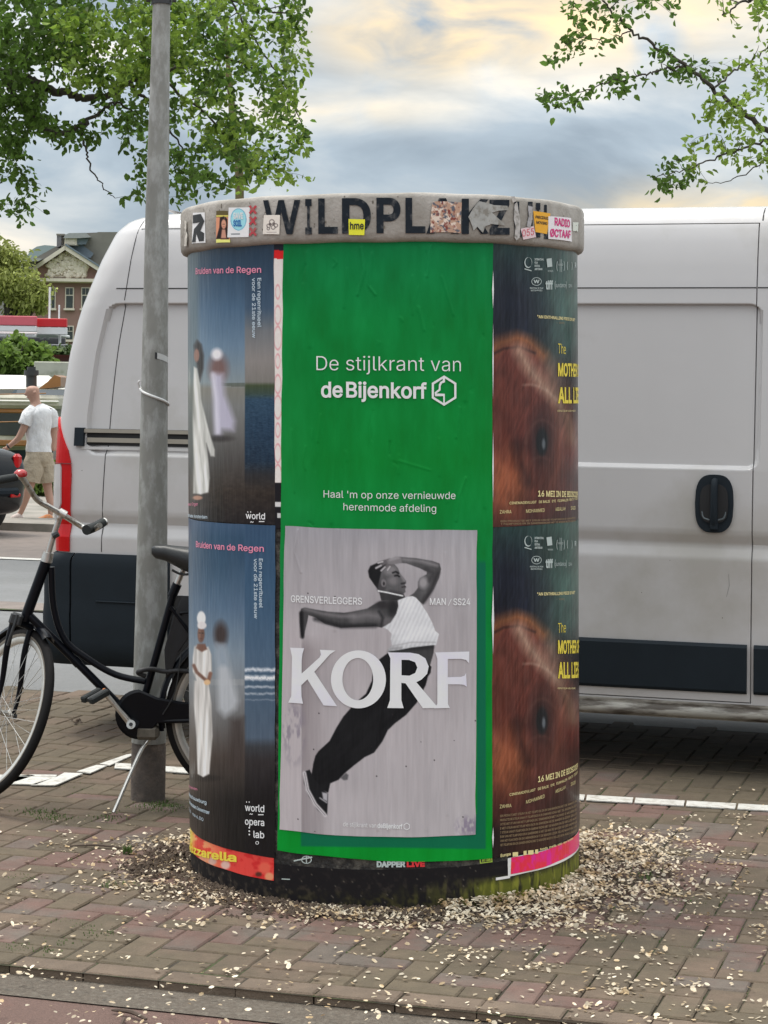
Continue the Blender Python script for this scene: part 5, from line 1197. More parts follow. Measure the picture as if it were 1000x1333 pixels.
# far half mirrored
mv = []
for v in body.v:
    v = Vector(v); w = v.dot(E2); mv.append(v - E2 * w + E2 * (VW - w))
body.v += [tuple(v) for v in mv]; body.f += [tuple(i + n0 for i in reversed(f)) for f in body.f]
vb = body.build('body', M_van, van, 28)
ub = MB(); M = Matrix.Translation(E1 * 3.05 + E2 * VW / 2 + Vector((0, 0, .34))) @ Matrix.Rotation(KR, 4, 'Z'); ub.box((0, 0, 0), (4.5, 1.85, .16), M=M); ub.build('underbody', M_under, van)
def vpatch(name, us, zs, off, m, skirt=.02, par=van, fn=None, smooth=30):
    fn = fn or surf; us = list(us); zs = list(zs)
    mb = MB().grid(lambda u, z: fn(u, z, off), us, zs)
    nu, nz = len(us), len(zs)
    bd = [(i, 0) for i in range(nu)] + [(nu - 1, j) for j in range(1, nz)] + [(i, nz - 1) for i in range(nu - 2, -1, -1)] + [(0, j) for j in range(nz - 2, 0, -1)]
    vs = [fn(us[i], zs[j], off) for i, j in bd] + [fn(us[i], zs[j], off - skirt) for i, j in bd]; n = len(bd)
    mb.add(vs, [(k, (k + 1) % n, n + (k + 1) % n, n + k) for k in range(n)])
    return mb.build(name, m, par, smooth)
def sub(seq, a, b): return [a] + [x for x in seq if a + .002 < x < b - .002] + [b]
door = vpatch('sliding_door', sub(u_seq, DU0 + .004, DU1 - .0045), sub(z_seq, DZ0 + .004, DZ1 - .003), .0, M_van, .021)
# upper and lower halves of the seams at 2.16 (thin pressed line) and roof joint
def seamline(name, pts, r=.0022, off=.0002, m=M_seam, par=van):
    return MB().tube([surf(u, z, off) for u, z in pts], r, 6).build(name, m, par)
U = lambda px, py: vz(px, py)[0]
zs_ = 2.158
seamline('upper_seam', [(u, zs_) for u in np.arange(.20, DU0, .1)], .0030); seamline('upper_seam', [(u, zs_) for u in np.linspace(DU0 + .006, DU1 - .005, 26)], .0028, par=door); seamline('upper_seam', [(u, zs_) for u in np.arange(DU1 + .002, 3.9, .05)], .0028)
seamline('rim_line', [(u, 2.4475) for u in np.arange(.20, DU0, .1)], .0022)
qpts = [vz(*p) for p in [(175, 281), (168, 330), (161, 390), (152, 450), (146, 510), (142, 570), (138, 640), (135, 718)]]
seamline('corner_seam', [(u - u_rear(z), z) for u, z in spline([Vector((a, b, 0)) for a, b in qpts], 6) and [(v.x, v.y) for v in spline([Vector((a, b, 0)) for a, b in qpts], 6)]], .0022)
rp = [(DU1 + .012, z) for z in np.arange(2.458, 2.53, .012)]
seamline('roof_seam', rp, .003)
# black trim band on the door and beside it
TZ0, TZ1 = vz(870, 898)[1], vz(870, 834)[1]
def band_off(u, z, off): return surf(u, z, off + .014 * min(1, (min(z - TZ0, TZ1 - z) + .004) / .018))
zt2 = sorted(set([TZ0, TZ0 + .006, TZ0 + .014, TZ0 + .03] + list(np.linspace(TZ0 + .05, TZ1 - .05, 5)) + [TZ1 - .03, TZ1 - .014, TZ1 - .006, TZ1]))
vpatch('trim_band', np.linspace(DU0 + .03, DU1 - .018, 20), zt2, .004, M_plast, .02, door, band_off)
vpatch('trim_band', np.linspace(DU1 + .012, 3.9, 10), zt2, .004, M_plast, .02, van, band_off)
vpatch('trim_band', np.linspace(1.55, DU0 - .03, 10), zt2, .004, M_plast, .02, van, band_off)
MB().tube([surf(u, .285 - .0, -.0) - E2 * .004 for u in np.linspace(1.45, 3.95, 20)], .028, 10).build('sill', M_vdirt, van, 60)
vpatch('sill_panel', np.linspace(1.45, 3.95, 24), [.250, .256, .262, .275, .29, .305, .32, .328], .006, M_vdirt, .03)
# bumper cladding at the rear corner
BZ1, BZ0 = vz(122, 720)[1], vz(122, 867)[1]
def bump_off(u, z, off):
    e = .014 * math.sin(min(1, max(0, (BZ1 - z) / .06)) * PI / 2) + .006 * sstep(.62, .58, z); 
    p = surf(u, z, off + e) - E1 * .045 * sstep(.20, .05, u) * sstep(BZ1 + .002, BZ1 - .03, z)
    if z < BZ0 + .10: p += E2 * .05 * (1 - (z - BZ0) / .10) ** 2
    return p
bus = list(np.linspace(-1.0, -.12, 5)) + list(np.linspace(-.08, .13, 14)); bzs = [BZ0, BZ0 + .015, BZ0 + .04, BZ0 + .08] + list(np.linspace(BZ0 + .12, BZ1 - .07, 7)) + [BZ1 - .04, BZ1 - .02, BZ1 - .008, BZ1]
vpatch('rear_bumper', bus, bzs, .012, M_plast, .03, van, bump_off)
vpatch('side_cladding', list(np.linspace(.137, .62, 10)), bzs, .012, M_plast, .03, van, bump_off)
seamline('pressed_line', [(u, vz(140, 782)[1]) for u in np.linspace(.25, .6, 8)], .004, .030, M_plast)
# tail lamp wrapped round the corner
def p_of(px, py):
    """photo pixel -> (p, z) near the corner by search"""
    z = H + ray(px, py)[1] * 10.24; best = None
    for p in np.arange(-.10, .40, .004):
        w = surf(p, z) + VA; X = proj(w.x, w.y, w.z); d = abs(X[0] - px)
        if best is None or d < best[0]: best = (d, p)
    return best[1], z
def vshape(name, loops, off, m, par=van, step=.02):
    lp = [[(a, -b) for a, b in l] for l in loops]; vs, fs = shape2d([[ (a, b) for a, b in l] for l in lp])
    V, Fs = wrapped(vs, fs, lambda x, y: surf(x, -y, off), step, 0, .06)
    me = bpy.data.meshes.new(name); me.from_pydata(V, [], Fs); me.update(); o = link(name, me, m, par, None); flip(o)
    md = o.modifiers.new('thick', 'SOLIDIFY'); md.thickness = .012; md.offset = -1 if False else 0; return o
zl = lambda y: H + ray(85, y)[1] * 10.24
lamp = [(-.03, zl(543)), (-.010, zl(548)), (.025, zl(558)), (.06, zl(572)), (.092, zl(586)), (.108, zl(600)), (.112, zl(618)), (.100, zl(717)), (-.05, zl(717)), (-.05, zl(600)), (-.048, zl(570))]
tl = vshape('tail_light', [lamp], .006, M_lred)
vshape('clear_lens', [[(-.052, zl(606)), (.058, zl(604)), (.064, zl(610)), (.064, zl(655)), (.02, zl(686)), (-.052, zl(690))]], .014, M_lwhite, tl)
MB().tube([surf(p, zl(603), .016) for p in np.linspace(-.04, .118, 8)], .0022, 6).build('lens_joint', mat('dark_red_joint', (.12, .004, .006), .4, var=0), tl)
# slide rail
RZ = (vz(160, 558)[1] + vz(160, 581)[1]) / 2
ru0 = U(121, 570) - .06
def railf(o, h, a, b, m, nm, d=.012): 
    us = np.linspace(a, b, 16); vpatch(nm, us, [RZ + o - h / 2, RZ + o, RZ + o + h / 2], d, m, .03)
railf(0, .080, ru0, DU0 - .02, M_seam, 'rail_channel', .004); railf(.030, .018, ru0 + .03, DU0 - .02, M_rail, 'slide_rail', .016); railf(-.014, .022, ru0 + .05, DU0 - .02, M_rail, 'slide_rail', .012)
railf(0, .088, ru0 - .012, ru0 + .035, M_plast, 'rail_stop', .022)
vpatch('rail_ledge', np.linspace(ru0 + .02, DU0 - .02, 12), [RZ - .060, RZ - .052, RZ - .046], .006, M_van, .02)
# door handle: oval well, bezel and pull
hc = vz(931.5, 655); 
def hsh(name, pts, off, m, par): 
    o = vshape(name, [[(hc[0] + x, hc[1] + y) for x, y in pts]], off, m, par, .03); return o
def rr(w, h, p=3.2, n=36, flat_=0.0):
    o = []
    for k in range(n):
        a = 2 * PI * k / n; c, s = math.cos(a), math.sin(a); y = h * math.copysign(abs(s) ** (2 / 4.2), s); o.append((w * math.copysign(abs(c) ** (2 / p), c) * (1 - flat_ * (y / h) ** 2), y))
    return o
hd = hsh('door_handle', rr(.084, .127, 3.0, flat_=.14), .006, M_plast, door)
hsh('handle_well', rr(.062, .085, 3.0, flat_=.1), .0135, M_seam, hd)
pull = [surf(hc[0] + .002, hc[1] + y, o_) for y, o_ in ((.100, .012), (.095, .020), (.07, .030), (.0, .034), (-.05, .030), (-.085, .022), (-.098, .014))]
MB().tube(spline(pull, 4), smoothlist([.014, .016, .016, .016, .017, .017, .014], 4), 10).build('handle_pull', M_plast, hd, 60)
for sx in (-1, 1):
    MB().tube(spline([surf(hc[0] + sx * .052, hc[1] - .035, .016), surf(hc[0] + sx * .044, hc[1] - .062, .018), surf(hc[0] + sx * .018, hc[1] - .072, .018)], 5), .0045, 6).build('handle_lip', mat('worn_plastic', (.10, .12, .13), .35, var=.1), hd)
MB().tube([surf(hc[0] + .002, hc[1] - .085, .016), surf(hc[0] + .002, hc[1] - .112, .016)], .020, 10).build('lock_cover', M_plast, hd, 60)
fk_ = MB()
for _ in range(90):
    u_ = random.uniform(.15, 3.9); z_ = .40 + .9 * random.random() ** 1.8; r_ = random.uniform(.0012, .0032)
    if TZ0 - .02 < z_ < TZ1 + .02 or abs(z_ - 1.03) < .07: continue
    p_ = surf(u_, z_, .0006 + (.03 if u_ < .65 and z_ < BZ1 else 0)); fk_.add([p_ + E1 * r_ * math.cos(2 * PI * q / 6) + Vector((0, 0, r_ * math.sin(2 * PI * q / 6))) for q in range(6)], [tuple(range(6))])
tag(fk_.build('dirt_specks', mat('mud_speck', (.12, .10, .08), .9, var=.2), van, None), kind='stuff')
for u_, z_, l_ in ((3.22, 1.24, .07), (3.25, .80, .10), (3.60, .86, .06), (2.55, .70, .05)):
    MB().tube([surf(u_, z_, .0004), surf(u_ + .012, z_ + l_ / 2, .0004), surf(u_ + .008, z_ + l_, .0004)], .0007, 4).build('scratch', mat('scratch', (.2, .19, .18), .8, var=0), van)
# wheels
def wheel(c, ax, R_, wd, name='wheel', par=None, mt=M_tyre, mr=M_rimm):
    q = ax.to_track_quat('Z', 'Y').to_matrix().to_4x4(); M = Matrix.Translation(c) @ q
    t = MB().lathe([(R_ * .62, -wd / 2), (R_ * .9, -wd / 2), (R_ * .98, -wd * .36), (R_, 0), (R_ * .98, wd * .36), (R_ * .9, wd / 2), (R_ * .62, wd / 2)], 40, M).build(name, mt, par, 40)
    MB().lathe([(0, wd * .22), (R_ * .2, wd * .25), (R_ * .25, wd * .1), (R_ * .52, wd * .12), (R_ * .6, wd * .42), (R_ * .64, wd * .44)], 32, M).build('rim', mr, t, 40); return t
for u in (.98, 4.43):
    for w in (-.12, -VW + .12):
        wheel(E1 * u - E2 * w + Vector((0, 0, .345)), (-E2 if w > -1 else E2), .345, .22, 'wheel', van)
vpatch('wheel_arch', np.linspace(.62, 1.36, 12), [.25, .4, .55, .7], .003, M_seam, .02)
vpatch('wheel_arch', np.linspace(4.05, 4.8, 4), [.25, .4, .55, .7], .003, M_seam, .02, van, lambda u, z, off: E1 * u - E2 * (.012 + off) + Vector((0, 0, z)))
vpatch('cab_window', np.linspace(3.55, 4.3, 4), [1.45, 1.6, 1.9, 2.05], .003, M_glass, .02, van, lambda u, z, off: E1 * min(u, 4.3 + (2.05 - z) * .5) - E2 * (w_out(z) + .006 + off) + Vector((0, 0, z)))

# ================================================================== THE BICYCLE
M_bfr = mat('black_enamel', (.004, .005, .008), .30, var=.1, vscale=14, coat=.05, spec=.16)
M_chr = mat('dull_chrome', (.62, .60, .56), .28, .9, var=.15, vscale=40, c2=(.22, .16, .11), c2amt=.3, c2scale=40)
M_alu = mat('aluminium_rim', (.66, .65, .61), .38, .5, var=.12, vscale=30)
M_btyre = mat('bicycle_tyre', (.010, .009, .009), .85, var=.15, vscale=60, spec=.2)
M_side = mat('tan_sidewall', (.16, .14, .115), .8, var=.15, vscale=60)
M_grip = mat('rubber_grip', (.016, .02, .02), .7, var=.1, vscale=80, bump=.4, bscale=400)
M_sad = mat('saddle_vinyl', (.014, .016, .017), .42, var=.1, vscale=30, bump=.1, bscale=120)
bike = empty('bicycle', G(140, 1046), 'black step-through city bicycle on its side stand, leaning by the lamp post', 'bicycle')
BO = Vector(bike.location)
YB = 8.50
def B(px, py, dy=0.0):
    z = H + ray(px, py)[1] * YB
    return P(px, py, YB - .07 * min(max(z, 0), 1.2) + dy) - BO
def btube(name, pts, r, par, m=M_bfr, n=10, k=6):
    path = spline(pts, k) if len(pts) > 2 else pts
    if isinstance(r, (list, tuple)): r = smoothlist(list(r), k) if len(pts) > 2 else r
    return MB().tube(path, r, n).build(name, m, par, 60)
def bwheel(name, c, nrm, R_, par):
    nrm = nrm.normalized(); q = nrm.to_track_quat('Z', 'Y').to_matrix().to_4x4(); M = Matrix.Translation(c) @ q
    root = MB().lathe([(R_ - .040, -.011), (R_ - .028, -.016), (R_ - .012, -.0165), (R_ - .002, -.009), (R_, 0), (R_ - .002, .009), (R_ - .012, .0165), (R_ - .028, .016), (R_ - .040, .011)], 80, M).build(name, M_btyre, par, 60)
    MB().lathe([(R_ - .037, -.0130), (R_ - .056, -.0125), (R_ - .062, -.006), (R_ - .064, 0), (R_ - .062, .006), (R_ - .056, .0125), (R_ - .037, .0130), (R_ - .036, 0), (R_ - .037, -.0130)], 80, M).build('rim', M_alu, root, 50)
    MB().lathe([(R_ - .038, -.0145), (R_ - .027, -.0172)], 80, M).build('sidewall', M_side, root, 60); MB().lathe([(R_ - .027, .0172), (R_ - .038, .0145)], 80, M).build('sidewall', M_side, root, 60)
    MB().lathe([(0, -.045), (.010, -.045), (.012, -.030), (.020, -.028), (.020, -.022), (.012, -.02), (.012, .02), (.020, .022), (.020, .028), (.012, .030), (.010, .045), (0, .045)], 20, M).build('hub', M_chr, root, 50)
    sp = MB()
    for k in range(36):
        s = 1 if k % 2 else -1; a = 2 * PI * k / 36; b = a + (1 if (k // 2) % 2 else -1) * 1.15
        sp.tube([M @ Vector((.019 * math.cos(b), .019 * math.sin(b), s * .025)), M @ Vector(((R_ - .06) * math.cos(a), (R_ - .06) * math.sin(a), s * .003))], .0011, 4, False)
    sp.build('spokes', M_chr, root); return root, M
fw_n = Vector((.76, .56, -.34)).normalized(); fw_c = B(17, 932) - fw_n * .046
fw_root, FM = bwheel('front_wheel', fw_c, fw_n, .350, bike)
rw_c = B(329, 931); rw_root, RM = bwheel('rear_wheel', rw_c, Vector((.0, 1, .07)), .350, bike)
def guard(name, M, R_, a0, a1, par, w=.026):
    vs = []; n = 40
    for k in range(n + 1):
        a = a0 + (a1 - a0) * k / n
        for (dr, zz_) in ((-.010, -w), (.006, -w * .8), (.014, 0), (.006, w * .8), (-.010, w)): vs.append(M @ Vector(((R_ + dr) * math.cos(a), (R_ + dr) * math.sin(a), zz_)))
    return MB().add(vs, [(k * 5 + j, (k + 1) * 5 + j, (k + 1) * 5 + j + 1, k * 5 + j + 1) for k in range(n) for j in range(4)]).build(name, M_bfr, par, 60)
def mang(M, c, d):     # polar angle in the wheel's own plane of a world direction
    l = M.to_3x3().inverted() @ d; return math.atan2(l.y, l.x)
up_a = mang(FM, fw_c, Vector((0, 0, 1))); back_a = mang(FM, fw_c, Vector((.55, -.85, 0)))
sg = 1 if math.sin(back_a - up_a) > 0 else -1
guard('front_mudguard', FM, .366, up_a - sg * 1.15, up_a + sg * .5, bike)
ur = mang(RM, rw_c, Vector((0, 0, 1))); br = mang(RM, rw_c, Vector((1, 0, 0))); sg2 = 1 if math.sin(br - ur) > 0 else -1
guard('rear_mudguard', RM, .366, ur - sg2 * 1.75, ur + sg2 * 1.6, bike)
# frame: head tube, straight down tube, swept top tube, seat tube, stays
fr = btube('frame', [B(62, 726), B(32, 808)], .0215, bike, n=14)
btube('top_tube', [B(67, 738), B(70, 790), B(84, 832), B(112, 856), B(150, 878), B(189, 887)], .0135, fr)
btube('down_tube', [B(37, 800), B(100, 862), B(173, 936)], .0165, fr)
btube('down_tube_joint', [B(96, 858), B(103, 865)], .019, fr)
btube('seat_tube', [B(229, 762), B(178, 944)], .0155, fr)
btube('chain_stay', [B(176, 939, -.03), B(250, 938, -.045), B(329, 933, -.055)], .009, fr); btube('chain_stay', [B(176, 939, .03), B(329, 933, .055)], .009, fr)
btube('seat_stay', [B(222, 790, -.02), B(329, 931, -.055)], .008, fr); btube('seat_stay', [B(222, 790, .02), B(329, 931, .055)], .008, fr)
MB().tube([B(174, 941, -.05), B(174, 941, .05)], .022, 16).build('bottom_bracket', M_bfr, fr, 50)
hs = B(61, 728); MB().tube([B(63.5, 719), B(60.5, 731)], [.021, .024], 14).build('headset', M_chr, fr, 50)
# fork: crown, two blades to the steered front axle
fkc = B(29, 812); side_v = fw_n.normalized() * .034
fk = MB().tube([fkc - side_v * 1.3, fkc + side_v * 1.3], .016, 10).build('fork', M_bfr, bike, 50)
for s in (-1, 1):
    btube('fork_blade', [fkc + side_v * s * 1.25, B(25, 850) + side_v * (s * 1.2 - .5), B(10, 895) + side_v * s * 1.25 + Vector((.012, 0, 0)), fw_c + side_v * s * 1.35], [.0125, .0125, .0105, .0085], fk)
    MB().tube([fw_c + side_v * s * 1.3, fw_c + side_v * s * 1.75], .011, 8).build('axle_nut', M_dark, fk)
MB().box((0, 0, 0), (.05, .03, .05), .008, M=Matrix.Translation(B(21, 806, -.03)) @ Matrix.Rotation(.3, 4, 'Y')).build('brake_caliper', M_dark, fk)
btube('brake_arm', [B(23, 800, -.04), B(16, 822, -.05), B(10, 840, -.045)], .006, fk, M_dark)
# handlebar
hb = btube('handlebar', [B(12, 624, -.20), B(26, 620, -.20), B(36, 632, -.14), B(48, 650, -.06), B(66, 661, -.02), B(80, 669, .0), B(98, 680, .05), B(112, 688, .05), B(124, 688, -.06), B(130, 684, -.11)], .0115, bike, M_chr, 12)
btube('stem', [B(62, 724), B(71, 694), B(81, 664)], [.0115, .0115, .0125], hb, M_chr, 12)
MB().tube([B(77, 666), B(86, 671)], .017, 12).build('stem_clamp', M_chr, hb, 50); MB().tube([B(69, 698, -.02), B(76, 694, -.02)], .013, 8).build('bracket', M_dark, hb)
btube('grip', [B(134, 680, .01), B(124, 685.5, -.04), B(112.5, 690, -.10)], [.0185, .0195, .0205], hb, M_grip, 14)
btube('bar_end', [B(137, 679, .02), B(131, 682, -.0)], .0165, hb, M_chr, 12)
btube('grip', [B(22, 621, -.20), B(4, 624, -.23), B(-16, 628, -.26)], [.0155, .016, .0165], hb, M_grip, 14)
bell = MB().lathe([(0, .016), (.014, .014), (.025, .004), (.027, -.006), (.024, -.012), (0, -.013)], 24, Matrix.Translation(B(27, 616, -.19)) @ Matrix.Rotation(.15, 4, 'X')).build('bell', mat('red_bell', (.42, .02, .02), .25, var=.05, coat=.5), hb, 50)
# saddle and post
sd_ = MB(); rows = []
for t, w_, hgt, dz_ in ((0, .018, .035, -.006), (.06, .030, .050, .002), (.2, .040, .055, .004), (.4, .058, .060, .0), (.6, .085, .062, .002), (.8, .110, .060, .016), (.93, .108, .050, .022), (1, .08, .03, .018)):
    ty = float(np.interp(t, [0, .06, .2, .4, .6, .8, .93, 1], [712, 709.5, 709, 711, 712, 709, 707, 710])); by = float(np.interp(t, [0, .06, .2, .4, .6, .8, .93, 1], [722, 727, 730, 739, 747, 749, 746, 738]))
    cx = B(198 + t * 88, (ty + by) / 2); hh = (by - ty) / 2 / F * YB
    rows.append([cx + Vector((0, w_ * math.copysign(abs(math.cos(a)) ** .8, math.cos(a)) * .95, hh * math.copysign(abs(math.sin(a)) ** .7, math.sin(a)))) for a in [2 * PI * k / 16 for k in range(16)]])
sd_.add([v for r in rows for v in r], [(i * 16 + k, i * 16 + (k + 1) % 16, (i + 1) * 16 + (k + 1) % 16, (i + 1) * 16 + k) for i in range(7) for k in range(16)] + [tuple(range(16))[::-1], tuple(7 * 16 + k for k in range(16))])
so = flip(sd_.build('saddle', M_sad, bike, 70))
btube('seat_post', [B(227, 768), B(238, 742)], .0125, so, M_chr, 12)
for s in (-1, 1): btube('saddle_spring', [B(224, 742, s * .03), B(240, 748, s * .03), B(268, 742, s * .04)], .005, so, M_dark)
btube('seat_lug', [B(224, 776), B(231, 760)], .019, so, M_bfr)
# chain case, crank, pedals
def disc_case(name, pts, y0, y1, par, m=M_bfr):
    n = len(pts); f = [B(x, y, y0) for x, y in pts]; b = [B(x, y, y1) for x, y in pts]; cf = sum(f, Vector()) / n
    fi = [cf + (p - cf) * .9 + Vector((0, -.008, 0)) for p in f]
    return MB().add(fi + f + b, [tuple(range(n))] + [(n + k, n + (k + 1) % n, (k + 1) % n, k) for k in range(n)] + [(n + (k + 1) % n, n + k, 2 * n + k, 2 * n + (k + 1) % n) for k in range(n)] + [tuple(2 * n + k for k in range(n))[::-1]]).build(name, m, par, 30)
case = [(170 + 21 * math.cos(a) * 1.0, 930 + 34 * math.sin(a)) for a in [PI * (.5 + k / 18) for k in range(19)]]
case = [(181 + 31 * math.cos(a), 930 + 31 * math.sin(a) * 1.05) for a in [PI * (.42 + k / 17 * 1.08) for k in range(18)]] + [(205, 908), (240, 914), (320, 918), (342, 922), (346, 934), (250, 939), (206, 941)]
disc_case('chain_case', case, -.038, .02, bike)
crk = MB().tube([B(171, 943, -.075), B(155, 924, -.078), B(138, 904, -.08)], [.014, .0105, .0115], 10).build('crank', M_chr, bike, 60)
MB().tube([B(170.5, 943, -.092), B(170.5, 943, -.06)], .018, 16).build('crank_bolt', M_chr, crk, 50); MB().tube([B(170.5, 943, -.095), B(170.5, 943, -.0915)], .008, 8).build('crank_bolt', M_dark, crk)
pc_ = B(124, 906, -.12); px_ = (B(140, 898, -.08) - B(110, 915, -.17)).normalized()
Mp = Matrix.Translation(pc_) @ px_.to_track_quat('X', 'Z').to_matrix().to_4x4()
pd_ = MB(); 
for s in (-1, 1): pd_.box((0, 0, 0), (.095, .026, .026), .005, M=Mp @ Matrix.Translation((0, s * .024, 0)))
ped = pd_.build('pedal', M_grip, crk); MB().tube([Mp @ Vector((-.04, 0, 0)), Mp @ Vector((.055, 0, 0))], .009, 8).build('pedal_axle', M_dark, crk)
mb = MB().box((0, 0, 0), (.012, .008, .018), M=Mp @ Matrix.Translation((.049, 0, 0))); mb.build('reflector', mat('amber_reflector', (.45, .13, .02), .3, var=0), crk)
# stand, lock, carrier
ft = G(148, 1062) - BO
btube('kickstand', [B(197, 958, -.02), B(190, 968, -.03), B(180, 985, -.07) , ft + Vector((.10 * 0, 0, .012))], [.008, .008, .0078, .0072], bike, M_chr)
MB().box((0, 0, 0), (.095, .06, .058), .014, M=Matrix.Translation(B(192, 953, -.02))).build('stand_bracket', mat('greasy_metal', (.14, .125, .10), .6, .3, var=.3, vscale=50), bike)
lk_ = [B(190, 880, -.03), B(180, 876, -.04), B(184, 873, -.045), B(198, 871, -.03), B(214, 874, -.02), B(232, 873, -.03), B(250, 874, -.03)]
btube('chain_lock', lk_, .0095, bike, mat('chain_sleeve', (.03, .03, .032), .6, .3, var=.3, vscale=60), 8)
rk = btube('carrier', [B(236, 800, -.05), B(250, 797, -.06), B(380, 797, -.06)], .006, bike, M_bfr)
btube('carrier_rail', [B(236, 800, .05), B(250, 797, .06), B(380, 797, .06)], .006, rk); btube('carrier_strut', [B(330, 931, -.06), B(330, 797, -.06)], .005, rk); btube('carrier_strut', [B(330, 931, .06), B(330, 797, .06)], .005, rk)
# coat guard beside the rear wheel: the dark sheet between seat tube and wheel
cg = [(214, 846), (226, 800), (236, 776), (250, 778), (270, 800), (262, 812), (246, 830), (232, 850), (222, 880), (216, 884)]
disc_case('coat_guard', cg, -.020, -.010, bike, mat('black_oilcloth', (.012, .012, .014), .6, var=.15, vscale=30))
btube('rear_lamp_wire', [B(236, 850, -.05), B(228, 900, -.05), B(212, 930, -.05)], .0025, rk, M_dark, 6)

# ================================================================== FAR LEFT: PEDESTRIAN, CAR, BOATS, BANK, HOUSE
def skinned(name, joints, bones, m, parent=None, sub=2, root=0):
    me = bpy.data.meshes.new('tmp'); me.from_pydata([j[0] for j in joints], bones, []); me.update()
    o = bpy.data.objects.new('tmp', me); COL.objects.link(o)
    sk = o.modifiers.new('s', 'SKIN'); sk.use_smooth_shade = True
    for i, j in enumerate(joints):
        r = j[1]; me.skin_vertices[0].data[i].radius = r if isinstance(r, tuple) else (r, r)
    me.skin_vertices[0].data[root].use_root = True
    sb = o.modifiers.new('u', 'SUBSURF'); sb.levels = sub
    dg = bpy.context.evaluated_depsgraph_get(); me2 = bpy.data.meshes.new_from_object(o.evaluated_get(dg)); me2.name = name
    bpy.data.objects.remove(o); bpy.data.meshes.remove(me)
    return link(name, me2, m, parent, 179)
M_skin = mat('skin', (.46, .27, .20), .55, var=.06, vscale=8)
M_scalp = M_skin
M_shirt = mat('white_cotton', (.74, .74, .75), .85, var=.04, vscale=9, bump=.9, bscale=7, bdist=.06, stretch=(1, 1, .6))
M_short = mat('beige_cotton', (.42, .35, .26), .85, var=.08, vscale=10, bump=.9, bscale=9, bdist=.06)
M_shoe = mat('orange_sneaker', (.52, .30, .20), .7, var=.2, vscale=40, c2=(.65, .22, .06), c2amt=.7, c2scale=20)
YM = 27.0
man_o = empty('person', G(50, 681), 'bald man in white T-shirt and beige shorts walking left on the far pavement', 'person')
man_o.location = P(50, 681, YM); man_o.location.z = .085; MO = Vector(man_o.location)
def Q(px, py, dy=0.0): return P(px, py, YM + dy) - MO
bodyj = [(Q(50, 590), (.12, .10)), (Q(50, 572), (.12, .09)), (Q(50, 554), (.14, .10)), (Q(49, 538), (.13, .095)), (Q(47, 527), (.065, .065)), (Q(45, 519), (.068, .070)), (Q(42.0, 511), (.094, .105)), (Q(42.5, 501.5), (.078, .088)),
         (Q(37, 537, -.10), (.062, .062)), (Q(32, 556, -.14), (.052, .052)), (Q(24, 571, -.12), (.042, .042)), (Q(12, 581, -.08), (.030, .030)), (Q(7, 585, -.06), (.034, .022)),
         (Q(66, 538, .12), (.062, .062)), (Q(70, 556, .18), (.050, .050)), (Q(71, 574, .16), (.040, .040)), (Q(70, 588, .12), (.032, .032)),
         (Q(56, 597, .02), (.09, .09)), (Q(60, 618, .06), (.078, .078)), (Q(63, 640, .06), (.055, .058)), (Q(66, 655, .04), (.048, .048)), (Q(66, 671, .02), (.034, .034)), (Q(58, 678, .0), (.034, .03)),
         (Q(46, 597, -.06), (.09, .09)), (Q(43, 616, -.10), (.078, .078)), (Q(38, 636, -.10), (.058, .058)), (Q(33, 652, -.08), (.046, .046)), (Q(27, 668, -.06), (.034, .034)), (Q(20, 674, -.05), (.034, .03))]
bones = [(0, 1), (1, 2), (2, 3), (3, 4), (4, 5), (5, 6), (6, 7), (3, 8), (8, 9), (9, 10), (10, 11), (11, 12), (3, 13), (13, 14), (14, 15), (15, 16), (0, 17), (17, 18), (18, 19), (19, 20), (20, 21), (21, 22), (0, 23), (23, 24), (24, 25), (25, 26), (26, 27), (27, 28)]
bd_ = skinned('body', bodyj, bones, M_skin, man_o)
for k, (dx, dy, L_) in enumerate(((-3, 4, 5.0), (-4, 3, 5.5), (-4.5, 2, 5), (-4, .8, 4.2))):
    MB().tube([Q(7, 584.5 + k * .8, -.06 - .015 * k), Q(7 + dx * .6, 584.5 + dy * .6 + k * .5, -.07 - .015 * k), Q(7 + dx, 584.5 + dy + k * .5, -.06 - .015 * k)], [.011, .010, .008], 6).build('finger', M_skin, bd_, 60)
MB().tube([Q(8, 583.5, -.1), Q(5, 583, -.12), Q(2.5, 585, -.12)], [.012, .011, .008], 6).build('thumb', M_skin, bd_, 60)
for s in (-1,):
    MB().lathe([(0, .012), (.018, .008), (.026, 0), (.018, -.006)], 12, Matrix.Translation(Q(45.5, 511, -.10)) @ Matrix.Rotation(PI / 2, 4, 'X')).build('ear', M_skin, bd_, 60)
MB().tube([Q(34.6, 510, -.02), Q(32.6, 513.5, -.02), Q(34.8, 514.8, -.02)], [.008, .016, .010], 8).build('nose', M_skin, bd_, 60)
MB().tube([Q(34.9, 517.2, -.02), Q(36.5, 517.6, -.05)], .006, 6).build('mouth', mat('lips', (.35, .14, .11), .6, var=0), bd_, 60)
MB().tube([Q(35.0, 507.6, -.035), Q(36.2, 507.6, -.06)], .006, 6).build('eye', M_dark, bd_, 60)
def garment(name, tubes, m):
    mb = MB()
    for pts, rr_ in tubes: mb.tube(spline([Q(*p) for p in pts], 5), smoothlist(rr_, 5), 20)
    o = mb.build(name, m, man_o, 60)
    for v in o.data.vertices:
        n_ = .012 * math.sin(v.co.z * 23 + v.co.x * 9) * math.sin(v.co.x * 31 - v.co.z * 12); v.co.x += n_; v.co.y += n_
    return o
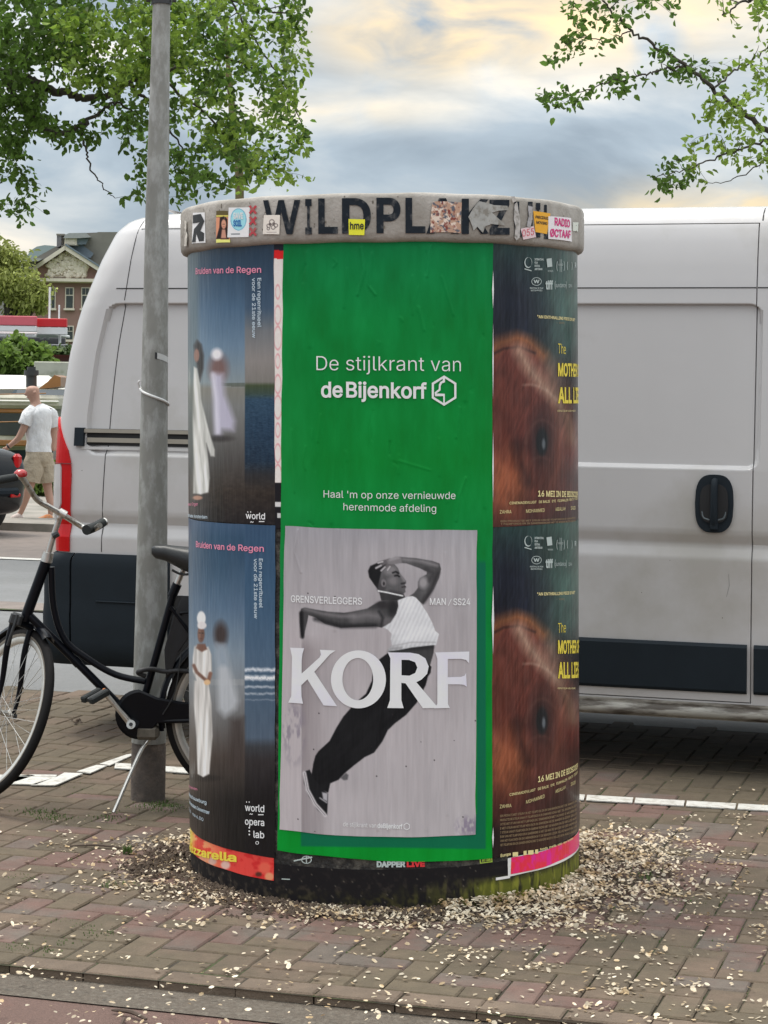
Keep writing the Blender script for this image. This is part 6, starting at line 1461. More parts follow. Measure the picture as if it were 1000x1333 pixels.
garment('t_shirt', [([(50, 590), (50, 578), (50.3, 562), (50.5, 548), (50, 538), (49, 532), (47.6, 527.5)], [.163, .160, .160, .172, .168, .135, .075]),
                    ([(44, 536, -.06), (37, 541, -.11), (31.5, 553, -.14)], [.10, .088, .084]), ([(57, 536, .06), (66, 541, .12), (70, 554, .17)], [.10, .090, .086])], M_shirt)
garment('shorts', [([(50, 584), (50, 592), (50.5, 600), (51, 608)], [.158, .166, .165, .13]), ([(56, 592, .03), (58.5, 608, .05), (61, 628, .06)], [.12, .125, .118]), ([(45.5, 592, -.05), (43.8, 608, -.08), (41.5, 628, -.10)], [.12, .125, .118])], M_short)
for a, b, c, dy in (((70, 673), (58, 676), (46, 679), .01), ((30, 671), (22, 674), (13, 676), -.05)):
    skinned('shoe', [(Q(*a, dy), (.075, .075)), (Q(*b, dy), (.065, .055)), (Q(*c, dy), (.055, .035))], [(0, 1), (1, 2)], M_shoe if dy > 0 else mat('pale_sneaker', (.6, .5, .46), .7, var=.1), man_o)
MB().lathe([(.034, .01), (.038, 0), (.034, -.01)], 14, Matrix.Translation(Q(11, 581, -.08)) @ Matrix.Rotation(1.0, 4, 'Y')).build('wrist_band', M_dark, man_o, 60)

# --- black hatchback, seen from behind
M_car = mat('black_car_paint', (.006, .007, .009), .25, var=.04, vscale=2, coat=.2, spec=.35)
YCAR = 25.0
_cr = P(41, 620, YCAR); _ha = math.radians(50)
car = empty('parked_car', (_cr.x - .89 * math.cos(_ha), _cr.y - .89 * math.sin(_ha) + .1, 0), 'black car parked nose away, its rear corner beside the walking man', 'car')
car.location.z = .0; CO = Vector(car.location)
cw = Matrix.Translation((0, 0, 0)) @ Matrix.Rotation(_ha, 4, 'Z')
def CP(x, y, z): return cw @ Vector((x, y, z))
# stations along the car: y back -> front, half width, list of (x fraction, z)
def station(y, hw, zl_, zb, zt, tw):
    pts = []
    for k in range(25):
        a = -PI / 2 + PI * k / 24 * 1.0
        pts.append(None)
    prof_ = [(0, zl_), (hw * .80, zl_), (hw * .95, zl_ + .06), (hw, zl_ + .22), (hw * 1.0, zb - .12), (hw * .965, zb), (tw * 1.02, (zb + zt) / 2), (tw * .86, zt - .03), (tw * .5, zt), (0, zt + .01)]
    return [CP(x, y, z) for x, z in prof_] + [CP(-x, y, z) for x, z in reversed(prof_[:-1])]
sts = [(-.02, .62, .34, .62, .70, .5), (.03, .80, .26, .86, .94, .62), (.12, .87, .22, .92, 1.03, .68), (.35, .90, .20, .93, 1.04, .74), (.72, .91, .20, .94, 1.07, .72), (1.25, .91, .2, .95, 1.36, .60), (1.6, .91, .2, .95, 1.43, .60), (2.2, .91, .2, .94, 1.47, .64), (2.9, .91, .2, .92, 1.20, .66), (3.3, .90, .2, .88, .95, .70), (4.0, .86, .22, .78, .84, .66), (4.25, .70, .3, .60, .66, .5)]
rows = [station(*s) for s in sts]; nn = len(rows[0])
cb = MB().add([v for r in rows for v in r], [(i * nn + k, i * nn + (k + 1) % nn, (i + 1) * nn + (k + 1) % nn, (i + 1) * nn + k) for i in range(len(rows) - 1) for k in range(nn)] + [tuple(range(nn))[::-1], tuple((len(rows) - 1) * nn + k for k in range(nn))])
cbo = flip(cb.build('body', M_car, car, 40)); md = cbo.modifiers.new('s', 'SUBSURF'); md.levels = 1; md.render_levels = 2
for x in (-.78, .78):
    for y in (.72, 3.4): wheel(CP(x, y, .31), cw.to_3x3() @ Vector((1 if x > 0 else -1, 0, 0)), .31, .2, 'wheel', car)
for s in (-1, 1):
    MB().box((0, 0, 0), (.17, .08, .19), .035, M=cw @ Matrix.Translation((s * .70, .065, .85)) @ Matrix.Rotation(-s * -.5, 4, 'Z')).build('tail_light', M_lred, car)
    MB().box((0, 0, 0), (.20, .03, .05), .012, M=cw @ Matrix.Translation((s * .62, -.008, .46)) @ Matrix.Rotation(s * .30, 4, 'Z')).build('reflector', M_lred, car)
plate = MB().box((0, 0, 0), (.52, .02, .12), .004, M=cw @ Matrix.Translation((.0, -.03, .66))).build('number_plate', mat('yellow_plate', (.62, .46, .08), .5, var=.05), car)
MB().box((0, 0, 0), (1.35, .09, .10), .03, M=cw @ Matrix.Translation((0, .0, .50))).build('bumper_strip', M_plast, car)
def flat_text(s, M, h, m, parent, name='lettering', bold=.02, width=None):
    vs, fs = text2d(s, bold, 1.0, 3); xs = [v[0] for v in vs]; lo, hi = min(xs), max(xs); k = (width / (hi - lo)) if width else h
    me = bpy.data.meshes.new(name); me.from_pydata([tuple(M @ Vector(((x - (lo + hi) / 2) * k, 0, y * h))) for x, y in vs], [], fs); return link(name, me, m, parent)
flat_text('19-XN-J9', cw @ Matrix.Translation((0, -.0425, .625)), .10, M_dark, plate, width=.46)
MB().box((0, 0, 0), (1.0, .02, .28), .01, M=cw @ Matrix.Translation((0, .93, 1.23)) @ Matrix.Rotation(-1.0, 4, 'X')).build('rear_window', M_glass, car)

# --- shrubs, plants, trees: leaf clouds
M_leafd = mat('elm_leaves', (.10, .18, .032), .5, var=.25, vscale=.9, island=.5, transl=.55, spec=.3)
M_leafm = mat('bright_leaves', (.16, .25, .045), .6, var=.25, vscale=.8, island=.40, transl=.45)
M_leafw = mat('willow_leaves', (.36, .40, .11), .7, var=.22, vscale=.4, island=.35, transl=.35)
M_leafb = mat('dark_shrub_leaves', (.08, .13, .035), .6, var=.3, vscale=.8, island=.4, transl=.3)
M_bark = mat('tree_bark', (.060, .052, .040), .95, var=.3, vscale=12, bump=.6, bscale=30)
M_barkl = mat('lichen_bark', (.13, .11, .05), .95, var=.3, vscale=12)
def leaves(name, P0, size, m, parent=None, droop=.4, asp=.55, jitter=None):
    n = len(P0); P0 = np.asarray(P0, float); s = size * rng.uniform(.6, 1.25, n)
    az = rng.uniform(0, 2 * PI, n); el = rng.normal(-droop, .55, n)
    d = np.stack([np.cos(az) * np.cos(el), np.sin(az) * np.cos(el), np.sin(el)], -1)
    r = rng.normal(0, 1, (n, 3)); w = np.cross(d, r); w /= np.linalg.norm(w, axis=1)[:, None]; nn_ = np.cross(d, w)
    s1 = s[:, None]; w = w * s1 * asp * .5; fold = nn_ * s1 * .12
    base = P0; tip = P0 + d * s1 - nn_ * s1 * .12
    a = P0 + d * s1 * .28; b = P0 + d * s1 * .68
    V = np.stack([base, a + w * .85 + fold, b + w * .8 + fold, tip, b - w * .8 + fold, a - w * .85 + fold], 1).reshape(-1, 3)
    i0 = np.arange(n)[:, None] * 6
    Fc = np.concatenate([i0 + np.array([[0, 1, 2, 3]]), i0 + np.array([[0, 3, 4, 5]])])
    return link(name, npmesh(name, V, Fc, 4), m, parent)
def cloud_pts(c, rad, n, k=26, hollow=.5):
    """leaf positions in clumps through an uneven crown"""
    out_ = []
    cl = []
    for _ in range(k):
        v = rng.normal(0, 1, 3); v /= np.linalg.norm(v); v *= rng.uniform(hollow, 1.0) ** .6
        cl.append(np.array(c) + v * np.array(rad) * rng.uniform(.72, 1.08))
    for _ in range(n):
        q = cl[rng.integers(k)]; v = rng.normal(0, 1, 3) * np.array(rad) * (1.55 / math.sqrt(k)); out_.append(q + v * .62)
    return out_
def shrub(name, px, py0, py1, Y, wpx, n, size, m, label, cat='shrub', group=None, k=22, trunk=True, asp=.55):
    top_ = P(px, py0, Y); bot = P(px, py1, Y); w = wpx / F * Y
    root = empty(name, (bot.x, Y, bot.z), label, cat, group); o = Vector(root.location)
    h_ = top_.z - bot.z
    pts = cloud_pts((0, 0, h_ * .55), (w / 2, min(w / 2, h_), h_ * .45), n, k)
    leaves('foliage', pts, size, m, root, asp=asp)['kind'] = 'stuff'
    mb = MB()
    for j in range(5):
        a = 2 * PI * j / 5 + .3; q = Vector((math.cos(a) * w * .22, math.sin(a) * w * .22, h_ * .75)); mb.tube(spline([Vector((0, 0, -.1)), q * .4 + Vector((0, 0, h_ * .1)), q], 3), [.05 * h_ ** .5 * t for t in (1, .9, .8, .7, .55, .4, .25)], 6)
    mb.build('stems' if not trunk else 'trunk', M_bark, root, 60)
    return root
# plants between pavement and canal, behind the man
shrub('verge_plant', 58, 598, 654, 33, 60, 900, .12, M_leafm, 'bushy green plants on the verge just left of the van tail light', 'plant', trunk=False)
shrub('verge_plant', 22, 622, 656, 33, 50, 500, .12, M_leafb, 'low green plants on the verge behind the black car', 'plant', trunk=False)
shrub('verge_plant', -60, 618, 656, 33, 100, 700, .12, M_leafb, 'low green plants on the verge far behind the black car', 'plant', trunk=False)

# --- boats in the canal
M_cream = mat('cream_boat_paint', (.50, .47, .38), .5, var=.10, vscale=1.2, c2=(.38, .36, .28), c2amt=.5, c2scale=1.5)
M_wood = mat('varnished_wood', (.30, .13, .035), .45, var=.18, vscale=3, coat=.4)
M_navy = mat('navy_hull', (.012, .030, .045), .5, var=.15, vscale=1)
M_tarp = mat('white_tarpaulin', (.68, .66, .60), .7, var=.08, vscale=1.5, bump=.4, bscale=3)
M_bglass = mat('boat_window', (.03, .04, .035), .15, var=.3, vscale=2, coat=.5)
YBT = 40.0
def bx(name, x0, x1, py0, py1, Y0, dep, m, par, O, bev=.02):
    """box whose front face spans the given picture columns and rows at depth Y0"""
    xm = (x0 + x1) / 2; a = P(x0, (py0 + py1) / 2, Y0); b = P(x1, (py0 + py1) / 2, Y0); t = P(xm, py0, Y0).z; u = P(xm, py1, Y0).z
    return MB().box(((a.x + b.x) / 2 - O.x, Y0 + dep / 2 - O.y, (t + u) / 2 - O.z), (b.x - a.x, dep, t - u), bev).build(name, m, par)
boat = empty('houseboat', P(-140, 640, YBT), 'cream and navy canal boat with varnished wood trim and white tarpaulin roof', 'boat'); BOO = Vector(boat.location)
def hullring(z, x0, x1, hw, bow): # plan outline, pointed stern at x1
    pts = []
    for k in range(13):
        t = k / 12; x = x0 + (x1 - x0) * t; w = hw * (1 - max(0, (t - 1 + bow) / bow) ** 2.2); pts.append((x, w))
    return [Vector((x, -w, z)) for x, w in pts] + [Vector((x, w, z)) for x, w in reversed(pts)]
def bz(py): return P(0, py, YBT).z - BOO.z
def bxx(px): return P(px, 560, YBT).x - BOO.x
hl = [hullring(bz(640), bxx(-900), bxx(58), 1.5, .12), hullring(bz(604), bxx(-900), bxx(66), 1.9, .12), hullring(bz(584), bxx(-900), bxx(70), 2.0, .12)]
def loft(name, rings, m, par, cap=True):
    n = len(rings[0]); f = [(i * n + k, i * n + (k + 1) % n, (i + 1) * n + (k + 1) % n, (i + 1) * n + k) for i in range(len(rings) - 1) for k in range(n)]
    if cap: f += [tuple(range(n))[::-1], tuple((len(rings) - 1) * n + k for k in range(n))]
    return flip(MB().add([v for r in rings for v in r], f).build(name, m, par, 35))
loft('hull', hl, M_navy, boat); loft('gunwale', [hullring(bz(584), bxx(-900), bxx(71), 2.04, .12), hullring(bz(575), bxx(-900), bxx(74), 2.08, .12)], M_cream, boat)
bx('cabin', -800, 52, 524, 576, YBT - 1.45, 2.9, M_cream, boat, BOO); bx('trim', -800, 44, 567, 575, YBT - 1.49, .05, M_wood, boat, BOO); bx('trim', -800, 44, 526.5, 532, YBT - 1.49, .05, M_wood, boat, BOO)
for k in range(6): bx('window', -640 + k * 112, -640 + k * 112 + (98 if k < 5 else 112), 532.5, 566.5, YBT - 1.47, .04, M_bglass, boat, BOO, .008)
bx('roof_edge', -810, 76, 508, 526, YBT - 1.55, 3.1, M_cream, boat, BOO, .06); bx('roof_line', -810, 77, 515, 518, YBT - 1.58, .04, M_tarp, boat, BOO)
tp = P(-20, 487, YBT); 
def tarp(x0, x1, ya, yb, name, m):
    vs = []
    for px, top_, bot in ((x0, ya, 508), ((x0 + x1) / 2, ya - 1, 507), (x1, yb, 506)):
        a = P(px, bot, YBT - 1.4) - BOO; c = P(px, top_, YBT) - BOO; d = Vector((a.x, a.y + 2.8, a.z)); vs += [a, c, d]
    return MB().add(vs, [(0, 3, 4, 1), (1, 4, 5, 2), (3, 6, 7, 4), (4, 7, 8, 5), (0, 1, 2), (6, 8, 7)]).build(name, m, boat, 20)
tarp(-500, 64, 486, 489, 'tarpaulin', M_tarp)
vs = [P(*q, YBT - 1.5) - BOO for q in ((50, 506), (62, 497), (71, 488), (79, 491), (79, 503), (66, 505))]; vs2 = [v + Vector((0, 1.2, 0)) for v in vs]; n = len(vs)
MB().add(vs + vs2, [tuple(range(n))[::-1], tuple(range(n, 2 * n))] + [(i, (i + 1) % n, n + (i + 1) % n, n + i) for i in range(n)]).build('wooden_gable', M_wood, boat, 20)
MB().tube([P(41, 505, YBT - 1.2) - BOO, P(41, 487, YBT - 1.2) - BOO], .10, 16).build('chimney', M_dark, boat); MB().tube([P(41, 489, YBT - 1.2) - BOO, P(41, 482, YBT - 1.2) - BOO], .135, 16).build('chimney_cap', M_dark, boat)
MB().tube([P(41, 482, YBT - 1.2) - BOO, P(41, 477.5, YBT - 1.2) - BOO], .08, 16).build('chimney_top', M_dark, boat)
for py_ in (520, 556): MB().tube([P(-300, py_, YBT - 1.6) - BOO, P(60, py_ - 8, YBT - 1.7) - BOO], .012, 6).build('rope', M_wood, boat)
wb = empty('barge', P(70, 508, 52), 'low white barge beyond the wooden boat, beside the van edge', 'boat'); WO = Vector(wb.location)
bx('deckhouse', 44, 260, 472, 508, 52, 2.5, mat('weathered_white', (.46, .46, .38), .8, var=.15, vscale=1.2, c2=(.25, .26, .18), c2amt=.5, c2scale=2), wb, WO); bx('hull', 10, 320, 506, 560, 51.6, 3.6, M_navy, wb, WO, .2)
rb = empty('rowing_boat', P(68, 470, 62), 'dark red boat lying above the white barge', 'boat'); RO = Vector(rb.location)
MB().lathe([(0, -.16), (.5, -.10), (.8, .04), (.86, .12), (.80, .10), (.5, -.04), (0, -.08)], 28, Matrix.Scale(1.3, 4, (1, 0, 0)) @ Matrix.Translation((-.05, 0, .05))).build('hull', mat('oxblood_paint', (.16, .035, .025), .5, var=.2, vscale=3), rb, 40)
bx('thwart', 52, 84, 469, 476, 62, 1.2, M_dark, rb, RO)
mb = MB()
aw = empty('canopy', P(-100, 490, 75), 'long flat canopy with red and white fascia on the far bank', 'canopy'); AO = Vector(aw.location)
M_awr = mat('red_fascia', (.56, .012, .02), .5, var=.03); M_awp = mat('sunbleached_red_fascia', (.60, .12, .15), .6, var=.05); M_aww = mat('white_fascia', (.72, .72, .72), .6, var=.04)
bx('red_fascia', 47.5, 86.5, 414.5, 425.5, 74.6, .3, M_awr, aw, AO); bx('white_fascia', 47.5, 86.5, 426, 435.5, 74.62, .3, M_aww, aw, AO)
bx('faded_fascia', -500, 47, 407.5, 420, 74.2, .3, M_awp, aw, AO); bx('white_fascia', -500, 47, 420.3, 428, 74.22, .3, M_aww, aw, AO); bx('white_fascia', -500, 46, 431, 435, 74.4, .3, M_aww, aw, AO); bx('roof', -500, 72, 428.5, 432, 74.8, 3.5, M_aww, aw, AO)
bx('back_wall', -500, 84, 435.5, 470, 78.6, .3, mat('dark_interior', (.06, .06, .065), .8, var=.4, vscale=1), aw, AO)
for px in (-380, -220, -100, 3, 76): bx('post', px, px + 3, 435, 462, 75, .12, M_aww, aw, AO, .01)
for px in (2, 11, 52, 60): bx('signboard', px, px + 4, 438, 442, 78.2, .1, M_aww, aw, AO, .01)
qw = empty('planter_wall', P(60, 470, 72), 'grey low wall under the red and white canopy', 'wall'); QO = Vector(qw.location)
bx('wall', -500, 92, 452, 474, 72.5, .4, M_conc, qw, QO)
bx('coping', -500, 92, 444, 452, 72.4, .6, mat('grey_coping', (.22, .22, .23), .8, var=.1), qw, QO)
shrub('hedge_shrub', 22, 436, 494, 56, 74, 2600, .22, M_leafm, 'large bright green shrub under the canopy, behind the white boat roof', k=26)
shrub('hedge_shrub', -75, 440, 496, 56, 110, 1600, .22, M_leafm, 'large green shrub further left along the far bank', k=26)
shrub('hedge_shrub', 75, 450, 468, 66, 50, 800, .16, M_leafb, 'low dark green shrub above the dark red boat', k=14)
for x0, x1 in ((63.2, 65.4), (75.8, 77.6)):
    y0 = 374 if x0 < 70 else 397; mp_ = empty('mooring_pole', P(x0, 440, 76), 'taller of the two white poles standing before the brick house' if x0 < 70 else 'shorter of the two white poles standing before the brick house', 'pole'); O = Vector(mp_.location)
    bx('pole_shaft', x0, x1, y0, 440, 76, .1, M_aww, mp_, O, .01)

# --- brick house with pediment
YH = 170.0
M_hb = mat('house_brick', (.27, .165, .14), .9, var=.12, vscale=1.2, bump=.2, bscale=6)
M_trim = mat('painted_cornice', (.66, .60, .50), .7, var=.08, vscale=2)
M_slate = mat('slate_roof', (.20, .19, .165), .8, var=.15, vscale=1); M_lead = mat('blue_lead', (.17, .21, .25), .6, var=.15, vscale=1)
M_relief = mat('stone_relief', (.66, .60, .50), .85, var=.12, vscale=1.5)
house = empty('brick_house', P(85, 500, YH), 'red brick house with white carved pediment beyond the canal', 'house'); HO = Vector(house.location); HO.z = HO.z
def hb(name, x0, x1, y0, y1, dy, dep, m, par=None, bev=0): return bx(name, x0, x1, y0, y1, YH + dy, dep, m, par or house, HO, bev)
hb('wall', 40, 230, 366, 520, 0, 14, M_hb)
gx = lambda x, y, dy=0: P(x, y, YH + dy) - HO
tri = [(30, 364), (85.5, 323), (141, 364)]
MB().add([gx(x, y, 0) for x, y in tri] + [gx(x, y, .5) for x, y in tri], [(0, 1, 2), (3, 5, 4), (0, 3, 4, 1), (1, 4, 5, 2)]).build('pediment_wall', M_hb, house, None)
def slab(name, pts, d0, d1, m, par=None): # polygon in picture coordinates, extruded from d0 to d1
    n = len(pts); a = [gx(x, y, d0) for x, y in pts]; b = [gx(x, y, d1) for x, y in pts]
    return flip(MB().add(a + b, [tuple(range(n)), tuple(range(n, 2 * n))[::-1]] + [(i, (i + 1) % n, n + (i + 1) % n, n + i) for i in range(n)]).build(name, m, par or house, None))
slab('raking_cornice', [(31, 355), (84.5, 319.5), (84.5, 325.5), (36, 358)], -.9, .1, M_trim); slab('raking_cornice', [(85, 319.5), (140, 355), (136, 358), (85, 325.5)], -.9, .1, M_trim)
slab('cornice_lead', [(84.6, 317.4), (86, 317.4), (140, 352), (140, 354.5), (85, 319.3)], -1.0, .4, M_lead)
hb('cornice', 44, 150, 362.5, 366.5, -.8, 1, M_trim); hb('cornice_shadow_board', 46, 150, 366.5, 368, -.4, .5, M_trim)
# carved relief: many small lumps filling the tympanum
mb = MB()
for _ in range(210):
    x = rng.uniform(64, 113); ymin = 326 + abs(x - 85.5) * .74; 
    if ymin > 358: continue
    y = rng.uniform(ymin, 360); r_ = rng.uniform(.07, .24); c = gx(x, y, -.1)
    Mx = Matrix.Translation(c) @ Matrix.Rotation(rng.uniform(0, 3.1), 4, 'Y') @ Matrix.Diagonal((1, 1.3, rng.uniform(.5, 2.2), 1)); mb.lathe([(0, -r_), (r_ * .7, -r_ * .7), (r_, 0), (r_ * .7, r_ * .7), (0, r_)], 6, Mx)
mb.build('carved_relief', M_relief, house, 60); slab('relief_ground', [(62, 361), (62, 352), (67, 342), (80, 330), (87, 327), (95, 331), (108, 341), (112, 349), (112, 361)], -.06, .1, M_relief)
def hwin(x0, x1, y0, y1, bars=1):
    f = hb('window', x0, x1, y0, y1, -.10, .3, M_trim); hb('pane', x0 + 1.3, (x0 + x1) / 2 - .3, y0 + 1.2, y0 + (y1 - y0) * .33, -.13, .05, M_bglass, f); hb('pane', (x0 + x1) / 2 + .3, x1 - 1.3, y0 + 1.2, y0 + (y1 - y0) * .33, -.13, .05, M_bglass, f)
    hb('pane', x0 + 1.3, x1 - 1.3, y0 + (y1 - y0) * .38, y1 - 2.2, -.13, .05, M_bglass, f); hb('sill', x0 - 2, x1 + .6, y1 - 1.6, y1 + .8, -.3, .3, M_trim, f)
for x in (49.5, 66, 85, 106, 126): hwin(x - .2, x + (11.2 if x != 66 else 6.5), 374, 403)
for x in (49.5, 66, 85, 106, 126): hwin(x - .2, x + 11, 424, 444)
hb('side_window', 63, 66.2, 344, 362, -.1, .2, M_trim); hb('blank_window', 66.2, 68.6, 345, 361, -.12, .2, M_bglass)
slab('roof', [(24, 349), (85, 317), (128, 302), (260, 302), (260, 365), (40, 365)], 1, 12, M_slate); slab('back_roof', [(30, 345), (58, 329), (105, 303.5), (140, 302), (140, 345)], 12.5, 16, M_slate)
slab('roof_lead', [(84, 317), (104, 316), (122, 330), (118, 336), (112, 335)], .5, 1, M_lead)
dm = hb('dormer', 84, 100, 309, 319, -.5, 5, M_trim); hb('dormer_window', 87, 98, 310.5, 317.5, -.55, .1, M_relief, dm); slab('dormer_roof', [(82.5, 310), (85, 305.5), (90, 303.4), (112, 303), (119, 309), (101, 310)], -.8, 5, mat('zinc', (.34, .35, .35), .6, var=.1), dm); slab('dormer_cheek', [(100, 310), (116, 310), (112, 318), (100, 318.5)], -.3, 4.5, M_lead, dm)
dm2 = hb('dormer', 27, 37.5, 339, 352, -2, 5, M_trim); slab('dormer_roof', [(25.5, 340), (28, 336), (40, 335), (56, 337), (50, 340)], -2.4, 4, MATS['zinc'], dm2); hb('dormer_window', 29.5, 36.5, 341.5, 350.5, -2.05, .1, M_bglass, dm2); slab('dormer_cheek', [(37.5, 340), (50, 340), (42, 346), (37.5, 350)], -1.7, 3, M_slate, dm2)
ch = hb('chimney', 74, 80, 306, 323, 1.0, 2, mat('sooty_render', (.17, .17, .18), .9, var=.25, vscale=2)); hb('chimney_cap', 73.4, 84, 304.2, 306.4, .9, 2.4, M_slate, ch); hb('chimney_flank', 80, 83, 306, 320, 1.2, 1.8, M_slate, ch)
dome = empty('distant_roof', P(52, 345, 260), 'pale grey rounded roof far behind the brick house', 'building'); DO = Vector(dome.location)
vs = [P(x, y, 260) - DO for x, y in ((30, 350), (34, 335), (40, 326), (48, 321), (58, 319), (70, 320), (84, 323), (100, 330), (100, 350))]; n = len(vs); v2 = [v + Vector((0, 12, 0)) for v in vs]
flip(MB().add(vs + v2, [tuple(range(n)), tuple(range(n, 2 * n))[::-1]] + [(i, (i + 1) % n, n + (i + 1) % n, n + i) for i in range(n)]).build('roof', mat('hazy_grey_roof', (.30, .36, .38), .9, var=.05), dome, 40))
bx('wall', 30, 100, 350, 500, 260.2, 11, M_slate, dome, DO)
# a terrace closing the view further left and right of the house (seen only past the trees)
for nm, x0, x1, y0, lab in (('canal_house', -120, 22, 372, 'pale fronted canal house seen through the light green tree'), ('canal_house', -330, -124, 352, 'brown brick canal house off to the far left')):
    ho = empty(nm, P((x0 + x1) / 2, 500, 175), lab, 'house'); O = Vector(ho.location); bx('wall', x0, x1, y0, 520, 175, 12, M_hb if x0 < -200 else mat('grey_render', (.34, .33, .31), .9, var=.1), ho, O); bx('roof', x0 - 2, x1 + 2, y0 - 12, y0, 176, 10, M_slate, ho, O, .3)
    for k in range(int((x1 - x0 - 10) / 20)):
        for yy in (378, 410):
            f = bx('window', x0 + 8 + k * 20, x0 + 19 + k * 20, yy, yy + 22, 174.9, .3, M_trim, ho, O); bx('pane', x0 + 9.2 + k * 20, x0 + 17.8 + k * 20, yy + 1.5, yy + 20, 174.86, .1, M_bglass, f, Vector(O)); 

# light green tree on the far bank
def far_tree(px, Y, base_py, blobs, n, size, m, label, group='trees on the far bank'):
    b = P(px, base_py, Y); root = empty('bank_tree', b, label, 'tree', group); O = Vector(root.location)
    pts = []
    for (x, y, rx, ry, k) in blobs:
        c = P(x, y, Y) - O; r_ = rx / F * Y; rz_ = ry / F * Y
        pts += cloud_pts((c.x, c.y, c.z), (r_, r_ * .8, rz_), int(n * k), 24, .3)
    leaves('foliage', pts, size, m, root, droop=.6, asp=.42)['kind'] = 'stuff'
    mb = MB(); 
    for (x, y, rx, ry, k) in blobs:
        c = P(x, y, Y) - O; mb.tube(spline([Vector((0, 0, 0)), Vector((c.x * .3, c.y, c.z * .6)), c], 4), [.28, .26, .24, .22, .18, .14, .10, .07, .04], 7)
    mb.build('trunk', M_bark, root, 60); return root
far_tree(12, 90, 500, [(6, 365, 46, 36, .40), (30, 385, 32, 26, .3), (10, 335, 24, 24, .14), (-60, 350, 50, 60, .3), (52, 392, 12, 14, .05)], 5000, .26, M_leafw, 'light yellow green tree in front of the brick house')
far_tree(-190, 95, 500, [(-180, 330, 70, 70, .5), (-260, 360, 60, 60, .4)], 3500, .32, M_leafm, 'broad green tree further left on the far bank, outside the picture')

# ================================================================== THE TWO ELMS OVERHEAD
def inpoly(x, y, poly):
    c = False; n = len(poly)
    for i in range(n):
        x1, y1 = poly[i]; x2, y2 = poly[(i + 1) % n]
        if (y1 > y) != (y2 > y) and x < (x2 - x1) * (y - y1) / (y2 - y1) + x1: c = not c
    return c
def elm(base_px, YT, base_r, limbs, regions, label, size=.088, seed=1):
    """limbs: measured branch lines (px, py, depth, radius px); regions: (polygon, twigs, leaves per twig, material)"""
    random.seed(seed)
    g = P(base_px, 500, YT); g.z = .05; root = empty('elm_tree', g, label, 'tree'); O = Vector(root.location)
    nodes = []
    for L_ in limbs:
        pts = [P(a, b, YT + d) - O for a, b, d, r in L_]; rr_ = [r / F * YT for *_, r in L_]
        path = spline(pts, 8); rad = smoothlist(rr_, 8)
        # small crookedness
        for i in range(1, len(path) - 1): path[i] += Vector((random.gauss(0, .012), random.gauss(0, .02), random.gauss(0, .012)))
        MB().tube(path, rad, 9).build('branch', M_bark, root, 60)
        nodes += [(p, r) for p, r in zip(path, rad)]
    tw = MB(); groups = {}
    for poly, nt, nl, m, dlo, dhi in regions:
        xs = [p[0] for p in poly]; ys = [p[1] for p in poly]; ends = []
        while len(ends) < nt:
            x, y = random.uniform(min(xs), max(xs)), random.uniform(min(ys), max(ys))
            if inpoly(x, y, poly): ends.append(P(x, y, YT + random.uniform(dlo, dhi)) - O)
        ends.sort(key=lambda e_: min((e_ - nd[0]).length for nd in nodes[::3]))
        for e_ in ends:
            j = min(range(len(nodes)), key=lambda q: (nodes[q][0] - e_).length + (0 if nodes[q][0].z > e_.z - .2 else .15)); p, r = nodes[j]
            L_ = (e_ - p).length; mid = (p + e_) / 2 + Vector((random.gauss(0, .06), random.gauss(0, .06), random.gauss(.03, .05))) * min(1, L_)
            path = spline([p, mid, e_], 4); r0 = min(r * .6, .006 + .009 * L_); tw.tube(path, [r0 + (.0018 - r0) * t / 8 for t in range(9)], 4, False)
            nodes += [(path[5], r0 * .5), (e_, .003)]
            lst = groups.setdefault(m.name, [])
            for _ in range(nl):
                t = random.random() ** .7; q = path[min(8, int(t * 8.99))]; lst.append((q.x + random.gauss(0, .05), q.y + random.gauss(0, .07), q.z + random.gauss(-.012, .048)))
    tw.build('twigs', M_bark, root, 60)['kind'] = 'stuff'
    for k, v in groups.items(): leaves('foliage', v, size, MATS[k], root, droop=.45, asp=.62)['kind'] = 'stuff'
    return root
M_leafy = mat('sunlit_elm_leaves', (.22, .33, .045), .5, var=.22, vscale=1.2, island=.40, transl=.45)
limbsL = [[(-420, 640, 1, 46), (-410, 420, 1, 40), (-330, 200, .6, 34), (-180, 80, .3, 24), (-60, 84, 0, 14), (0, 95, 0, 7), (40, 103, 0, 6.2), (75, 119, 0, 5.4), (110, 127, 0, 5), (140, 124, 0, 4.4), (165, 108, 0, 4), (195, 94, 0, 3), (250, 84, .2, 2.2), (300, 78, .3, 1.6), (340, 95, .4, 1)],
          [(-60, 84, 0, 9), (0, 98, -.3, 4.6), (18, 122, -.3, 4), (44, 150, -.3, 3.6), (70, 174, -.3, 3.6), (92, 169, -.2, 3.2), (124, 152, 0, 2.4), (150, 133, .2, 1.8), (175, 150, .2, 1.2)],
          [(165, 108, 0, 2.6), (190, 128, .3, 2.2), (215, 160, .4, 1.6), (240, 200, .5, 1)],
          [(-180, 80, .3, 16), (-60, 0, .6, 8), (60, -60, .8, 5), (180, -40, .8, 3), (300, 0, .8, 2), (380, 20, .8, 1)],
          [(105, 160, -.1, 1.6), (112, 195, -.2, 1.3), (118, 218, -.2, 1.1), (132, 240, -.2, .8), (150, 258, -.2, .5)],
          [(-330, 200, .6, 22), (-300, 60, 1, 18), (-200, -200, 1.2, 12), (0, -330, 1.4, 7), (160, -380, 1.4, 4)],
          [(195, 94, 0, 2.2), (230, 120, .6, 2), (270, 150, .8, 1.6), (310, 190, .8, 1.1), (350, 205, .8, .8)],
          [(300, 0, .8, 1.6), (330, 50, .8, 1.4), (370, 110, .8, 1.0), (398, 170, .8, .6)]]
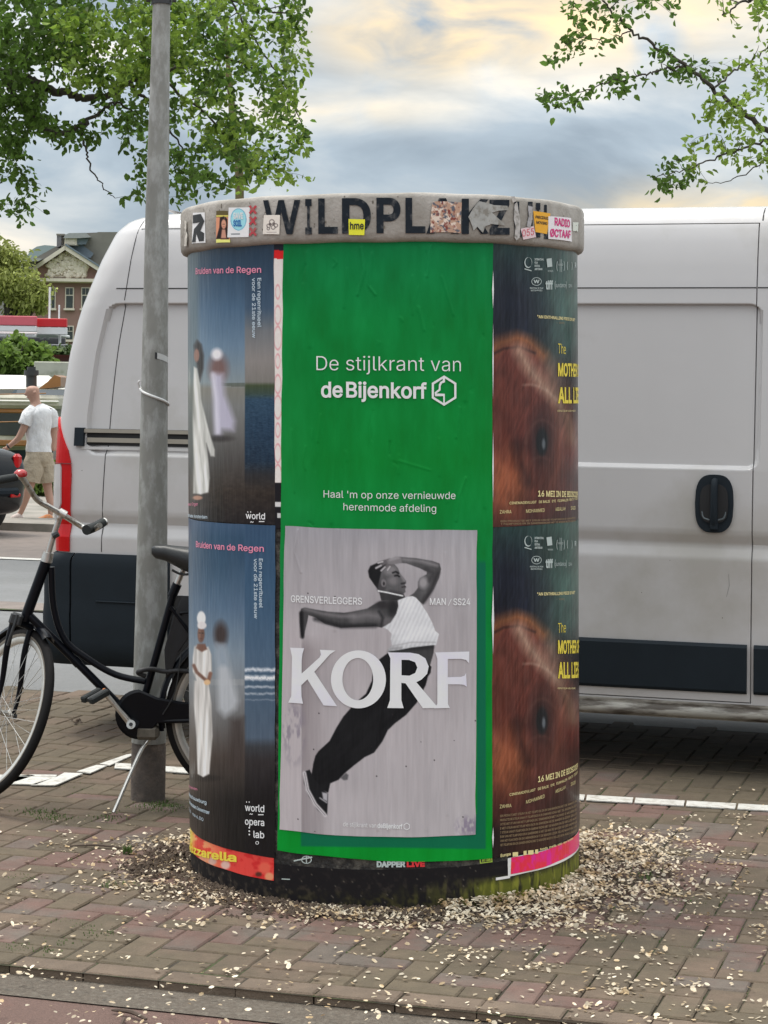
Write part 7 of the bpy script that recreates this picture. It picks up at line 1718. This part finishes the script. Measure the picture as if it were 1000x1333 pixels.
regL = [([(-30, -20), (110, -20), (120, 60), (70, 100), (30, 100), (-30, 90)], 230, 11, M_leafd, -1.2, 1.2),
        ([(-30, 90), (60, 110), (60, 150), (110, 170), (90, 190), (70, 186), (48, 170), (36, 200), (0, 205), (-30, 200)], 170, 11, M_leafd, -1, 1),
        ([(-30, 190), (36, 196), (30, 215), (55, 222), (60, 280), (46, 290), (20, 296), (-30, 280)], 42, 7, M_leafd, -.8, .8),
        ([(100, -20), (400, -20), (395, 40), (372, 70), (398, 110), (400, 170), (412, 184), (395, 210), (330, 236), (300, 246), (250, 250), (220, 230), (180, 236), (190, 200), (150, 190), (100, 184), (110, 150), (90, 60)], 285, 11, M_leafd, -1.4, 1.6),
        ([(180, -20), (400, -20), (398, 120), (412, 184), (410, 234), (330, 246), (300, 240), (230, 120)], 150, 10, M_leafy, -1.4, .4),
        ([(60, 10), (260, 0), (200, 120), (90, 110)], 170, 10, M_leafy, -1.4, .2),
        ([(180, 190), (310, 180), (300, 246), (216, 262), (180, 262), (172, 225)], 56, 8, M_leafd, -1, .8),
        ([(-420, -420), (420, -420), (430, -20), (-30, -20), (-40, 280), (-420, 300)], 520, 9, M_leafd, -2, 2)]
elm(-420, 23.0, .4, limbsL, regL, 'large dark green elm reaching in from the left above the van', seed=5)
limbsR = [[(1420, 640, 1, 46), (1400, 420, 1, 40), (1330, 330, .6, 30), (1220, 290, .4, 18), (1100, 240, 0, 8), (1010, 178, 0, 4.2), (968, 146, 0, 3.4), (930, 115, 0, 2.9), (890, 82, 0, 2.5), (855, 62, 0, 2.1), (822, 40, 0, 1.7), (795, 14, 0, 1.3), (775, -20, 0, .9)],
          [(890, 86, 0, 1.7), (862, 92, -.2, 1.4), (838, 97, -.3, 1.2), (800, 106, -.3, .9), (764, 118, -.3, .7), (730, 128, -.3, .5), (704, 130, -.3, .4)],
          [(930, 115, 0, 1.5), (960, 90, .4, 1.3), (1000, 62, .5, 1.1)], [(1330, 330, .6, 20), (1260, 100, 1, 12), (1120, -60, 1, 7), (1000, -10, .6, 3), (968, 4, .4, 1.6), (940, 20, .3, 1)],
          [(1010, 178, 0, 2), (970, 192, -.2, 1.5), (930, 206, -.3, 1.1), (890, 222, -.3, .8), (852, 232, -.3, .5)],
          [(822, 40, 0, 1), (790, 52, 0, .8), (760, 48, 0, .6), (735, 60, 0, .4)], [(1000, 205, .2, 1), (960, 232, .2, .7), (920, 240, .2, .4)]]
regR = [([(740, -10), (905, -10), (880, 16), (820, 30), (800, 60), (745, 76), (708, 76), (735, 40)], 56, 6, M_leafd, -.6, .6),
        ([(695, 120), (740, 108), (790, 96), (850, 84), (840, 110), (790, 128), (722, 142), (700, 138)], 30, 6, M_leafd, -.5, .3),
        ([(840, 60), (910, 70), (960, 110), (920, 128), (870, 108)], 22, 6, M_leafd, -.5, .5),
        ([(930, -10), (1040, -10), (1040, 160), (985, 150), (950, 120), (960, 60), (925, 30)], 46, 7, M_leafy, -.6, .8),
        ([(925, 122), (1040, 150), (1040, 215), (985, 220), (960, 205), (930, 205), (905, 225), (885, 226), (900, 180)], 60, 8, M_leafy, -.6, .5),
        ([(836, 218), (880, 205), (900, 236), (868, 250), (845, 240)], 16, 7, M_leafd, -.4, .3), ([(1040, -420), (1500, -420), (1500, 250), (1040, 240)], 200, 9, M_leafd, -2, 2), ([(700, -420), (1040, -420), (1040, -20), (740, -20)], 120, 8, M_leafd, -1, 1.5)]
elm(1420, 23.0, .4, limbsR, regR, 'sparser elm branch hanging in from the upper right', seed=9)
# slim trunk of a young tree further off, rising through the elm leaves
yt = empty('young_tree', P(312, 500, 34), 'thin ochre trunk of a young tree rising behind the column rim', 'tree'); yt.location.z = .06; O = Vector(yt.location)
pth = spline([Vector((0, 0, 0)), P(312, 250, 34) - O, P(307, 190, 34) - O, P(301, 130, 34) - O, P(297, 85, 34) - O, P(294, 30, 34) - O], 4)
MB().tube(pth, [.075] * 4 + [.07] * 4 + [.06] * 4 + [.05] * 4 + [.035] * 5, 8).build('trunk', M_barkl, yt, 60)
c_ = P(300, 150, 34) - O; leaves('foliage', cloud_pts((c_.x, c_.y, c_.z), (1.0, 1.0, 1.5), 420, 16), .11, M_leafy, yt)['kind'] = 'stuff'
